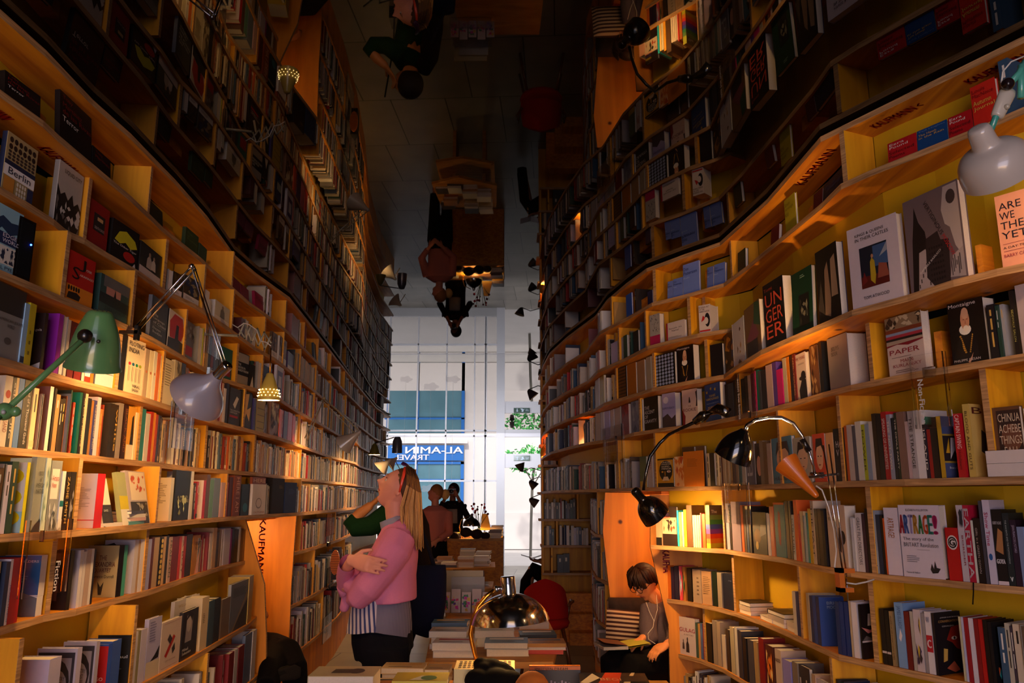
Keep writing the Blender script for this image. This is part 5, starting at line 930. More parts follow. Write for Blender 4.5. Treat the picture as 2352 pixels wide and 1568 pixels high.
pile(-.345,4.7,.72,['a08868','c4b8a8','44607c'],.2,.15,.03,7,MT); pile(-.33,4.95,.72,['b8a890','d8d0c8'],.2,.15,.03,8,MT)
pile(-.1,5.0,.72,['c8b098','8a7460','b8b0a8','303438'],.2,.14,.035,9,MT); pile(.13,5.05,.72,['c8b8a8','b8a890'],.18,.14,.035,10,MT)
table('low pine table with piles of paperbacks beside the woman in pink', [(-.66,3.55),(-.28,3.55),(-.28,4.0),(-.66,4.0)], .60, .03, [[(-.6,3.6),(-.57,3.6),(-.57,3.95),(-.6,3.95)],[(-.38,3.6),(-.35,3.6),(-.35,3.95),(-.38,3.95)]])
LB = 'the low table beside the woman in pink'
pile(-.54,3.68,.60,['b89878','c8b090','a88c68','c0a888'],.2,.14,.026,11,LB); pile(-.36,3.72,.60,['a8926c','c8b898','b8a080'],.15,.14,.028,12,LB); pile(-.5,3.87,.60,['c0a47c','a88860','c8b08c','b89c74','c8ac80'],.2,.13,.028,13,LB); pile(-.345,3.9,.60,['b89870','c8a880','9c7c54','b8986c'],.12,.13,.03,14,LB)
r = table('two tier pine table with book piles, in front of the desk', [(-.95,8.75),(-.62,8.55),(-.18,8.8),(-.2,9.5),(-.9,9.5)], .76, .03, [[(-.72,8.9),(-.68,8.9),(-.68,9.4),(-.72,9.4)],[(-.36,8.9),(-.32,8.9),(-.32,9.4),(-.36,9.4)]])
MB().prism([(-.32,-.45),(.0,-.55),(.36,-.40),(.36,.3),(-.32,.3)], .53, .56).build('lower_shelf', M_TABLE, r)
FA = 'the two tier table in front of the desk'
for i,(x,y,n) in enumerate(((-.82,8.9,1),(-.68,8.82,2),(-.5,8.85,4),(-.34,8.95,4),(-.75,9.15,3),(-.5,9.2,6),(-.33,9.3,5),(-.8,9.35,2))): pile(x,y,.76,[random.Random(i*9+j).choice(['b8a890','c8c0b8','8c4c30','484040','d8d0c8','a87848']) for j in range(n)],.17,.17,.028,20+i,FA)
r = empty('desk', (-.58,11.9,0), 0, 'high pine desk with flat front panel near the street window', 'desk')
MB().box((-.46,-.35,.89),(.46,.45,.92)).build('desk_top', M_TABLE, r); MB().box((-.455,-.345,0),(.455,-.32,.89)).build('front_panel', M_WX, r); MB().box((.435,-.32,0),(.455,.44,.89)).build('side_panel', M_WX, r)
FD = 'the desk near the street window'
for i,(x,y,n) in enumerate(((-.82,11.7,3),(-.62,11.75,3),(-.4,11.7,2),(-.24,11.75,5),(-.22,12.05,7),(-.95,12.0,2))): pile(x,y,.92,[random.Random(i*7+j).choice(['e0b048','c8b890','d8d0c0','6c5040','c8d0d8']) for j in range(n)],.18,.2,.025,40+i,FD)
# flat stack and loose books lying on the right shelf R6 and the left shelf L6
def onflat(k, px, inset): p, d = onshelf(k, px); n = Vector((-d.y,d.x,0)); q = p+n*inset; return q, math.atan2(d.y,d.x)
for px, cols, w_ in ((1700,['c8b8a8','c0b0a0','1c1814'],.20),(1752,['c8bcb0'],.17),(1775,['c0b4ac','b8a8a0','2c2824'],.22),(1815,['c8b8b0','c8bcb4'],.18)):
    q, a = onflat('R6', px, .085); z = LZ['R6']
    for i, c in enumerate(cols): z = flat(q.x,q.y,z,w_,.135,.022,c,a+random.uniform(-.05,.05),[R_('241c1c',.2,.2,.6,.7)] if i == len(cols)-1 else (),'f' if i%2 else 'l',None,SHELFNAME['R6'])
q, a = onflat('R4', 2330, .05)
for i, z in enumerate((LZ['R4'], LZ['R4']+.041)): flat(q.x-.02,q.y,z,.13,.10,.040,'c4bcc0',a,(),'f','small white box book lying flat under the brown novel, %s' % ('bottom' if i == 0 else 'upper'), SHELFNAME['R4'])
for px, cols in ((320,['3c8088','c8a0a0','d8d0c8','20181a']),(262,['c8c4c8'])):
    q, a = onflat('L6', px, .075); z = LZ['L6']
    for i, c in enumerate(cols): z = flat(q.x,q.y,z,.19,.13,.014,c,a+random.uniform(-.08,.08),(),'f',None,SHELFNAME['L6'])
q, a = onflat('L8', 415, .06)
# ---------------------------------------------------------------- turn the book list into objects: the 300 largest one by one, the rest as one mass
SPECS.sort(key=lambda s: -s[0])
KEEP = 318
keep, rest = SPECS[:KEEP], SPECS[KEEP:]
sc = MB(); spg = MB()
for a_, bk, M, w_, h_ in rest:
    c, pg, _ = flat_parts(bk, w_, h_, False) if bk['kind'] == 'flat' else book_parts(bk, w_, h_, False)
    if bk['kind'] != 'flat' and bk['hero']:
        c, pg, ar = book_parts(bk, w_, h_); c.merge(ar)
    elif bk['kind'] == 's' and bk['items']:
        e2 = MB(); ink(e2, Vector((0,0,0)), X_, Z_, w_, h_, [i for i in bk['items'] if i[0] == 'r']); c.merge(e2)
    sc.merge(c, M); spg.merge(pg, M)
mass = empty('distant_books', (0,0,0), 0, 'the many smaller books in the far rows of both bookcases and tables', 'books'); mass['kind'] = 'stuff'
o = sc.build('covers', M_COVER, mass); spg.build('pages', M_PAGE, mass)
byshelf = {}
for s in keep: byshelf.setdefault(s[1]['k'] if s[1]['k'] != 'T' else s[1]['where'], []).append(s)
ORD = ['first','second','third','fourth','fifth','sixth','seventh','eighth','ninth','tenth','eleventh','twelfth','thirteenth','fourteenth','fifteenth','sixteenth','seventeenth','eighteenth','nineteenth','twentieth']+['%dth' % i if i%10 not in (1,2,3) else '%d%s' % (i, {1:'st',2:'nd',3:'rd'}[i%10]) for i in range(21,90)]
for k, L_ in byshelf.items():
    if k in SHELFNAME:
        L_.sort(key=lambda s: s[1]['px'][0])
    else: L_.sort(key=lambda s: (round(s[2].translation.x,2), round(s[2].translation.y,1), s[2].translation.z))
    cnt = {}
    for i, (a_, bk, M, w_, h_) in enumerate(L_):
        cn = cname(bk['sp'] if bk['kind'] != 'f' else bk['col'])
        nb = cname(L_[i-1][1]['sp']) if i else None
        kd = {'s': ('thin' if w_ < .015 else 'thick' if w_ > .03 else 'medium')+' %s book, spine out' % cn, 'p': 'book with %s page edges facing out' % cn,
              'f': '%s book facing out' % cn, 'flat': '%s book lying flat' % cn}[bk['kind']]
        where = SHELFNAME[bk['k']] if bk['k'] in SHELFNAME else bk['where']
        if bk['desc'] and bk['kind'] == 'flat': lab = '%s, %s' % (bk['desc'], where)
        elif bk['kind'] == 'flat': lab = '%s, %s in the piles counted from the left, %s' % (kd, ORD[i], where)
        elif bk['desc']: lab = '%s, %s' % (bk['desc'], where)
        else: lab = '%s, %s from left, %s' % (kd, ORD[i], where)
        wd = lab.split()
        if len(wd) > 16:
            for a1, b1 in ((' of the left bookcase',' left'),(' of the right bookcase',' right'),(' down on the left',' left'),(' down on the right',' right'),(' on the right',' right'),(' on the left',' left'),
                           (' in the piles counted from the left',' pile book from left'),(' beyond the right nook',' past right nook'),('the shelf above the Non-Fiction sign','shelf above Non-Fiction'),('the shelf below the orange lamp','shelf below orange lamp')):
                if len(lab.split()) > 16: lab = lab.replace(a1, b1)
            while len(lab.split()) > 16:
                h0, _, t0 = lab.rpartition(', '); hw = h0.split(); h0 = ' '.join(hw[:-1]); lab = h0+', '+t0
        rt = empty('book', M.translation, 0, lab, 'book', 'books on '+where); rt.matrix_world = M
        c, pg, ar = flat_parts(bk, w_, h_) if bk['kind'] == 'flat' else book_parts(bk, w_, h_)
        cv = c.build('cover', M_COVER, rt); pg.build('page_block', M_PAGE, rt)
        if ar.v: ar.build('cover_print', M_PRINT, cv)
# ---------------------------------------------------------------- wooden support blocks, black speaker
def block(k, pa, pb, py, lab):
    (A, d), (B_, _) = onshelf(k, pa), onshelf(k, pb); d = (B_-A); w_ = d.length; d.normalize(); n = Vector((-d.y,d.x,0)); A = A+n*.05
    h_ = aty((pa+pb)/2, py, ((A+B_)/2).y).z-LZ[k]; h_ = min(max(h_,.05),.18)
    o = MB().box((0,0,0),(w_,.06,h_)).build('wooden_block', M_WX); o.matrix_world = Matrix.Translation(A+Vector((0,0,.0006))) @ Matrix.Rotation(math.atan2(d.y,d.x),4,'Z')
    tag(o, lab, 'block', 'pine support blocks between the books')
block('L1',93,136,252,'small pine block between the two nearest black poetry books'); block('L1',386,423,522,'small pine block left of the olive green poetry book')
block('L1',574,585,668,'small pine block left of the crimson book'); block('R1',1834,1866,465,'small pine block right of the thin yellow poetry book'); block('R1',1608,1622,618,'small pine block right of the tallest pale blue book')
block('R1',1457,1487,680,'small pine block on the top right shelf beside the bright blue book'); block('R2',2226,2240,560,'narrow pine block behind the tilted tower photo book')
block('R3',2131,2148,760,'narrow pine block right of the history book with coloured strips'); block('L3',212,221,640,'narrow pine block left of the teal paperback')
(A, d) = onshelf('L3', 42); (B_, _) = onshelf('L3', 76); sp = empty('speaker', A, 0, 'small black loudspeaker with a blue pilot light on the third left shelf', 'speaker')
sp.matrix_world = Matrix.Translation(A+Vector((-.13,0,.0006))) @ Matrix.Rotation(math.pi/2-.1,4,'Z')
w_ = (B_-A).length; MB().box((0,-.12,0),(w_,.0,.20),'0a0a0c').build('cabinet', M_PAINT, sp)
MB().box((.008,-.123,.01),(w_-.008,-.1195,.19),'050506').build('grille', M_CLOTH, sp)
MB().ball((w_*.75,-.125,.12),.003).build('pilot_light', mat('blue_led','2040ff',.4,emit='2850ff',es=14), sp)
# ---------------------------------------------------------------- lamps
def shade(par, prof, c, ax, col, m=M_PAINT, n=32, inner='f4ead4', name='lamp_shade'):
    mb = MB().lathe(prof, c, ax, n, col)
    mb.build(name+'_shell' if False else name, m, par, smooth=True)
    MB().lathe([(max(r-.0025,.001), h+.0008) for r, h in prof], c, ax, n, inner).build('shade_lining', M_SHADEIN, par, smooth=True)
def lamp(label, loc, name='clamp_lamp'): return empty(name, loc, 0, label, 'lamp')
def rel(root, mb, name, m, smooth=True, par=None, sub=0):
    return local(mb, root.location).build(name, m, par or root, smooth=smooth, sub=sub)
def rshade(root, prof, c, ax, col, m=M_PAINT, inner='f4ead4', n=32):
    rel(root, MB().lathe(prof, c, ax, n, col), 'lamp_shade', m, sub=2 if m is M_CHROME or m is M_BLACKM else 1)
    rel(root, MB().lathe([(max(r-.0035,.001), h+.0008) for r, h in prof], c, ax, n, inner), 'shade_lining', M_SHADEIN, sub=2 if m is M_CHROME or m is M_BLACKM else 1)
def bulb(root, c, r=.018, watts=4, col=WARM, size=.03):
    rel(root, MB().ball(c, r), 'bulb', M_BULB); light('POINT', c, watts, col, size=size)
V = Vector
# 1 green enamel lamp
a = Q(10,945,2.1); g = Q(196,775,2.24); lp = lamp('green enamel shelf lamp with domed perforated shade on a long green arm', a); GR = '5f8f58'
top = Q(231,712,2.35); bot = Q(213,846,2.40); ax = (bot-top).normalized(); hgt = (bot-top).length
prof = [(.001,0),(.028,.001),(.036,.008),(.046,.03),(.058,.06),(.068,.095),(.074,.13),(.0765,hgt-.012),(.082,hgt-.006),(.083,hgt)]
rshade(lp, prof, top, ax, GR); rel(lp, MB().tube([a, g], .0085, 12, GR), 'arm', M_PAINT); rel(lp, MB().ball(a,.024,GR).ball(a+V((.03,0,.0)),.014,GR).ball(a+V((.012,-.022,-.004)),.006,'aaa'), 'joint', M_PAINT)
rel(lp, MB().ball(g+V((0,-.002,.004)),.021,'141010').ball(Q(226,784,2.27),.006,'2c2c28'), 'swivel_knob', M_PAINT)
h_ = MB()
for i in range(9):
    t = i*2*math.pi/8; rr = 0 if i == 8 else .019; b1 = ax.orthogonal().normalized(); b2 = ax.cross(b1)
    h_.ball(top+(b1*math.cos(t)+b2*math.sin(t))*rr-ax*.0002, .0022, '141410', 6, 4)
rel(lp, h_, 'vent_holes', M_PAINT); base = Q(-60,1010,2.0); rel(lp, MB().tube([a,base,base+V((-.25,.25,.05))],.009,10,GR), 'lower_arm', M_PAINT)
bulb(lp, top+ax*.085, .022, 5)
# 2 grey trumpet lamp with chrome rods
n0 = Q(500,862,2.85); n1 = Q(536,846,2.83); lp = lamp('grey enamel trumpet shade lamp on crossed chrome rods over the left shelves', n0); oc = Q(448,908,2.98)
ax = V((-.62,.38,-.50)).normalized()
prof = [(.021,0),(.024,.012),(.032,.03),(.046,.052),(.064,.07),(.083,.088),(.096,.105),(.105,.122),(.108,.135)]
rshade(lp, prof, n0, ax, '9a94a0'); rel(lp, MB().lathe([(.001,-.062),(.020,-.062),(.021,-.055),(.019,.0),(.022,.004)], n0, ax, 20), 'socket', M_CHROME)
k1 = Q(440,612,3.0); k2 = Q(312,748,3.08); e1 = Q(516,846,2.86)
rel(lp, MB().tube([e1,k1],.004,8).tube([e1+V((.012,0,.0)),k1+V((.012,0,0))],.0025,8), 'upper_rod', M_CHROME); rel(lp, MB().tube([k1,k2],.0045,8).tube([k1+V((.018,0,-.01)),k2+V((.018,0,-.01))],.0045,8), 'lower_rod', M_CHROME)
rel(lp, MB().ball(k1,.012).ball(e1,.012), 'elbow_joint', M_CHROME); cl_ = k2; rel(lp, MB().box((cl_.x-.06,cl_.y-.012,cl_.z-.035),(cl_.x+.02,cl_.y+.012,cl_.z-.02),'141414').box((cl_.x+.0,cl_.y-.012,cl_.z-.06),(cl_.x+.015,cl_.y+.012,cl_.z),'141414'), 'shelf_clamp', M_PAINT, False)
bulb(lp, n0+ax*.075, .02, 34)
# 3 yellow perforated lamp on a scissor arm
t3 = Q(620,856,4.1); b3 = Q(622,918,4.1); lp = lamp('pale yellow perforated lamp hanging from a scissor arm over the left shelves', t3); ax = V((0,.05,-1)).normalized(); H = (b3-t3).length
rshade(lp, [(.001,0),(.018,.001),(.02,.018),(.024,.022),(.035,.055),(.045,.085),(.054,.115),(.059,H)], t3, ax, 'a89448')
h_ = MB()
for j, (hh, rr, of) in enumerate(((H-.052,.052,0),(H-.036,.0555,.5),(H-.02,.058,0))):
    for i in range(16):
        t = (i+of)*2*math.pi/16; h_.ball(t3+ax*hh+V((math.cos(t)*rr,math.sin(t)*rr,0)), .0026, None, 6, 4)
rel(lp, h_, 'glowing_holes', M_BULB)
s3 = Q(622,800,4.15); rel(lp, MB().tube([t3,s3],.004,8), 'stem', M_BRASS)
sc_ = MB(); Pa = [Q(x,y,4.15+i*.0) for i,(x,y) in enumerate(((547,752),(562,740),(577,747),(592,755),(607,763),(622,771)))]; Pb = [Q(x,y,4.15) for x,y in ((548,771),(563,777),(578,785),(593,794),(608,801),(624,790))]
for i in range(5):
    sc_.tube([Pa[i],Pb[i+1]],.0045,6,'8c8470').tube([Pb[i],Pa[i+1]],.0045,6,'9c947c')
for p in Pa+Pb: sc_.ball(p+V((0,-.006,0)),.005,'3c382c',6,4)
rel(lp, sc_, 'scissor_arm', M_PAINT); rel(lp, MB().tube([Q(x,y,4.14) for x,y in ((534,745),(546,752),(560,742),(572,745),(590,758),(598,783),(612,786),(622,794))],.003,6,'c8c0b8'), 'cord', M_PAINT)
rel(lp, MB().tube([Pb[0],Pb[0]+V((-.2,-.05,0))],.008,6,'8c8470'), 'bracket', M_PAINT)
bulb(lp, t3+ax*.1, .018, 16)
# 4 white cone lamp farther along the left
def cone_lamp(label, tip, mouth, rm, col, knees, watts, rn=.016, armcol='8a7c60', aY=None, m=M_PAINT, lit=True):
    lp = lamp(label, tip); ax = (mouth-tip); H = ax.length; ax.normalize()
    rshade(lp, [(.001,-.03),(rn,-.03),(rn,.0),(rn+(rm-rn)*.25,H*.3),(rn+(rm-rn)*.6,H*.65),(rm,H)], tip, ax, col, m)
    if knees: rel(lp, MB().tube(knees[:2],.005,8,armcol), 'upper_arm', M_PAINT)
    if len(knees) > 2: rel(lp, MB().tube(knees[1:],.005,8,armcol), 'lower_arm', M_PAINT); rel(lp, MB().ball(knees[1],.013,armcol), 'elbow_joint', M_PAINT)
    if lit: bulb(lp, tip+ax*(H*.55), .016, watts)
    return lp
lp = cone_lamp('white cone lamp on wooden coloured double arms', Q(822,995,6.3), Q(790,1021,6.35), .085, '9c948c', [Q(826,990,6.3),Q(744,914,6.3),Q(705,1012,6.2)], 22)
rel(lp, MB().tube([Q(820,1000,6.3),Q(739,918,6.3),Q(700,1006,6.2)],.005,6,'8a7c60'), 'second_arm', M_PAINT)
lp = lamp('small olive perforated lamp farther down the left shelves', Q(861,1018,8.5)); rshade(lp, [(.001,0),(.02,0),(.04,.05),(.062,.12)], Q(861,1018,8.5), V((0,0,-1)), '5c5420'); bulb(lp, Q(861,1018,8.5)+V((0,0,-.08)), .018, 18)
rel(lp, MB().tube([Q(861,1018,8.5),Q(905,1004,8.4)],.006,6,'1c1a1a'), 'arm', M_PAINT); rel(lp, MB().lathe([(.03,0),(.05,.05),(.055,.17)], Q(913,1003,8.4), V((0,0,-1)), 16, '3c3c48'), 'second_shade', M_PAINT)
for i, (a_, b_) in enumerate((((893,1062),(873,1077)),((908,1058),(893,1066)))):
    cone_lamp('white disc lamp at the left shelves, %s of the pair above the woman' % ('nearer' if i == 0 else 'farther'), Q(a_[0],a_[1]-4,8.8+i), Q(b_[0],b_[1],8.8+i), .10, 'b8b0a8', [Q(a_[0],a_[1],8.8+i),Q(a_[0]+12,a_[1]+22,8.8+i)], 22)
# right side lamps
# 6 big white dome top right
t6 = Q(2245,292,1.86); lp = lamp('large cream white dome lamp with turquoise bracket at the top right', t6); ax = V((.46,.36,-.56)).normalized()
rshade(lp, [(.001,.0),(.022,.0),(.029,.005),(.031,.05),(.034,.052),(.034,.058),(.052,.062),(.073,.074),(.085,.095),(.090,.125),(.089,.150)], t6, ax, 'b4aaa4', inner='e8dcc8')
rel(lp, MB().tube([Q(2275,300,1.86),Q(2290,262,1.86),Q(2312,215,1.86)],.008,10,'3c8c80'), 'bracket_joint', M_PAINT)
bx = MB(); c6 = Q(2303,238,1.86); u6 = (Q(2318,205,1.86)-Q(2290,268,1.86)).normalized(); n6 = V((0,1,0)); s6 = u6.cross(n6)
for dy in (-.012,): bx.loft([(c6-u6*.043,.011,.012),(c6-u6*.038,.013,.016),(c6+u6*.03,.014,.021),(c6+u6*.042,.012,.019)],16,'b8b0a4',ref=n6)
rel(lp, bx.ball(Q(2313,245,1.845),.007,'a8a090'), 'switch_box', M_PAINT)
rel(lp, MB().ball(Q(2315,193,1.84),.016,'1c1014',12,8).tube([Q(2315,193,1.84),Q(2315,193,1.82)],.009,8,'1c1014'), 'knob', M_PAINT)
rel(lp, MB().tube([Q(2312,200,1.86),Q(2340,170,1.86),Q(2356,140,1.86)],.009,8,'4c9c8c').tube([Q(2346,150,1.86),Q(2345,225,1.86)],.009,8,'4c9c8c'), 'turquoise_bracket', M_PAINT)
rel(lp, MB().tube([Q(2300,190,1.85),Q(2303,165,1.85),Q(2322,142,1.85),Q(2360,126,1.85)],.0022,6,'c8c0b8'), 'cord', M_PAINT)
bulb(lp, t6+ax*.12, .022, 3.5, (1,.62,.32))
# 7 black dome on a gooseneck
t7 = Q(1698,990,3.0); b7 = Q(1690,1074,3.0); lp = lamp('glossy black dome lamp on a chrome gooseneck over the right shelves', t7); ax = V((.02,.42,-.9)).normalized()
ax = (V((-.02,.05,-.12))+V((.02,.03,0))).normalized(); ax = V((-.35,.35,-.85)).normalized()
t7 = Q(1712,985,3.0)
rshade(lp, [(.001,0),(.016,.002),(.02,.012),(.045,.035),(.062,.065),(.070,.10),(.072,.125)], t7, ax, '0c0808', M_BLACKM)
rel(lp, MB().tube([t7]+[Q(x,y,3.02) for x,y in ((1716,976),(1735,964),(1765,958),(1795,958),(1822,972),(1842,1000),(1856,1030))],.0075,12), 'gooseneck', M_CHROME)
rel(lp, MB().tube([Q(1842,1008,3.02),Q(1858,1036,3.02)],.012,10,'141010'), 'switch', M_PAINT); rel(lp, MB().tube([Q(1856,1030,3.02),Q(1868,1070,3.04),Q(1872,1092,3.06)],.006,8).box((Q(1862,1094,3.06)-V((.0,.01,.006))),(Q(1890,1088,3.06)+V((0,.01,.006)))), 'stem', M_CHROME)
bulb(lp, t7+ax*.085, .018, 9)
# 8 orange cone on two rods
tip = Q(1876,1139,2.95); mo = Q(1806,1062,3.03); lp = lamp('orange cone lamp aimed up at the shelf on two upright chrome rods', tip); ax = (mo-tip).normalized(); H = (mo-tip).length
rshade(lp, [(.001,-.004),(.009,-.004),(.012,.006),(.020,H*.3),(.034,H*.65),(.050,H+.0)], tip, ax, 'd06a18', inner='f8c070')
r1, r2 = (Q(1891,1022,2.9), Q(1937,1320,2.86)), (Q(1904,1020,2.9), Q(1945,1325,2.86))
rel(lp, MB().tube(r1,.003,8).tube(r2,.003,8), 'rods', M_CHROME); rel(lp, MB().tube([Q(1858,1095,2.93),Q(1925,1088,2.88)],.004,8,'2c2420').ball(Q(1924,1088,2.88),.006,'2c2420'), 'cross_clamp', M_PAINT)
cc = Q(1940,1328,2.87); rel(lp, MB().box((cc.x-.026,cc.y-.02,cc.z-.045),(cc.x-.008,cc.y+.02,cc.z+.035),'c06418').box((cc.x-.026,cc.y-.02,cc.z+.02),(cc.x+.03,cc.y+.02,cc.z+.035),'c06418').box((cc.x-.026,cc.y-.02,cc.z-.045),(cc.x+.022,cc.y+.02,cc.z-.03),'c06418'), 'shelf_clamp', M_PAINT, False)
rel(lp, MB().tube([cc+V((.006,0,-.075)),cc+V((.006,0,.0))],.003,8), 'clamp_screw', M_CHROME)
rel(lp, MB().tube([Q(x,y,2.9) for x,y in ((1874,1115),(1888,1125),(1903,1165),(1915,1215),(1921,1265),(1917,1300),(1922,1325))],.003,6,'c0b8b4').tube([Q(x,y,2.86) for x,y in ((1944,1338),(1965,1341),(1990,1336),(2008,1330))],.003,6,'c0b8b4'), 'cord', M_PAINT)
bulb(lp, tip+ax*(H*.7), .018, 4.0, (1,.45,.12))
light('SPOT', tip+ax*(H+.02), 26, (1,.56,.2), size=.03, spot=2.3, target=tip+ax*1.0)
# 9 black lamp on black jointed arm near the nook
n9 = Q(1462,1134,4.6); lp = lamp('black dome lamp on a long bent black arm above the reading boy', n9); ax = V((.55,.2,-.62)).normalized(); t9 = Q(1468,1138,4.6)
rshade(lp, [(.001,-.05),(.026,-.05),(.028,-.03),(.024,.02),(.03,.035),(.055,.05),(.078,.085),(.086,.13),(.088,.16)], t9, ax, '0a0707', M_BLACKM)
pts = [Q(x,y,4.6-.0*y) for x,y in ((1478,1126),(1484,1085),(1493,1048),(1515,1018),(1536,998),(1565,984),(1597,968))]; pts[-1] = Q(1597,968,4.35); pts[-2] = Q(1565,984,4.45)
rel(lp, MB().tube(pts,.010,10,'0c0909'), 'arm', M_BLACKM); q9 = Q(1640,965,4.25); rel(lp, MB().loft([(pts[-1],.022),(Q(1615,955,4.3),.03),(Q(1626,948,4.28),.02)],12,'0c0909').loft([(Q(1622,950,4.28),.012,.012),(Q(1650,938,4.2),.02,.03),(Q(1672,948,4.15),.014,.03)],12,'0c0909'), 'bracket', M_BLACKM)
bulb(lp, t9+ax*.11, .02, 34, (1,.58,.22))
# 10 small yellow lamp
t10 = Q(1343,972,6.6); lp = lamp('small yellow perforated lamp at the far end of the right shelves', t10); rshade(lp, [(.001,0),(.016,0),(.035,.03),(.05,.07),(.056,.09)], t10, V((.5,0,-.85)).normalized(), 'a88c28'); bulb(lp, t10+V((.03,0,-.055)), .014, 14)
rel(lp, MB().tube([t10,Q(1355,962,6.6),Q(1368,957,6.5)],.004,6,'8c6c20'), 'arm', M_PAINT)
# far right case lamp, dark lamps against the door
t = Q(1247,1026,8.9); lp = lamp('small yellow lamp lighting the far case beside the door', t); rshade(lp, [(.001,0),(.03,.01),(.055,.06),(.06,.09)], t, V((.3,.2,-.9)).normalized(), 'b88c20'); bulb(lp, t+V((.02,.02,-.06)), .016, 26)
rel(lp, MB().tube([t,Q(1262,1010,9.0)],.006,6,'8c6c20'), 'arm', M_PAINT)
for i, (x, y, s_, d_) in enumerate(((1199,1083,.07,(-.3,0,1)),(1216,1104,.06,(.6,0,-.6)),(1216,1145,.06,(.7,0,-.5)),(1213,895,.07,(.5,0,-.6)))):
    t = Q(x,y,10.5-.4*i); lp = lamp('small dark shade lamp seen against the glass door, %s' % ('topmost of the low trio','middle of the low trio','lowest of the trio','highest one near the ceiling')[i], t)
    rshade(lp, [(.001,0),(.02,.0),(.045,.05),(s_,.11)], t, V(d_).normalized(), '2c2428'); rel(lp, MB().tube([t,t+V((.12,0,.05)),t+V((.3,0,.0))],.006,6,'1c1a1a'), 'arm', M_PAINT)
# 11 chrome table lamp
YL = 3.2; c11 = Q(1186,1415,YL); lp = lamp('polished chrome dome desk lamp with a curved stem on the front table', (Q(1105,1560,YL).x,YL,.78), 'desk_lamp'); ax = V((.07,0,-1)).normalized()
tc = Q(1168,1362,YL); prof = [(.001,.0),(.03,.0),(.07,.012),(.11,.035),(.138,.065),(.151,.098),(.153,.104)]
rshade(lp, prof, tc, ax, 'c8c8cc', M_CHROME, n=48); rel(lp, MB().lathe([(.001,-.064),(.026,-.064),(.0285,-.06),(.030,.004)], tc, ax, 28), 'socket', M_CHROME)
rel(lp, MB().ball(Q(1140,1352,YL),.012).tube([Q(1140,1352,YL),Q(1150,1350,YL)],.008,8), 'swivel', M_CHROME)
rel(lp, MB().tube([Q(x,y,YL) for x,y in ((1138,1354),(1118,1368),(1098,1392),(1085,1425),(1080,1455),(1085,1480),(1093,1510),(1100,1540),(1106,1575))],.0085,12), 'curved_stem', M_BRASS)
rel(lp, MB().lathe([(.001,.0),(.09,.0),(.088,.012),(.02,.03),(.001,.03)], (lp.location.x,YL,.78), (0,0,1), 28), 'base', M_CHROME)
bulb(lp, tc+ax*.07, .025, 6)
# 12 dome lamp on the desk
t = Q(1083,1188,11.75); lp = lamp('polished dome lamp with thin curved stem on the far desk', (t.x,11.75,.92), 'desk_lamp')
rshade(lp, [(.001,-.05),(.02,-.05),(.02,0),(.06,.01),(.11,.05),(.13,.10),(.132,.12)], t, V((0,0,-1)), 'c8c8cc', M_CHROME); bulb(lp, t+V((0,0,-.08)), .02, 20)
rel(lp, MB().tube([Q(x,y,11.75) for x,y in ((1076,1184),(1060,1193),(1055,1210),(1060,1232),(1066,1238))],.007,8), 'curved_stem', M_BRASS); rel(lp, MB().lathe([(.001,.02),(.05,.02),(.07,0)], (t.x,11.75,.92),(0,0,1),20), 'base', M_BRASS)
# spot fixtures added to brighten the frames of the street window
for i, (x, y) in enumerate(((-2.6,15.2),(.0,15.2))):
    loc = (x,y,2.9); lp = lamp('white ceiling spot added to brighten the street window frames, %s one' % ('left','right')[i], loc, 'window_fill_spot'); rel(lp, MB().lathe([(.001,.05),(.04,.05),(.045,-.05),(.04,-.05),(.036,.0)], V(loc)+V((0,0,-.02)), (0,.5,-.8), 18, 'b0acb0'), 'housing', M_PAINT)
    light('SPOT', V(loc)+V((0,.05,-.1)), 160, (.9,.92,1), size=.03, spot=2.4, target=(x+.6,18.1,1.5))
# nook lights
for lab, loc, W_ in (('small ceiling spot inside the left reading nook',(-1.98,5.6,1.345),5),('small ceiling spot inside the right reading nook',(1.30,5.62,1.52),10)):
    lp = lamp(lab, loc, 'nook_spot'); rel(lp, MB().lathe([(.001,0),(.035,0),(.035,-.03),(.028,-.035)], loc, (0,0,1), 18, '8c8078'), 'housing', M_PAINT); rel(lp, MB().ball(V(loc)+V((0,0,-.03)), .02), 'bulb', M_BULB); light('POINT', V(loc)+V((0,0,-.07)), W_, (1,.62,.25), size=.04)
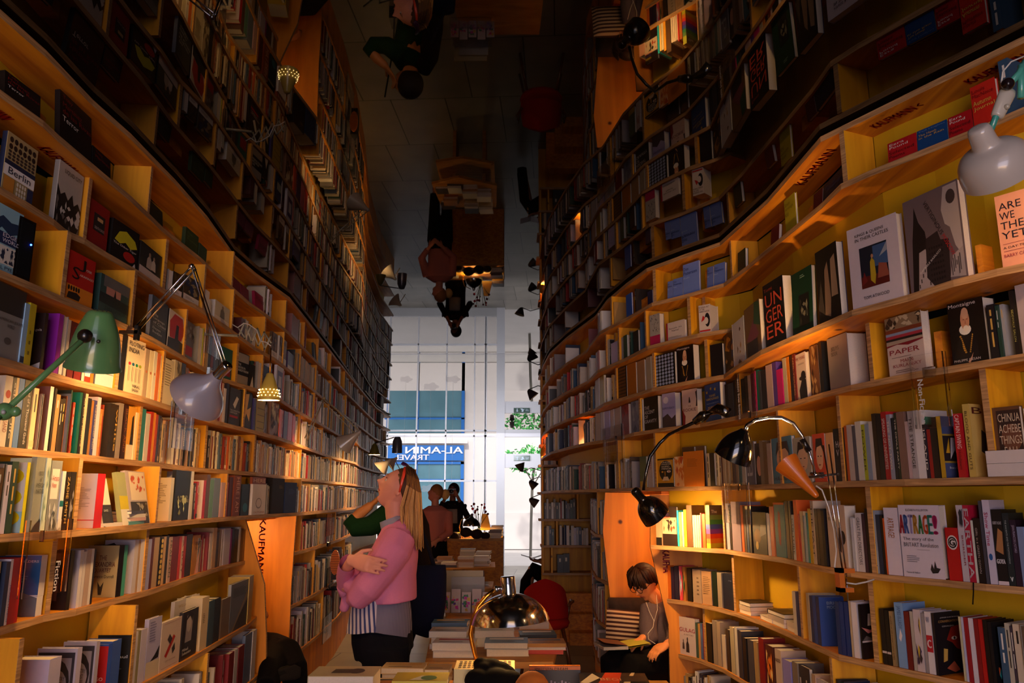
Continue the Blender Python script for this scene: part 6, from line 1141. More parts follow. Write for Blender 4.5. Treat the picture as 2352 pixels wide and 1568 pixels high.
# ---------------------------------------------------------------- clear section signs
def sign(k, pa, pb, ytop, ybot, txt, tx, ty0, ty1, lab, col='e0dce0', mirror=False, wtxt=.022, out=.02, tscale=1):
    (A, d), (B_, _) = onshelf(k, pa), onshelf(k, pb); dd = (B_-A).normalized(); n = Vector((-dd.y,dd.x,0)); A = A-n*out; w_ = (B_-A-n*out).length; w_ = (B_-onshelf(k,pa)[0]).length
    lo, hi = -1., 1.
    def zat(py, P0):
        lo, hi = P0.z-.8, P0.z+.5
        for _ in range(22):
            m = (lo+hi)/2
            if proj((P0.x,P0.y,m))[1] > py: lo = m
            else: hi = m
        return (lo+hi)/2
    z1, z0 = zat(ytop, A), zat(ybot, A); r = empty('section_sign', (A.x,A.y,z0), 0, lab, 'sign')
    r.matrix_world = Matrix.Translation((A.x,A.y,z0)) @ Matrix.Rotation(math.atan2(dd.y,dd.x),4,'Z')
    H = z1-z0; pl = MB().box((0,-.002,0),(w_,.002,H)).box((0,.002,0),(.006,.016,H)).box((w_-.006,.002,0),(w_,.016,H)); pl.build('acrylic_plate', M_ACR, r)
    MB().box((w_*.35,.002,LZ[k]-z0-.03),(w_*.65,.018,LZ[k]-z0+.006)).build('shelf_clip', M_ACR, r)
    u0 = (tx-pa)/(pb-pa)*w_; zt_, zb_ = zat(ty0, A)-z0, zat(ty1, A)-z0; tm = MB()
    if mirror: tm.text(txt, Vector((u0-wtxt/2,-.0035,zb_)), Vector((0,0,1)), Vector((1,0,0)), zt_-zb_, wtxt, col, .02); 
    else: tm.text(txt, Vector((u0-wtxt/2,-.0035,zt_)), Vector((0,0,-1)), Vector((1,0,0)), zt_-zb_, wtxt, col, .02)
    if mirror:
        for i, v in enumerate(tm.v): tm.v[i] = (v[0], v[1], v[2])
    tm.build('sign_lettering', M_PRINT, r)
sign('R3',2100,2178,820,985,'Non-Fiction',2122,875,975,'clear acrylic sign lettered Non-Fiction hanging over the right shelves')
sign('L6',46,146,1195,1376,'Fiction',118,1297,1370,'clear acrylic sign lettered Fiction hanging over the left shelves',out=.03)
sign('L4',392,438,920,1028,'Enlightenment',416,935,1020,'clear acrylic sign lettered Enlightenment beside the grey trumpet lamp',col='f8f0d8')
sign('R3',1702,1740,855,968,'sound and noise',1709,872,964,'clear acrylic sign reading sound and noise in the right shelves',wtxt=.026,mirror=True)
sign('R3',1391,1434,985,1068,'free person',1402,1015,1066,'small clear sign reading free person at the far right shelves',wtxt=.016)
sign('R4',1666,1722,1110,1200,'Ways of Seeing',1680,1115,1198,'clear sign reading ways of seeing under the black gooseneck lamp',wtxt=.022,col='c8bcb0')
sign('L3',464,492,700,810,'The City',481,752,800,'clear acrylic sign reading the city behind the chrome rods',wtxt=.02)
sign('M7',742,762,1180,1232,'Fate and Epics',752,1182,1228,'small clear sign reading fate and epics on the far left case')
sign('M8',744,768,1305,1350,'Asylum',760,1318,1348,'small clear sign reading asylum on the far left case'); sign('M9',736,756,1420,1480,'Identity',745,1435,1478,'small clear sign reading identity low on the far left case')
# ---------------------------------------------------------------- chair, cloth, small props
ch = empty('chair', (.30,7.4,0), 0, 'red upholstered armchair with wooden legs between the tables and the far case', 'chair')
cb = MB()
rows = []
for i in range(9):
    v = i/8; z = .36+.42*v
    rows.append([(math.sin(a)*.22*(1-.25*max(0,v-.6)), .0-.20*math.cos(a)+.08+.05*v, z-.085*abs(a)**1.5*v) for a in [(-1.25+2.5*j/10) for j in range(11)]])
vs = [p for r_ in rows for p in r_]; n_ = 11
vs2 = [(p[0]*.88, p[1]+.03 if abs(p[0])<.15 else p[1]+.015, p[2]) for p in vs]; m_ = len(vs)
fs = [(i*n_+j,i*n_+j+1,(i+1)*n_+j+1,(i+1)*n_+j) for i in range(8) for j in range(10)]
cb.add([(p[0],-p[1]*-1,p[2]) for p in vs]+vs2, fs+[tuple(m_+q for q in f[::-1]) for f in fs], '9c1410'); cb.build('backrest', M_CLOTH, ch, smooth=True)
MB().loft([((0,0,.36),.2,.19),((0,0,.40),.22,.21),((0,0,.44),.2,.19)],20,'a01812',ref=(1,0,0)).build('seat', M_CLOTH, ch, smooth=True)
for sx in (-1,1):
    for sy in (-1,1): MB().tube([(sx*.15,sy*.14,.37),(sx*.22,sy*.2,0)],.014,8,'5c2c12').build('leg', M_PAINT, ch, smooth=True)
    MB().tube([(sx*.2,-.12,.56),(sx*.25,.0,.58),(sx*.24,.16,.57)],.014,8,'5c2c12').tube([(sx*.24,.16,.57),(sx*.2,.15,.38)],.012,8,'5c2c12').build('armrest', M_PAINT, ch, smooth=True)
bk_ = Q(1130,1560,3.02)
def blob(name, pts, col, lab, cat, m=M_CLOTH, seed=1, vox=.006, extra=None):
    r_ = random.Random(seed); mb = MB()
    for c, s in pts: mb.ball(c, (s, s*.9, s*.8), col, 12, 8)
    mb.col = hx(col)
    o = mb.build(name, m, smooth=True, mods=[('REMESH', dict(mode='VOXEL', voxel_size=vox, use_smooth_shade=True)), ('SMOOTH', dict(iterations=3))])
    # colour lives in the material because the remesh drops the attribute
    return tag(o, lab, cat)
M_BLACKCL = mat('black_cloth','060405',.9,noise=.2,nscale=90,spec=.15); M_ORANGECL = mat('orange_knit','b8641c',.9,noise=.15,nscale=60)
blob('black_cloth', [(Q(1128,1535,3.0),.045),(Q(1112,1540,2.98),.04),(Q(1150,1540,3.0),.04),(Q(1165,1545,3.0),.032),(Q(1105,1525,3.0),.03),(Q(1098,1562,2.95),.05),(Q(1140,1566,2.95),.06),(Q(1172,1566,2.95),.05),(Q(1135,1590,2.95),.09),(V((Q(1135,1590,2.95).x,2.95,.83)),.08)], '0a0708', 'crumpled black cloth bag in front of the chrome lamp', 'bag', M_BLACKCL)
cx_ = Q(1222,1565,2.85); mb = MB().lathe([(.001,.075),(.02,.073),(.04,.062),(.056,.04),(.062,.015),(.06,-.02),(.05,-.05)], (cx_.x,2.85,cx_.z-.042), (0,0,1), 28, 'b8641c'); tag(mb.build('knitted_cap', M_ORANGECL, smooth=True), 'rounded orange knitted cap beside the black cloth', 'cap')
# dark back cover standing on the front table
r = empty('book', Q(1274,1562,3.05), 0, 'dark book with an orange top edge standing upright on the front table', 'book'); a0 = Q(1216,1562,3.05); b0 = Q(1333,1529,3.05)
wv, hv = b0.x-a0.x, .13
r.location = (a0.x, 3.05, b0.z-hv); cv = MB().box((0,0,0),(wv,.003,hv),'1c1418').box((0,.02,0),(wv,.023,hv),'1c1418').box((0,0,hv-.004),(wv,.023,hv),'d87818').build('cover', M_COVER, r)
MB().box((.002,.003,0),(wv-.002,.02,hv-.004),'d8ccb8').build('page_block', M_PAGE, r); ar = MB()
ink(ar, V((0,0,0)), X_, Z_, wv, hv, [R_('8a8088',.2+.07*i,.18+.02*(i%2),.235+.07*i,.62-.03*(i%3)) for i in range(9)]+[R_('d8c8a0',.82,.06,.94,.22),R_('c86820',0,.9,1,1),P_('b8a890',(.05,.7),(.12,.85),(.15,.7))]+[('t','WESTERN DREAM','c88c60',.1,.88,.75,.96,0,.02)]); ar.build('cover_print', M_PRINT, cv)
# display stand with zines
r = empty('display_stand', (-.32,5.6,.72), 0, 'clear display stand with colourful printed cards on the second table', 'stand')
for i in range(3): MB().box((-.17+.01*i,-.08+.05*i,0),(.16,-.075+.05*i,.09+.05*i)).build('acrylic_plate', M_ACR, r)
zc = MB(); rr = random.Random(5)
for i in range(5):
    x = -.16+.07*i; zc.add([(x,-.07,.02),(x+.062,-.07,.02),(x+.062,-.05,.15+.02*(i%2)),(x,-.05,.15+.02*(i%2))],[(0,1,2,3)],'c8b0a0')
    for j in range(16):
        u, v = x+rr.uniform(.0,.042), rr.uniform(.03,.125); s_ = rr.uniform(.010,.022); y_ = -.0705+.02*(v-.02)/.13-.0008
        zc.add([(u,y_,v),(u+s_,y_,v-.004),(u+s_*.8,y_+.002,v+s_),(u-.002,y_+.002,v+s_*.8)],[(0,1,2,3)],rr.choice(['c82060','2c7838','d8a820','5c2c8c','d84020','c8208c']))
zc.build('printed_cards', M_PRINT, r); MB().box((-.14,.07,.0),(.12,.08,.28),'a89468').box((-.10,.05,.0),(.13,.06,.24),'9c9488').build('grey_folders', M_COVER, r)
# flowers and card on the far desk
r = empty('flower_vase', Q(1100,1228,12.1), 0, 'small vase of dark red flowers on the far desk', 'flowers'); MB().lathe([(.001,0),(.03,0),(.04,.05),(.025,.1)],(0,0,0),(0,0,1),14,'5c6c70').build('vase', M_PAINT, r, smooth=True)
fl = MB(); fb2 = MB(); rr = random.Random(3)
for i in range(14):
    e_ = V((rr.uniform(-.13,.16),rr.uniform(-.1,.1),rr.uniform(.25,.46))); fl.tube([(0,0,.08),e_*.6+V((0,0,.05)),e_],.003,5,'2c4c24'); fb2.ball(e_,rr.uniform(.012,.022),rr.choice(['7c0c20','a01830','5c0818']),7,5)
fl.build('stems', M_CLOTH, r); fb2.build('blossoms', M_CLOTH, r, smooth=True)
r = tag(MB().add([(0,0,0),(.16,0,0),(.11,.04,.24),(.03,.04,.24)],[(0,1,2,3)],'c8a428').add([(0,.08,0),(.16,.08,0),(.11,.04,.24),(.03,.04,.24)],[(3,2,1,0)],'a88418').build('yellow_card', M_COVER), 'yellow folded card standing beside the vase on the far desk', 'card'); r.location = Q(1103,1205,12.05)-V((0,0,.02)); r.location.z = 1.02
blob('woollen_scarf', [(Q(1070,1222,11.55),.09),(Q(1095,1226,11.55),.09),(Q(1115,1230,11.6),.07),(Q(1045,1230,11.6),.07)], '1c1010', 'dark woollen scarf heaped on the far desk', 'scarf', mat('dark_wool','2c120c',.9), vox=.012)
# orange round lamp grille on the left far case
r = empty('fan_heater', (0,0,0), 0, 'small black appliance with a round orange grille on the far left case', 'heater'); gc = Q(764,1291,6.75); gc.x += .02; r.location = gc
MB().box((-.03,.01,-.14),(.03,.10,.12),'100c0a').build('housing', M_PAINT, r)
gm = MB().loft([((.0,-.004,0),.10,.038),((.0,.01,0),.10,.038)],24,'e07820',ref=(0,0,1))
for i in range(14):
    z = -.09+.18*i/13; hw = .036*math.sqrt(max(0,1-(z/.1)**2)); gm.box((-hw,-.008,z-.0025),(hw,-.005,z+.0025),'5c1c08')
gm.build('orange_grille', M_PAINT, r)
# cables on the floor, black book ribbon
tag(MB().tube([(-1.35,6.4,.02),(-1.25,6.3,.015),(-1.3,6.1,.015),(-1.15,6.15,.05),(-1.2,6.35,.02),(-1.05,6.3,.015),(-1.1,6.6,.3),(-1.2,6.8,.7)],.008,6,'14100e').build('power_cable', M_PAINT, smooth=True), 'black power cable looping on the floor behind the woman', 'cable')
r = empty('power_adapter', (-1.0,6.5,0), 0, 'dark box of plugs and adapters on the floor behind the woman', 'adapter'); MB().box((-.12,-.08,0),(.14,.1,.12),'1c1410').box((-.02,-.03,.12),(.08,.05,.26),'181210').build('case', M_PAINT, r)
q, _ = onshelf('R5', 2240); tag(MB().loft([(q+V((-.006,.0,.002)),.004,.001),(q+V((-.012,-.004,-.03)),.004,.001),(q+V((-.02,-.006,-.07)),.004,.001)],6,'0c0a0a').build('bookmark_ribbon', M_CLOTH), 'black bookmark ribbon hanging over the edge of the right shelf', 'ribbon')
# ---------------------------------------------------------------- people
def headgeo(c, f, u, s=1.0, n=30, m=22):
    """head centred on c, face along f, crown along u"""
    f = V(f).normalized(); u = V(u); u = (u-f*u.dot(f)).normalized(); rt = f.cross(u); vs = []; g = lambda x, a, w_: math.exp(-((x-a)/w_)**2)
    for i in range(m+1):
        th = math.pi*i/m
        for k in range(n):
            ph = 2*math.pi*k/n; x, y, z = math.sin(th)*math.sin(ph), math.sin(th)*math.cos(ph), math.cos(th)
            X, Yy, Zz = x*.074, y*.094, z*.115; sn = max(math.sin(th),1e-3); az = abs(math.sin(ph)); fr = max(0,math.cos(ph))**2*min(1,sn*3)
            if z < 0:
                X *= 1+.40*z*(1-.25*(y<0))
                if y > 0: Yy = y/sn*.094*sn**.5*(1+.10*z)
                else: Yy *= 1+.5*z
            if y > 0:
                Yy += fr*(.033*g(Zz,-.020,.015)*g(az,0,.20)+.014*g(Zz,.004,.026)*g(az,0,.14)+.005*g(Zz,.036,.012)*g(az,.2,.4))
                Yy -= fr*(.009*g(Zz,.012,.012)*g(az,.38,.16)+.006*g(Zz,-.074,.008)*g(az,0,.4)); Yy += fr*(.009*g(Zz,-.052,.012)*g(az,0,.3)+.012*g(Zz,-.098,.016)*g(az,0,.45))
            vs.append(V(c)+(rt*X+f*Yy+u*Zz)*s)
    fs = [(i*n+k,(i+1)*n+k,(i+1)*n+(k+1)%n,i*n+(k+1)%n) for i in range(m) for k in range(n)]
    return vs, fs, rt
def hand(mb, wrist, d, palmn, s=1.0, curl=.5, thumb=1, spread=.16, col=None):
    """wrist point, direction d to the knuckles, palmn = direction the palm faces"""
    d = V(d).normalized(); pn = V(palmn); pn = (pn-d*pn.dot(d)).normalized(); side = d.cross(pn)*thumb
    w_ = V(wrist)
    mb.loft([(w_-d*.02*s,.026*s,.019*s),(w_+d*.01*s,.028*s,.018*s),(w_+d*.045*s,.038*s,.017*s),(w_+d*.085*s,.040*s,.014*s),(w_+d*.095*s,.036*s,.011*s)],14,col,ref=side)
    for i, (off, L_, r_) in enumerate(((.030,.072,.0088),(.010,.080,.0090),(-.010,.075,.0086),(-.029,.058,.0076))):
        b_ = w_+(d*.088+side*off)*s; a = 0; p = b_; pts = [(b_-d*.012*s, r_*s)]; dr = (d+side*(off*spread/.03*.35)).normalized()
        for j, fr in enumerate((.42,.32,.26)):
            a += curl*(.55 if j == 0 else 1.0); dd = dr*math.cos(a)+pn*math.sin(a); pts.append((p, r_*s*(1.05-.1*j))); p = p+dd*L_*fr*s*1.22
        pts.append((p, r_*.75*s)); mb.loft([(q, r2, r2) for q, r2 in pts],8,col,ref=side)
    b_ = w_+(d*.022+side*.026)*s; t1 = (d*.55+side*.75+pn*.25).normalized(); t2 = (d*.85+side*.3+pn*.35).normalized()
    mb.loft([(b_-t1*.01*s,.013*s),(b_+t1*.03*s,.0115*s),(b_+t1*.034*s+t2*.024*s,.0098*s),(b_+t1*.034*s+t2*.046*s,.007*s)],8,col,ref=pn)
REM = lambda v=.006: [('REMESH', dict(mode='VOXEL', voxel_size=v, use_smooth_shade=True)), ('SMOOTH', dict(factor=.5, iterations=2))]
def skinmat(name, c): return mat(name, c, .5, noise=.06, nscale=30, spec=.35)
def clothmat(name, c, n=.1): return mat(name, c, .92, noise=n, nscale=120, spec=.15)
def person(label, loc): return empty('person', loc, 0, label, 'person')
def prel(root, mb, name, m, **kw): return local(mb, root.location).build(name, m, root, smooth=True, **kw)
# ---- woman in the pink sweater
YW_ = 4.2; q = lambda x, y, dy=0: Q(x, y, YW_+dy)
wm = person('blonde woman in a pink sweater, arms folded, looking up at the shelves', (q(880,1450).x, YW_, 0))
SK = skinmat('fair_skin','d8907c'); hc = q(916,1124); f_ = V((-.83,-.03,.50)); u_ = V((.50,0,.83))
bd = MB(); vs, fs, rt_ = headgeo(hc, f_, u_, 1.0); bd.add(vs, fs)
bd.loft([(q(908,1148),.052,.058),(q(908,1180),.050,.052),(q(912,1212),.056,.052),(q(914,1228),.08,.055)],16)
bd.loft([(q(910,1225),.08,.07),(q(908,1300),.11,.085),(q(895,1370),.11,.09),(q(880,1450),.15,.13),(q(880,1500),.15,.13)],18)
for dy in (-.09,.09): bd.loft([(q(885,1490,dy),.085,.10),(V((q(885,1500).x,YW_+dy,.50)),.06,.065),(V((q(885,1500).x+.01,YW_+dy,.10)),.04,.045),(V((q(885,1500).x+.01,YW_+dy,.03)),.045,.05)],14); bd.loft([(V((q(885,1500).x+.05,YW_+dy,.03)),.035,.03),(V((q(885,1500).x-.15,YW_+dy,.025)),.04,.022)],12)
# near upper arm, elbow, far forearm with the hand gripping the near arm
bd.loft([(q(915,1238,-.12),.055),(q(880,1300,-.15),.052),(q(835,1352,-.17),.045)],12); bd.loft([(q(835,1352,-.17),.045),(q(800,1345,-.10),.04),(q(812,1305,-.05),.035)],12)
bd.loft([(q(905,1240,.12),.05),(q(850,1320,.14),.045),(q(798,1350,.06),.042)],12)
wr = q(808,1286,-.255); bd.loft([(q(792,1345,-.04),.036),(q(794,1312,-.17),.031),(wr,.027,.025)],12)
hand(bd, wr, (q(850,1296,-.30)-wr), V((.1,1,-.15)), 1.05, .27, 1, .08)
for sgn in (-1,1):   # ears
    ec = hc+f_.normalized()*(-.012)-u_.normalized()*.008+rt_*sgn*.074
    bd.ball(ec, (.012,.006,.022), M=Matrix(((f_.x,rt_.x*sgn,u_.x),(f_.y,rt_.y*sgn,u_.y),(f_.z,rt_.z*sgn,u_.z))))
prel(wm, bd, 'body', SK, mods=REM(.005))
F1, U1 = f_.normalized(), (u_-f_.normalized()*u_.dot(f_.normalized())).normalized()
fe = MB()
for sg in (-1,1):
    p = hc+F1*.076+U1*.010+rt_*sg*.030; fe.ball(p,.0095,'d0c0b8',10,7).ball(p+F1*.0062,.0048,'3c5060',8,5)
    fe.loft([(p+F1*.008+U1*.010-rt_*.015,.002),(p+F1*.010+U1*.013,.0022),(p+F1*.006+U1*.010+rt_*.015,.002)],6,'5c3c28').loft([(p+F1*.008+U1*.024-rt_*.016,.003),(p+F1*.010+U1*.028,.003),(p+F1*.005+U1*.024+rt_*.016,.002)],6,'9c7048')
prel(wm, fe, 'eyes', M_PAINT); lm = MB(); p = hc+F1*.0895-U1*.052; lm.loft([(p-rt_*.020-F1*.010,.002,.002),(p+F1*.002,.0045,.006),(p+rt_*.020-F1*.010,.002,.002)],8,'b04c50'); prel(wm, lm, 'lips', M_PAINT)
sun = MB()
for sg in (-1,1): sun.loft([(hc+U1*.118+F1*.030+rt_*sg*.055,.0035,.006),(hc+U1*.085+F1*.012+rt_*sg*.083,.0035,.0085),(hc+U1*.04-F1*.004+rt_*sg*.092,.003,.007),(hc-U1*.005-F1*.018+rt_*sg*.088,.0025,.004)],8,'d8402c',ref=rt_)
sun.loft([(hc+U1*.122+F1*.045-rt_*.062,.012,.004),(hc+U1*.133+F1*.040-rt_*.03,.018,.004),(hc+U1*.134+F1*.040,.010,.004),(hc+U1*.133+F1*.040+rt_*.03,.018,.004),(hc+U1*.122+F1*.045+rt_*.062,.012,.004)],8,'401048',ref=F1); prel(wm, sun, 'sunglasses', M_PAINT)
hr = MB(); rr = random.Random(4)
# cap of hair over the skull (behind the hairline) and falling locks
n, m = 26, 16; vs = []
for i in range(m+1):
    th = math.pi*i/m
    for k in range(n):
        ph = 2*math.pi*k/n; d_ = rt_*math.sin(th)*math.sin(ph)*.081+F1*(math.sin(th)*math.cos(ph)*.099)+U1*math.cos(th)*.122
        fl_ = -.022+.95*(d_.dot(U1)+.005)
        if d_.dot(F1) > fl_: d_ = d_-F1*(d_.dot(F1)-fl_)
        if d_.dot(U1) < -.02: d_ = d_*1 - U1*(d_.dot(U1)+.02)*.9
        vs.append(hc-F1*.006+d_)
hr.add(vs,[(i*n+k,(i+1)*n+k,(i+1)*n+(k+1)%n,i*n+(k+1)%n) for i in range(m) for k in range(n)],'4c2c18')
for i in range(240):
    t = i/239; ang = -1.25+2.5*rr.random(); depth = rr.uniform(.92,1.06)
    # start on the crown, run over the back and hang straight down
    s0 = hc+U1*.122*depth+F1*rr.uniform(-.02,.03)+rt_*math.sin(ang)*.035
    bkx = rr.uniform(-.2,1.0)
    mid = hc+rt_*math.sin(ang)*.088*depth-F1*(.035+.065*max(0,bkx))*depth+U1*(.045)
    low = V((hc.x+.022+.092*max(0,bkx)*depth+.0, hc.y+math.sin(ang)*.085*depth, hc.z-.09)); end = V((low.x+rr.uniform(-.012,.012)+(.01), low.y+rr.uniform(-.01,.01)*1, hc.z-.20-.09*max(0,bkx)-rr.uniform(0,.03)))
    c = rr.choice(['bc8a54','c89860','b48048','c8a068','ac7844','c08c54'])
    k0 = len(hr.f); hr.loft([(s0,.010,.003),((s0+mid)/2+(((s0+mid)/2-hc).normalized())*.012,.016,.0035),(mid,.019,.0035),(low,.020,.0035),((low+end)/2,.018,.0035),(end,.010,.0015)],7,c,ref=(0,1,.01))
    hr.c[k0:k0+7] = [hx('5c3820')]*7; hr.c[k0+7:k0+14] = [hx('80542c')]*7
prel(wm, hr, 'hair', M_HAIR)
# sweater: torso, near sleeve, far sleeve with wide cuff
PK = clothmat('pink_knit','d07ca2',.06)
sw = MB(); sw.loft([(q(908,1196),.07,.065),(q(912,1212),.12,.085),(q(915,1235),.175,.105),(q(905,1275),.185,.125),(q(900,1320),.18,.125),(q(902,1352),.178,.122),(q(903,1378),.18,.12)],28,cap=True)
sw.loft([(q(918,1232,-.10),.085,.085),(q(905,1262,-.14),.10,.09),(q(872,1312,-.17),.098,.082),(q(842,1350,-.18),.088,.075),(q(822,1372,-.16),.068,.06),(q(808,1376,-.13),.04,.035)],18)
sw.loft([(q(842,1350,-.17),.07,.06),(q(815,1345,-.12),.07,.055),(q(812,1318,-.06),.06,.05)],14)
sw.loft([(q(905,1240,.10),.08,.08),(q(855,1310,.14),.085,.07),(q(805,1345,.05),.068,.06),(q(796,1338,-.02),.062,.055)],16)
prel(wm, sw, 'sweater', PK, mods=REM(.007))
cf = MB(); cf.loft([(q(797,1345,-.03),.058,.048),(q(793,1322,-.12),.052,.044),(q(795,1304,-.19),.048,.040),(q(800,1292,-.225),.052,.042)],20,cap=False); cf.loft([(q(800,1292,-.225),.052,.042),(q(795,1304,-.19),.044,.036),(q(793,1320,-.13),.040,.034)],20,cap=False)
cf.loft([(q(792,1362,-.05),.045,.03),(q(782,1345,-.06),.035,.02),(q(783,1328,-.07),.022,.012),(q(792,1300,-.09),.02,.012)],14)
prel(wm, cf, 'sleeve_cuff', PK)
ft = MB().loft([(q(800,1352,.0),.035,.035),(q(796,1378,.0),.030,.028),(q(790,1398,.0),.026,.024),(q(789,1404,.0),.015,.015)],14); prel(wm, ft, 'sleeve_end', PK)
# shirt with stripes: wide blue stripes at the front, fine grey ones behind
ms = bpy.data.materials.new('striped_shirt'); ms.use_nodes = True; nt = ms.node_tree; bs = nt.nodes['Principled BSDF']; tc_ = nt.nodes.new('ShaderNodeTexCoord'); sx_ = nt.nodes.new('ShaderNodeSeparateXYZ'); nt.links.new(tc_.outputs['Object'], sx_.inputs[0])
def wave(freq, tilt, c1, c2, pos):
    ad = nt.nodes.new('ShaderNodeMath'); ad.operation = 'MULTIPLY_ADD'; ad.inputs[1].default_value = tilt; nt.links.new(sx_.outputs[2], ad.inputs[0]); nt.links.new(sx_.outputs[0], ad.inputs[2])
    mu = nt.nodes.new('ShaderNodeMath'); mu.operation = 'MULTIPLY'; mu.inputs[1].default_value = freq; nt.links.new(ad.outputs[0], mu.inputs[0]); fr_ = nt.nodes.new('ShaderNodeMath'); fr_.operation = 'FRACT'; nt.links.new(mu.outputs[0], fr_.inputs[0])
    rp = nt.nodes.new('ShaderNodeValToRGB'); rp.color_ramp.interpolation = 'CONSTANT'; rp.color_ramp.elements[0].color = (*hx(c1),1); rp.color_ramp.elements[1].position = pos; rp.color_ramp.elements[1].color = (*hx(c2),1); nt.links.new(fr_.outputs[0], rp.inputs[0]); return rp
w1 = wave(42,.12,'c8bcc4','343c70',.55); w2 = wave(160,0,'7c7890','5c5870',.5); mxn = nt.nodes.new('ShaderNodeMixRGB'); gt = nt.nodes.new('ShaderNodeMath'); gt.operation = 'GREATER_THAN'; gt.inputs[1].default_value = q(877,1400).x-wm.location.x; nt.links.new(sx_.outputs[0], gt.inputs[0])
nt.links.new(gt.outputs[0], mxn.inputs[0]); nt.links.new(w1.outputs[0], mxn.inputs[1]); nt.links.new(w2.outputs[0], mxn.inputs[2]); nt.links.new(mxn.outputs[0], bs.inputs['Base Color']); bs.inputs['Roughness'].default_value = .9
sh = MB(); nn = 30; rows = []
for j, (py, xl, xr_, ry) in enumerate(((1340,826,938,.14),(1370,815,940,.15),(1400,806,944,.165),(1430,800,946,.175),(1448,797,946,.18))):
    row = []
    for k in range(nn):
        a = 2*math.pi*k/nn; cxp = (xl+xr_)/2+(xr_-xl)/2*math.cos(a); extra = 0
        if j == 4: extra = 12*math.cos(a)**2*(1 if math.cos(a) > 0 else .2)-10*(1-abs(math.cos(a)))
        p = q(cxp, py+extra); row.append(V((p.x, YW_+ry*math.sin(a)*(1+.04*math.sin(7*a+j)), p.z)))
    rows.append(row)
sh.add([p for r_ in rows for p in r_], [(j*nn+k,j*nn+(k+1)%nn,(j+1)*nn+(k+1)%nn,(j+1)*nn+k) for j in range(4) for k in range(nn)])
prel(wm, sh, 'shirt', ms); prel(wm, MB().loft([(q(905,1203),.085,.075),(q(900,1196),.072,.066),(q(898,1190),.068,.062)],20,'8c88a0',cap=False), 'shirt_collar', M_CLOTH)
jn = MB(); jn.loft([(q(875,1430),.155,.150),(q(878,1465),.165,.155),(q(883,1500),.165,.15)],22)
for dy in (-.085,.085): jn.loft([(q(885,1485,dy),.095,.125),(q(886,1540,dy),.088,.115),(V((q(885,1500).x,YW_+dy,.50)),.072,.080),(V((q(885,1500).x+.01,YW_+dy,.10)),.055,.06)],18)
prel(wm, jn, 'jeans', clothmat('dark_denim','0b0c18',.25), mods=REM(.008))
# ---- person in green behind her, hand at the face, navy bag
gp = person('person in a dark green top behind the blonde woman, hand raised to the face', (-.78,5.05,0)); q = lambda x, y, dy=0: Q(x, y, 5.05+dy)
bd = MB(); hc2 = q(913,1136,.05); vs, fs, rt2 = headgeo(hc2, V((-.9,0,.35)), V((.35,0,.9)), .95); bd.add(vs, fs); bd.loft([(hc2-V((0,0,.07)),.05),(q(920,1185),.06)],12)
bd.loft([(q(915,1190),.17,.10),(q(920,1300),.14,.10),(q(920,1400),.15,.12)],16); 
for dy in (-.08,.08): bd.loft([(q(920,1400,dy),.09),(V((-.72,5.05+dy,.5)),.065),(V((-.72,5.05+dy,.05)),.045)],12)
wr = q(852,1160,-.06); bd.loft([(q(812,1196,-.1),.036),(q(826,1180,-.08),.036),(wr,.027)],12); hand(bd, wr, q(872,1142,0)-wr, V((.3,.6,.6)), .95, .5, -1)
prel(gp, bd, 'body', skinmat('warm_skin','c07840'), mods=REM(.007))
gt_ = MB(); gt_.loft([(q(905,1170),.09,.08),(q(908,1190),.17,.12),(q(918,1290),.17,.12),(q(925,1340),.17,.12)],20); gt_.loft([(q(895,1180,-.1),.075),(q(850,1208,-.12),.062),(q(812,1212,-.11),.055),(q(803,1204,-.10),.045),(q(818,1190,-.09),.044)],14); prel(gp, gt_, 'green_top', clothmat('green_knit','0c2c12',.15), mods=REM(.009))
prel(gp, MB().loft([(q(945,1165),.08,.06),(q(960,1210),.14,.07),(q(968,1290),.15,.07),(q(968,1350),.14,.07)],18), 'dark_coat', clothmat('brown_black_coat','140a0a'))
tr_ = MB(); tr_.loft([(q(925,1330),.16,.14),(q(925,1400),.16,.15),(q(925,1450),.15,.14)],18)
for dy in (-.08,.08): tr_.loft([(q(925,1440,dy),.09),(V((-.72,5.05+dy,.5)),.075),(V((-.72,5.05+dy,.06)),.06)],12)
prel(gp, tr_, 'trousers', clothmat('black_trousers','08070a')); prel(gp, MB().ball(hc2+V((.01,0,.01)),(.095,.085,.11),'241610',18,12), 'hair', M_HAIR)
bg_ = empty('tote_bag', (q(972,1380,-.16).x, 4.9, q(972,1455).z), 0, 'large navy tote bag hanging behind the blonde woman', 'bag'); q = lambda x, y, dy=0: Q(x, y, 4.88+dy)
prel(bg_, MB().loft([(q(972,1298),.05,.135),(q(972,1320),.07,.14),(q(973,1380),.08,.135),(q(970,1430),.075,.12),(q(966,1452),.05,.09),(q(964,1458),.02,.05)],24,ref=(0,1,0)), 'bag_body', clothmat('navy_canvas','0c1028',.2)); prel(bg_, MB().tube([q(948,1302),q(955,1245),q(965,1205),q(980,1245),q(998,1302)],.012,8,'0c0e20'), 'strap', M_CLOTH)
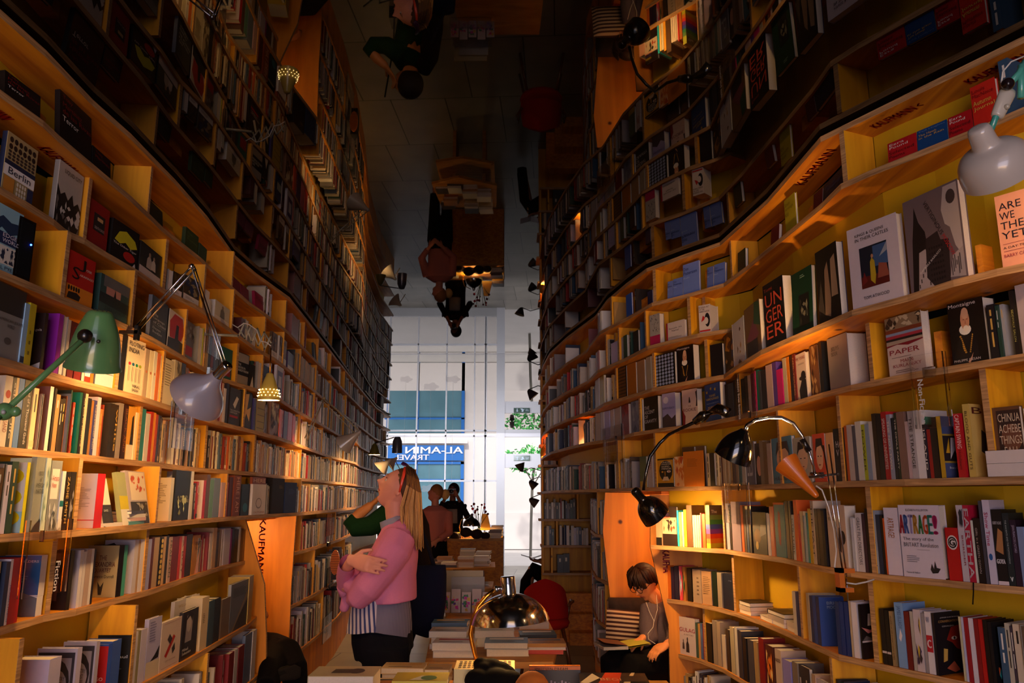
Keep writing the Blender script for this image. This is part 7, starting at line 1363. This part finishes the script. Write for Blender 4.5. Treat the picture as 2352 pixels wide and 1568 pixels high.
# ---- woman in dusty pink and photographer near the window
def standing(label, Y, hx0, hy, facing, up, topc, legc, hairc, skinc, hs=.92, arms=None, xo=0):
    hc_ = Q(hx0, hy, Y); r_ = person(label, (hc_.x, Y, 0)); b_ = MB(); vs, fs, rt3 = headgeo(hc_, facing, up, hs, 20, 14); b_.add(vs, fs); z0 = hc_.z; x0 = hc_.x+xo
    b_.loft([(V((hc_.x,Y,z0-.06)),.05),(V((x0,Y,z0-.18)),.055)],10); b_.loft([(V((x0,Y,z0-.2)),.12,.16),(V((x0,Y,z0-.45)),.10,.13),(V((x0,Y,z0-.7)),.12,.15)],14,ref=(0,1,0))
    for s_ in (-1,1): b_.loft([(V((x0+.08*s_,Y,z0-.7)),.09),(V((x0+.09*s_,Y,.45)),.06),(V((x0+.09*s_,Y,.06)),.045)],10); b_.loft([(V((x0+.09*s_,Y+.03,.04)),.04,.035),(V((x0+.09*s_,Y-.14,.03)),.035,.025)],8)
    tp_ = MB(); tp_.loft([(V((x0,Y,z0-.15)),.07,.09),(V((x0,Y,z0-.22)),.13,.2),(V((x0,Y,z0-.42)),.13,.17),(V((x0,Y,z0-.62)),.14,.17)],16,ref=(0,1,0))
    for s_, (el, wri) in zip((-1,1), arms):
        sh_ = V((x0+.17*s_,Y,z0-.24)); e_ = V((x0,Y,z0))+V(el); w2_ = V((x0,Y,z0))+V(wri); b_.loft([(sh_,.045),(e_,.038),(w2_,.027)],10); tp_.loft([(sh_,.07),(e_,.055),(e_.lerp(w2_,.75),.042)],12)
        hand(b_, w2_, (w2_-e_), V((0,1,0)), .9, .6, s_)
    prel(r_, b_, 'body', skinc, mods=REM(.011)); prel(r_, tp_, 'top', topc, mods=REM(.011))
    lg = MB(); lg.loft([(V((x0,Y,z0-.6)),.14,.17),(V((x0,Y,z0-.8)),.15,.18)],14,ref=(0,1,0))
    for s_ in (-1,1): lg.loft([(V((x0+.08*s_,Y,z0-.76)),.11),(V((x0+.09*s_,Y,.45)),.085),(V((x0+.09*s_,Y,.06)),.07)],12)
    prel(r_, lg, 'trousers', legc, mods=REM(.012)); prel(r_, MB().ball(hc_+V((.015,.03,.03)),(.095,.10,.11),hairc,16,10), 'hair', M_HAIR); return r_, hc_
pw, ph_ = standing('woman in a dusty pink top and dark trousers gazing up near the desk', 10.8, 1000, 1135, V((-.85,-.1,.45)), V((.45,0,.85)), clothmat('dusty_pink','a86460'), clothmat('dark_skirt','0c0808'), '8c5a34', skinmat('skin_tan','b07060'), .92, [((-.25,-.1,-.48),(-.12,-.25,-.6)),((.2,-.1,-.5),(.05,-.26,-.6))], xo=.0)
prel(pw, MB().ball(ph_+V((.13,.05,.0)),(.06,.06,.07),'c89c60',12,8), 'hair_bun', M_HAIR)
pp, pc_ = standing('photographer in dark clothes with a pale bag, camera raised, before the street window', 13.0, 1040, 1128, V((.1,-1,.05)), V((0,0,1)), clothmat('dark_top','141018'), clothmat('dark_trousers','0c0c10'), '1c1010', skinmat('skin_shade','805048'), .95, [((-.26,-.12,-.42),(-.09,-.22,-.08)),((.26,-.12,-.42),(.09,-.22,-.08))])
prel(pp, MB().loft([(pc_+V((0,-.17,-.28)),.09,.05),(pc_+V((0,-.17,-.5)),.10,.05)],14,'8c8488',ref=(1,0,0)), 'pale_bag', M_CLOTH)
cm = empty('camera_in_hands', pc_+V((0,-.22,.0)), 0, 'black photo camera held up by the photographer', 'camera'); MB().box((-.065,-.02,-.04),(.065,.03,.04),'0c0c0e').build('camera_body', M_PAINT, cm); MB().lathe([(.03,0),(.032,.06),(.001,.06)],(0,-.02,0),(0,-1,0),18,'141416').build('lens', M_PAINT, cm, smooth=True)
# ---- boy reading in the right nook
YB_ = 5.55; q = lambda x, y, dy=0: Q(x, y, YB_+dy)
by = person('boy with glasses and earphones in a grey sweater reading in the right nook', (q(1500,1500).x, YB_, 0)); SKB = skinmat('boy_skin','d88850')
hc3 = q(1482,1336); fB = V((-.62,-.50,-.52)).normalized(); uB = V((-.38,-.25,.88)); uB = (uB-fB*uB.dot(fB)).normalized(); bd = MB(); vs, fs, rt4 = headgeo(hc3, fB, uB, 1.0); bd.add(vs, fs)
bd.loft([(hc3+V((.03,.02,-.06)),.052),(q(1512,1380,.02),.055),(q(1520,1400,.03),.07)],12); bd.loft([(q(1518,1400,.04),.13,.09),(q(1520,1460,.06),.12,.10),(q(1522,1510,.08),.14,.12)],16)
for sgn in (-1,1): bd.ball(hc3-fB*.012-uB*.008+rt4*sgn*.074,(.012,.006,.022),M=Matrix(((fB.x,rt4.x*sgn,uB.x),(fB.y,rt4.y*sgn,uB.y),(fB.z,rt4.z*sgn,uB.z))))
w1_ = q(1474,1466,-.22); bd.loft([(q(1494,1410,-.10),.045),(q(1492,1465,-.16),.042),(w1_,.027)],12); hand(bd, w1_, q(1456,1480,-.25)-w1_, V((-.2,0,-1)), .92, .35, 1)
w2_ = q(1532,1480,-.32); bd.loft([(q(1535,1405,-.02),.04),(q(1549,1455,-.16),.036),(q(1546,1474,-.25),.034),(w2_,.028)],12); hand(bd, w2_, q(1508,1494,-.36)-w2_, V((0,.3,-1)), .95, .5, -1)
bd.loft([(q(1530,1518,.05),.10,.09),(q(1480,1509,-.08),.07),(q(1428,1510,-.24),.055),(q(1405,1522,-.27),.045),(q(1408,1575,-.26),.045),(V((q(1410,1580).x,5.3,.06)),.04)],14)
prel(by, bd, 'body', SKB, mods=REM(.006))
hb = MB(); vs = []
for i in range(m+1):
    th = math.pi*i/m
    for k in range(n):
        phh = 2*math.pi*k/n; d_ = rt4*math.sin(th)*math.sin(phh)*.086+fB*(math.sin(th)*math.cos(phh)*.110)+uB*math.cos(th)*.128
        lim = .030 if d_.dot(fB) > .05 else (.005 if d_.dot(fB) > 0 else -.045)
        if d_.dot(uB) < lim: d_ = d_-uB*(d_.dot(uB)-lim); d_ = d_*.93
        vs.append(hc3-fB*.004+uB*.006+d_)
hb.add(vs,[(i*n+k,(i+1)*n+k,(i+1)*n+(k+1)%n,i*n+(k+1)%n) for i in range(m) for k in range(n)],'2c140c')
for i in range(46):
    a = rr.uniform(-1.9,1.9); s0 = hc3+uB*.125+fB*.02+rt4*math.sin(a)*.02; dirv = (fB*math.cos(a)+rt4*math.sin(a)); e_ = hc3+dirv*(.112 if abs(a)<.8 else .092)+uB*(.034-.03*abs(a)/1.9+rr.uniform(-.012,.01)); md_ = hc3+dirv*.085+uB*.098
    hb.loft([(s0,.008,.006),(md_,.013,.008),(e_,.005,.004)],6,rr.choice(['34180c','241008','40200f','2c140a']),ref=(0,0,1))
prel(by, hb, 'hair', M_HAIR)
gl = MB()
for sg in (-1,1):
    c_ = hc3+fB*.104+uB*.010+rt4*sg*.031; ring = [c_+rt4*math.cos(t*math.pi/9)*.023+uB*math.sin(t*math.pi/9)*.021 for t in range(19)]; gl.tube(ring,.0022,6,'2c1408')
    gl.tube([c_+rt4*sg*.023,hc3+rt4*sg*.080+uB*.008-fB*.005],.0018,6,'2c1408')
gl.tube([hc3+fB*.106+uB*.012-rt4*.009,hc3+fB*.106+uB*.012+rt4*.009],.002,6,'2c1408'); prel(by, gl, 'glasses', M_PAINT)
fe = MB()
for sg in (-1,1): p = hc3+fB*.080+uB*.010+rt4*sg*.030; fe.ball(p,.010,'d8c8c0',8,6).ball(p+fB*.008-uB*.003,.005,'1c100c',8,5).loft([(p+fB*.008+uB*.026-rt4*.016,.003),(p+fB*.010+uB*.029,.003),(p+fB*.004+uB*.025+rt4*.016,.002)],6,'2c140c')
prel(by, fe, 'eyes', M_PAINT); p = hc3+fB*.0925-uB*.051; prel(by, MB().loft([(p-rt4*.018-fB*.009,.002,.002),(p+fB*.002,.004,.005),(p+rt4*.018-fB*.009,.002,.002)],8,'a84438'), 'lips', M_PAINT)
st = MB(); st.loft([(q(1508,1378,.02),.07,.06),(q(1513,1390,.03),.13,.09),(q(1516,1430,.05),.15,.115),(q(1518,1480,.06),.14,.12),(q(1518,1502,.06),.15,.12)],22)
st.loft([(q(1492,1392,-.06),.065),(q(1488,1440,-.13),.06),(q(1492,1468,-.17),.058),(q(1482,1470,-.2),.045),(q(1476,1467,-.215),.036)],14); st.loft([(q(1535,1395,-.02),.065),(q(1550,1450,-.15),.062),(q(1548,1474,-.24),.056),(q(1538,1478,-.29),.040)],14)
prel(by, st, 'sweater', clothmat('grey_sweater','5c4c50',.15), mods=REM(.008))
tq = MB(); tq.loft([(q(1530,1515,.05),.15,.13),(q(1480,1508,-.08),.115,.10),(q(1425,1508,-.24),.09,.085),(q(1402,1518,-.28),.07,.07),(q(1406,1570,-.26),.075,.07),(V((q(1408,1580).x,5.28,.08)),.06)],18); tq.loft([(q(1540,1525,.0),.13),(q(1500,1525,-.22),.10),(q(1450,1528,-.36),.085),(q(1440,1580,-.36),.075),(V((q(1440,1580).x,5.2,.08)),.06)],16)
prel(by, tq, 'trousers', clothmat('black_trousers','060406'), mods=REM(.01)); ep = MB(); ep.tube([q(1484,1383,-.16),q(1492,1405,-.2),q(1502,1425,-.23),q(1500,1440,-.24),q(1488,1455,-.27),q(1490,1468,-.3),q(1505,1478,-.36)],.0022,5,'c8bcb0').tube([q(1508,1366,-.14),q(1510,1400,-.2),q(1502,1428,-.23)],.0018,5,'c8bcb0'); prel(by, ep, 'earphone_cord', M_PAINT)
r = empty('open_book', q(1432,1482,-.30), .2, 'open book lying on the lap of the reading boy', 'book'); cv = MB().add([(-.16,-.1,.03),(0,-.1,.0),(0,.1,.0),(-.16,.1,.03)],[(0,1,2,3)],'3c1810').add([(0,-.1,0),(.15,-.1,.02),(.15,.1,.02),(0,.1,0)],[(0,1,2,3)],'8c7c20').box((-.165,-.105,-.005),(-.005,.105,.012),'a09898').build('cover', M_COVER, r)
MB().add([(-.155,-.095,.038),(-.003,-.095,.016),(-.003,.095,.016),(-.155,.095,.038)],[(0,1,2,3)],'5c2c14').add([(.003,-.095,.01),(.145,-.095,.026),(.145,.095,.026),(.003,.095,.01)],[(0,1,2,3)],'a89c30').build('pages', M_PAGE, r)
# cushions in the nook
mc = bpy.data.materials.new('striped_cushion'); mc.use_nodes = True; nt = mc.node_tree; tc_ = nt.nodes.new('ShaderNodeTexCoord'); wv = nt.nodes.new('ShaderNodeTexWave'); wv.bands_direction = 'Z'; wv.inputs['Scale'].default_value = 11; rp = nt.nodes.new('ShaderNodeValToRGB'); rp.color_ramp.interpolation = 'CONSTANT'; rp.color_ramp.elements[0].color = (*hx('c8a888'),1); rp.color_ramp.elements[1].position = .5; rp.color_ramp.elements[1].color = (*hx('3c1410'),1)
nt.links.new(tc_.outputs['Object'], wv.inputs[0]); nt.links.new(wv.outputs[0], rp.inputs[0]); nt.links.new(rp.outputs[0], nt.nodes['Principled BSDF'].inputs['Base Color']); nt.nodes['Principled BSDF'].inputs['Roughness'].default_value = .9
def cushion(c, w_, h_, t, rz, m_, lab, ry=0):
    vs = []; fs = []; n_ = 12
    for s_ in (-1,1):
        for i in range(n_+1):
            for j in range(n_+1):
                u, v = i/n_*2-1, j/n_*2-1; b_ = max(0,(1-u**4)*(1-v**4))**.5; vs.append((u*w_/2, s_*t/2*b_, v*h_/2))
    N = (n_+1)**2
    for s_ in (0,1): fs += [tuple(s_*N+q_ for q_ in ((i*(n_+1)+j,i*(n_+1)+j+1,(i+1)*(n_+1)+j+1,(i+1)*(n_+1)+j)[::(1 if s_ else -1)])) for i in range(n_) for j in range(n_)]
    o = MB().add(vs, fs, 'aaa').build('cushion', m_, smooth=True); o.location = c; o.rotation_euler = (-.15,ry,rz); return tag(o, lab, 'cushion', 'cushions in the right nook')
cushion(q(1450,1447,.22), .36, .26, .12, .1, mc, 'striped cushion with dark red and cream bars behind the boy', .1)
cushion(q(1462,1425,.40), .40, .32, .12, .0, mat('patterned_cushion','2c1c18',.9,noise=.9,nscale=30), 'dark patterned cushion at the back of the right nook')
cushion(q(1432,1450,.30), .16, .2, .08, .3, clothmat('blue_cushion','1c2044'), 'small navy cushion corner left of the striped one')
# ---- person sitting in the left nook (only legs show) and seated reader beyond the red chair
YN = 5.6; q = lambda x, y, dy=0: Q(x, y, YN+dy)
np_ = person('person in black sitting in the left nook with crossed legs, shoe sole showing', (-1.8,YN,0)); b_ = MB()
b_.loft([(V((-2.12,YN,.52)),.13,.12),(V((-2.15,YN,.75)),.13,.11),(V((-2.17,YN,.98)),.16,.1),(V((-2.17,YN,1.05)),.06,.06)],14); vs, fs, rt5 = headgeo(V((-2.15,YN-.02,1.2)), V((1,-.2,-.3)), V((0.3,0,1)), .95, 18, 12); b_.add(vs, fs)
b_.loft([(V((-2.12,YN,.50)),.11),(q(628,1496,.05),.07),(q(655,1508,-.15),.07),(q(676,1537,-.25),.05),(q(680,1590,-.25),.045)],12)
for s_ in (-1,1): ev = V((-2.0,YN-.28*s_,.75)); b_.loft([(V((-2.15,YN-.16*s_,.98)),.05),(ev,.045),(ev+V((.16,.08*s_,-.02)),.028)],10); hand(b_, ev+V((.16,.08*s_,-.02)), V((1,.3*s_,-.1)), V((0,0,-1)), .9, .5, s_)
prel(np_, b_, 'body', skinmat('nook_skin','a86c48'), mods=REM(.011)); b_ = MB(); b_.loft([(V((-2.12,YN,.50)),.17,.15),(V((-2.15,YN,.8)),.16,.14),(V((-2.17,YN,1.0)),.18,.12)],16)
for s_ in (-1,1): b_.loft([(V((-2.15,YN-.16*s_,.97)),.07),(V((-2.0,YN-.28*s_,.75)),.06),(V((-1.9,YN-.22*s_,.74)),.045)],10)
prel(np_, b_, 'black_jacket', M_BLACKCL, mods=REM(.012)); b_ = MB()
b_.loft([(V((-2.12,YN,.50)),.16,.14),(q(628,1492,.05),.12,.11),(q(655,1505,-.15),.11,.11),(q(676,1535,-.25),.085,.085),(q(680,1590,-.25),.075,.075),(q(676,1640,-.25),.07,.07)],18); b_.loft([(q(640,1500,-.1),.11),(q(625,1540,-.35),.085),(q(612,1575,-.48),.065)],14); prel(np_, b_, 'black_trousers', M_BLACKCL, mods=REM(.01))
so = q(655,1548,-.42); b_ = MB().loft([(so+V((-.095,0,-.02)),.012,.02),(so+V((-.07,0,-.012)),.014,.035),(so+V((0,0,.0)),.014,.038),(so+V((.06,0,.012)),.014,.046),(so+V((.095,0,.012)),.012,.03)],18,'1c1614',ref=(0,1,0)); b_.loft([(so+V((-.08,.02,-.01)),.04,.035),(so+V((0,.03,.01)),.045,.035),(so+V((.08,.02,.01)),.03,.03)],14,'0c0a0a',ref=(0,1,0)); prel(np_, b_, 'shoe', M_CLOTH)
r_ = person('seated reader in black with a book on the knees, half hidden by the far case', (.42,9.95,0)); q = lambda x, y, dy=0: Q(x, y, 9.8+dy); b_ = MB()
b_.loft([(V((.62,9.9,.44)),.13,.12),(V((.66,9.9,.70)),.13,.1),(V((.64,9.9,.95)),.16,.09),(V((.63,9.9,1.03)),.05,.05)],12); vs, fs, rt6 = headgeo(V((.60,9.88,1.17)), V((-.9,-.1,-.4)), V((-.4,0,.9)), .95, 18, 12); b_.add(vs, fs)
for dy in (-.07,.07): b_.loft([(V((.62,9.9+dy,.44)),.09),(V((.24,9.88+dy,.63)),.065),(V((.14,9.86+dy,.10)),.045)],10)
for s_ in (-1,1): b_.loft([(V((.62,9.9+.16*s_,.92)),.045),(V((.5,9.88+.2*s_,.74)),.04),(V((.34,9.87+.1*s_,.74)),.028)],10); hand(b_, V((.34,9.87+.1*s_,.74)), V((-1,-.3*s_,.1)), V((0,0,1)), .9, .5, s_)
prel(r_, b_, 'body', skinmat('reader_skin','a87050'), mods=REM(.011)); b_ = MB(); b_.loft([(V((.62,9.9,.44)),.16,.15),(V((.66,9.9,.70)),.15,.13),(V((.64,9.9,.95)),.18,.11)],14)
for s_ in (-1,1): b_.loft([(V((.62,9.9+.16*s_,.92)),.065),(V((.5,9.88+.2*s_,.74)),.055),(V((.38,9.87+.12*s_,.74)),.04)],10)
prel(r_, b_, 'black_top', M_BLACKCL, mods=REM(.012)); b_ = MB()
for dy in (-.07,.07): b_.loft([(V((.60,9.9+dy,.46)),.12),(V((.24,9.88+dy,.64)),.085),(V((.17,9.86+dy,.5)),.07),(V((.13,9.86+dy,.10)),.065)],12)
prel(r_, b_, 'black_trousers', M_BLACKCL, mods=REM(.012))
rb_ = empty('open_book', (.25,9.87,.775), 0, 'open book held on the knees by the seated reader', 'book'); MB().add([(-.14,-.1,.04),(0,-.1,.0),(0,.1,.0),(-.14,.1,.04)],[(0,1,2,3)],'6c2c28').add([(0,-.1,0),(.13,-.1,.04),(.13,.1,.04),(0,.1,0)],[(0,1,2,3)],'6c2c28').build('cover', M_COVER, rb_)
st_ = empty('stool', (.62,9.9,0), 0, 'plain wooden stool under the seated reader', 'stool'); MB().lathe([(.001,.38),(.16,.38),(.16,.35),(.001,.35)],(0,0,0),(0,0,1),20,'6c4020').build('seat', M_PAINT, st_)
for a in range(4): MB().tube([(math.cos(a*1.571+.78)*.11,math.sin(a*1.571+.78)*.11,.35),(math.cos(a*1.571+.78)*.16,math.sin(a*1.571+.78)*.16,0)],.012,6,'6c4020').build('leg', M_PAINT, st_)
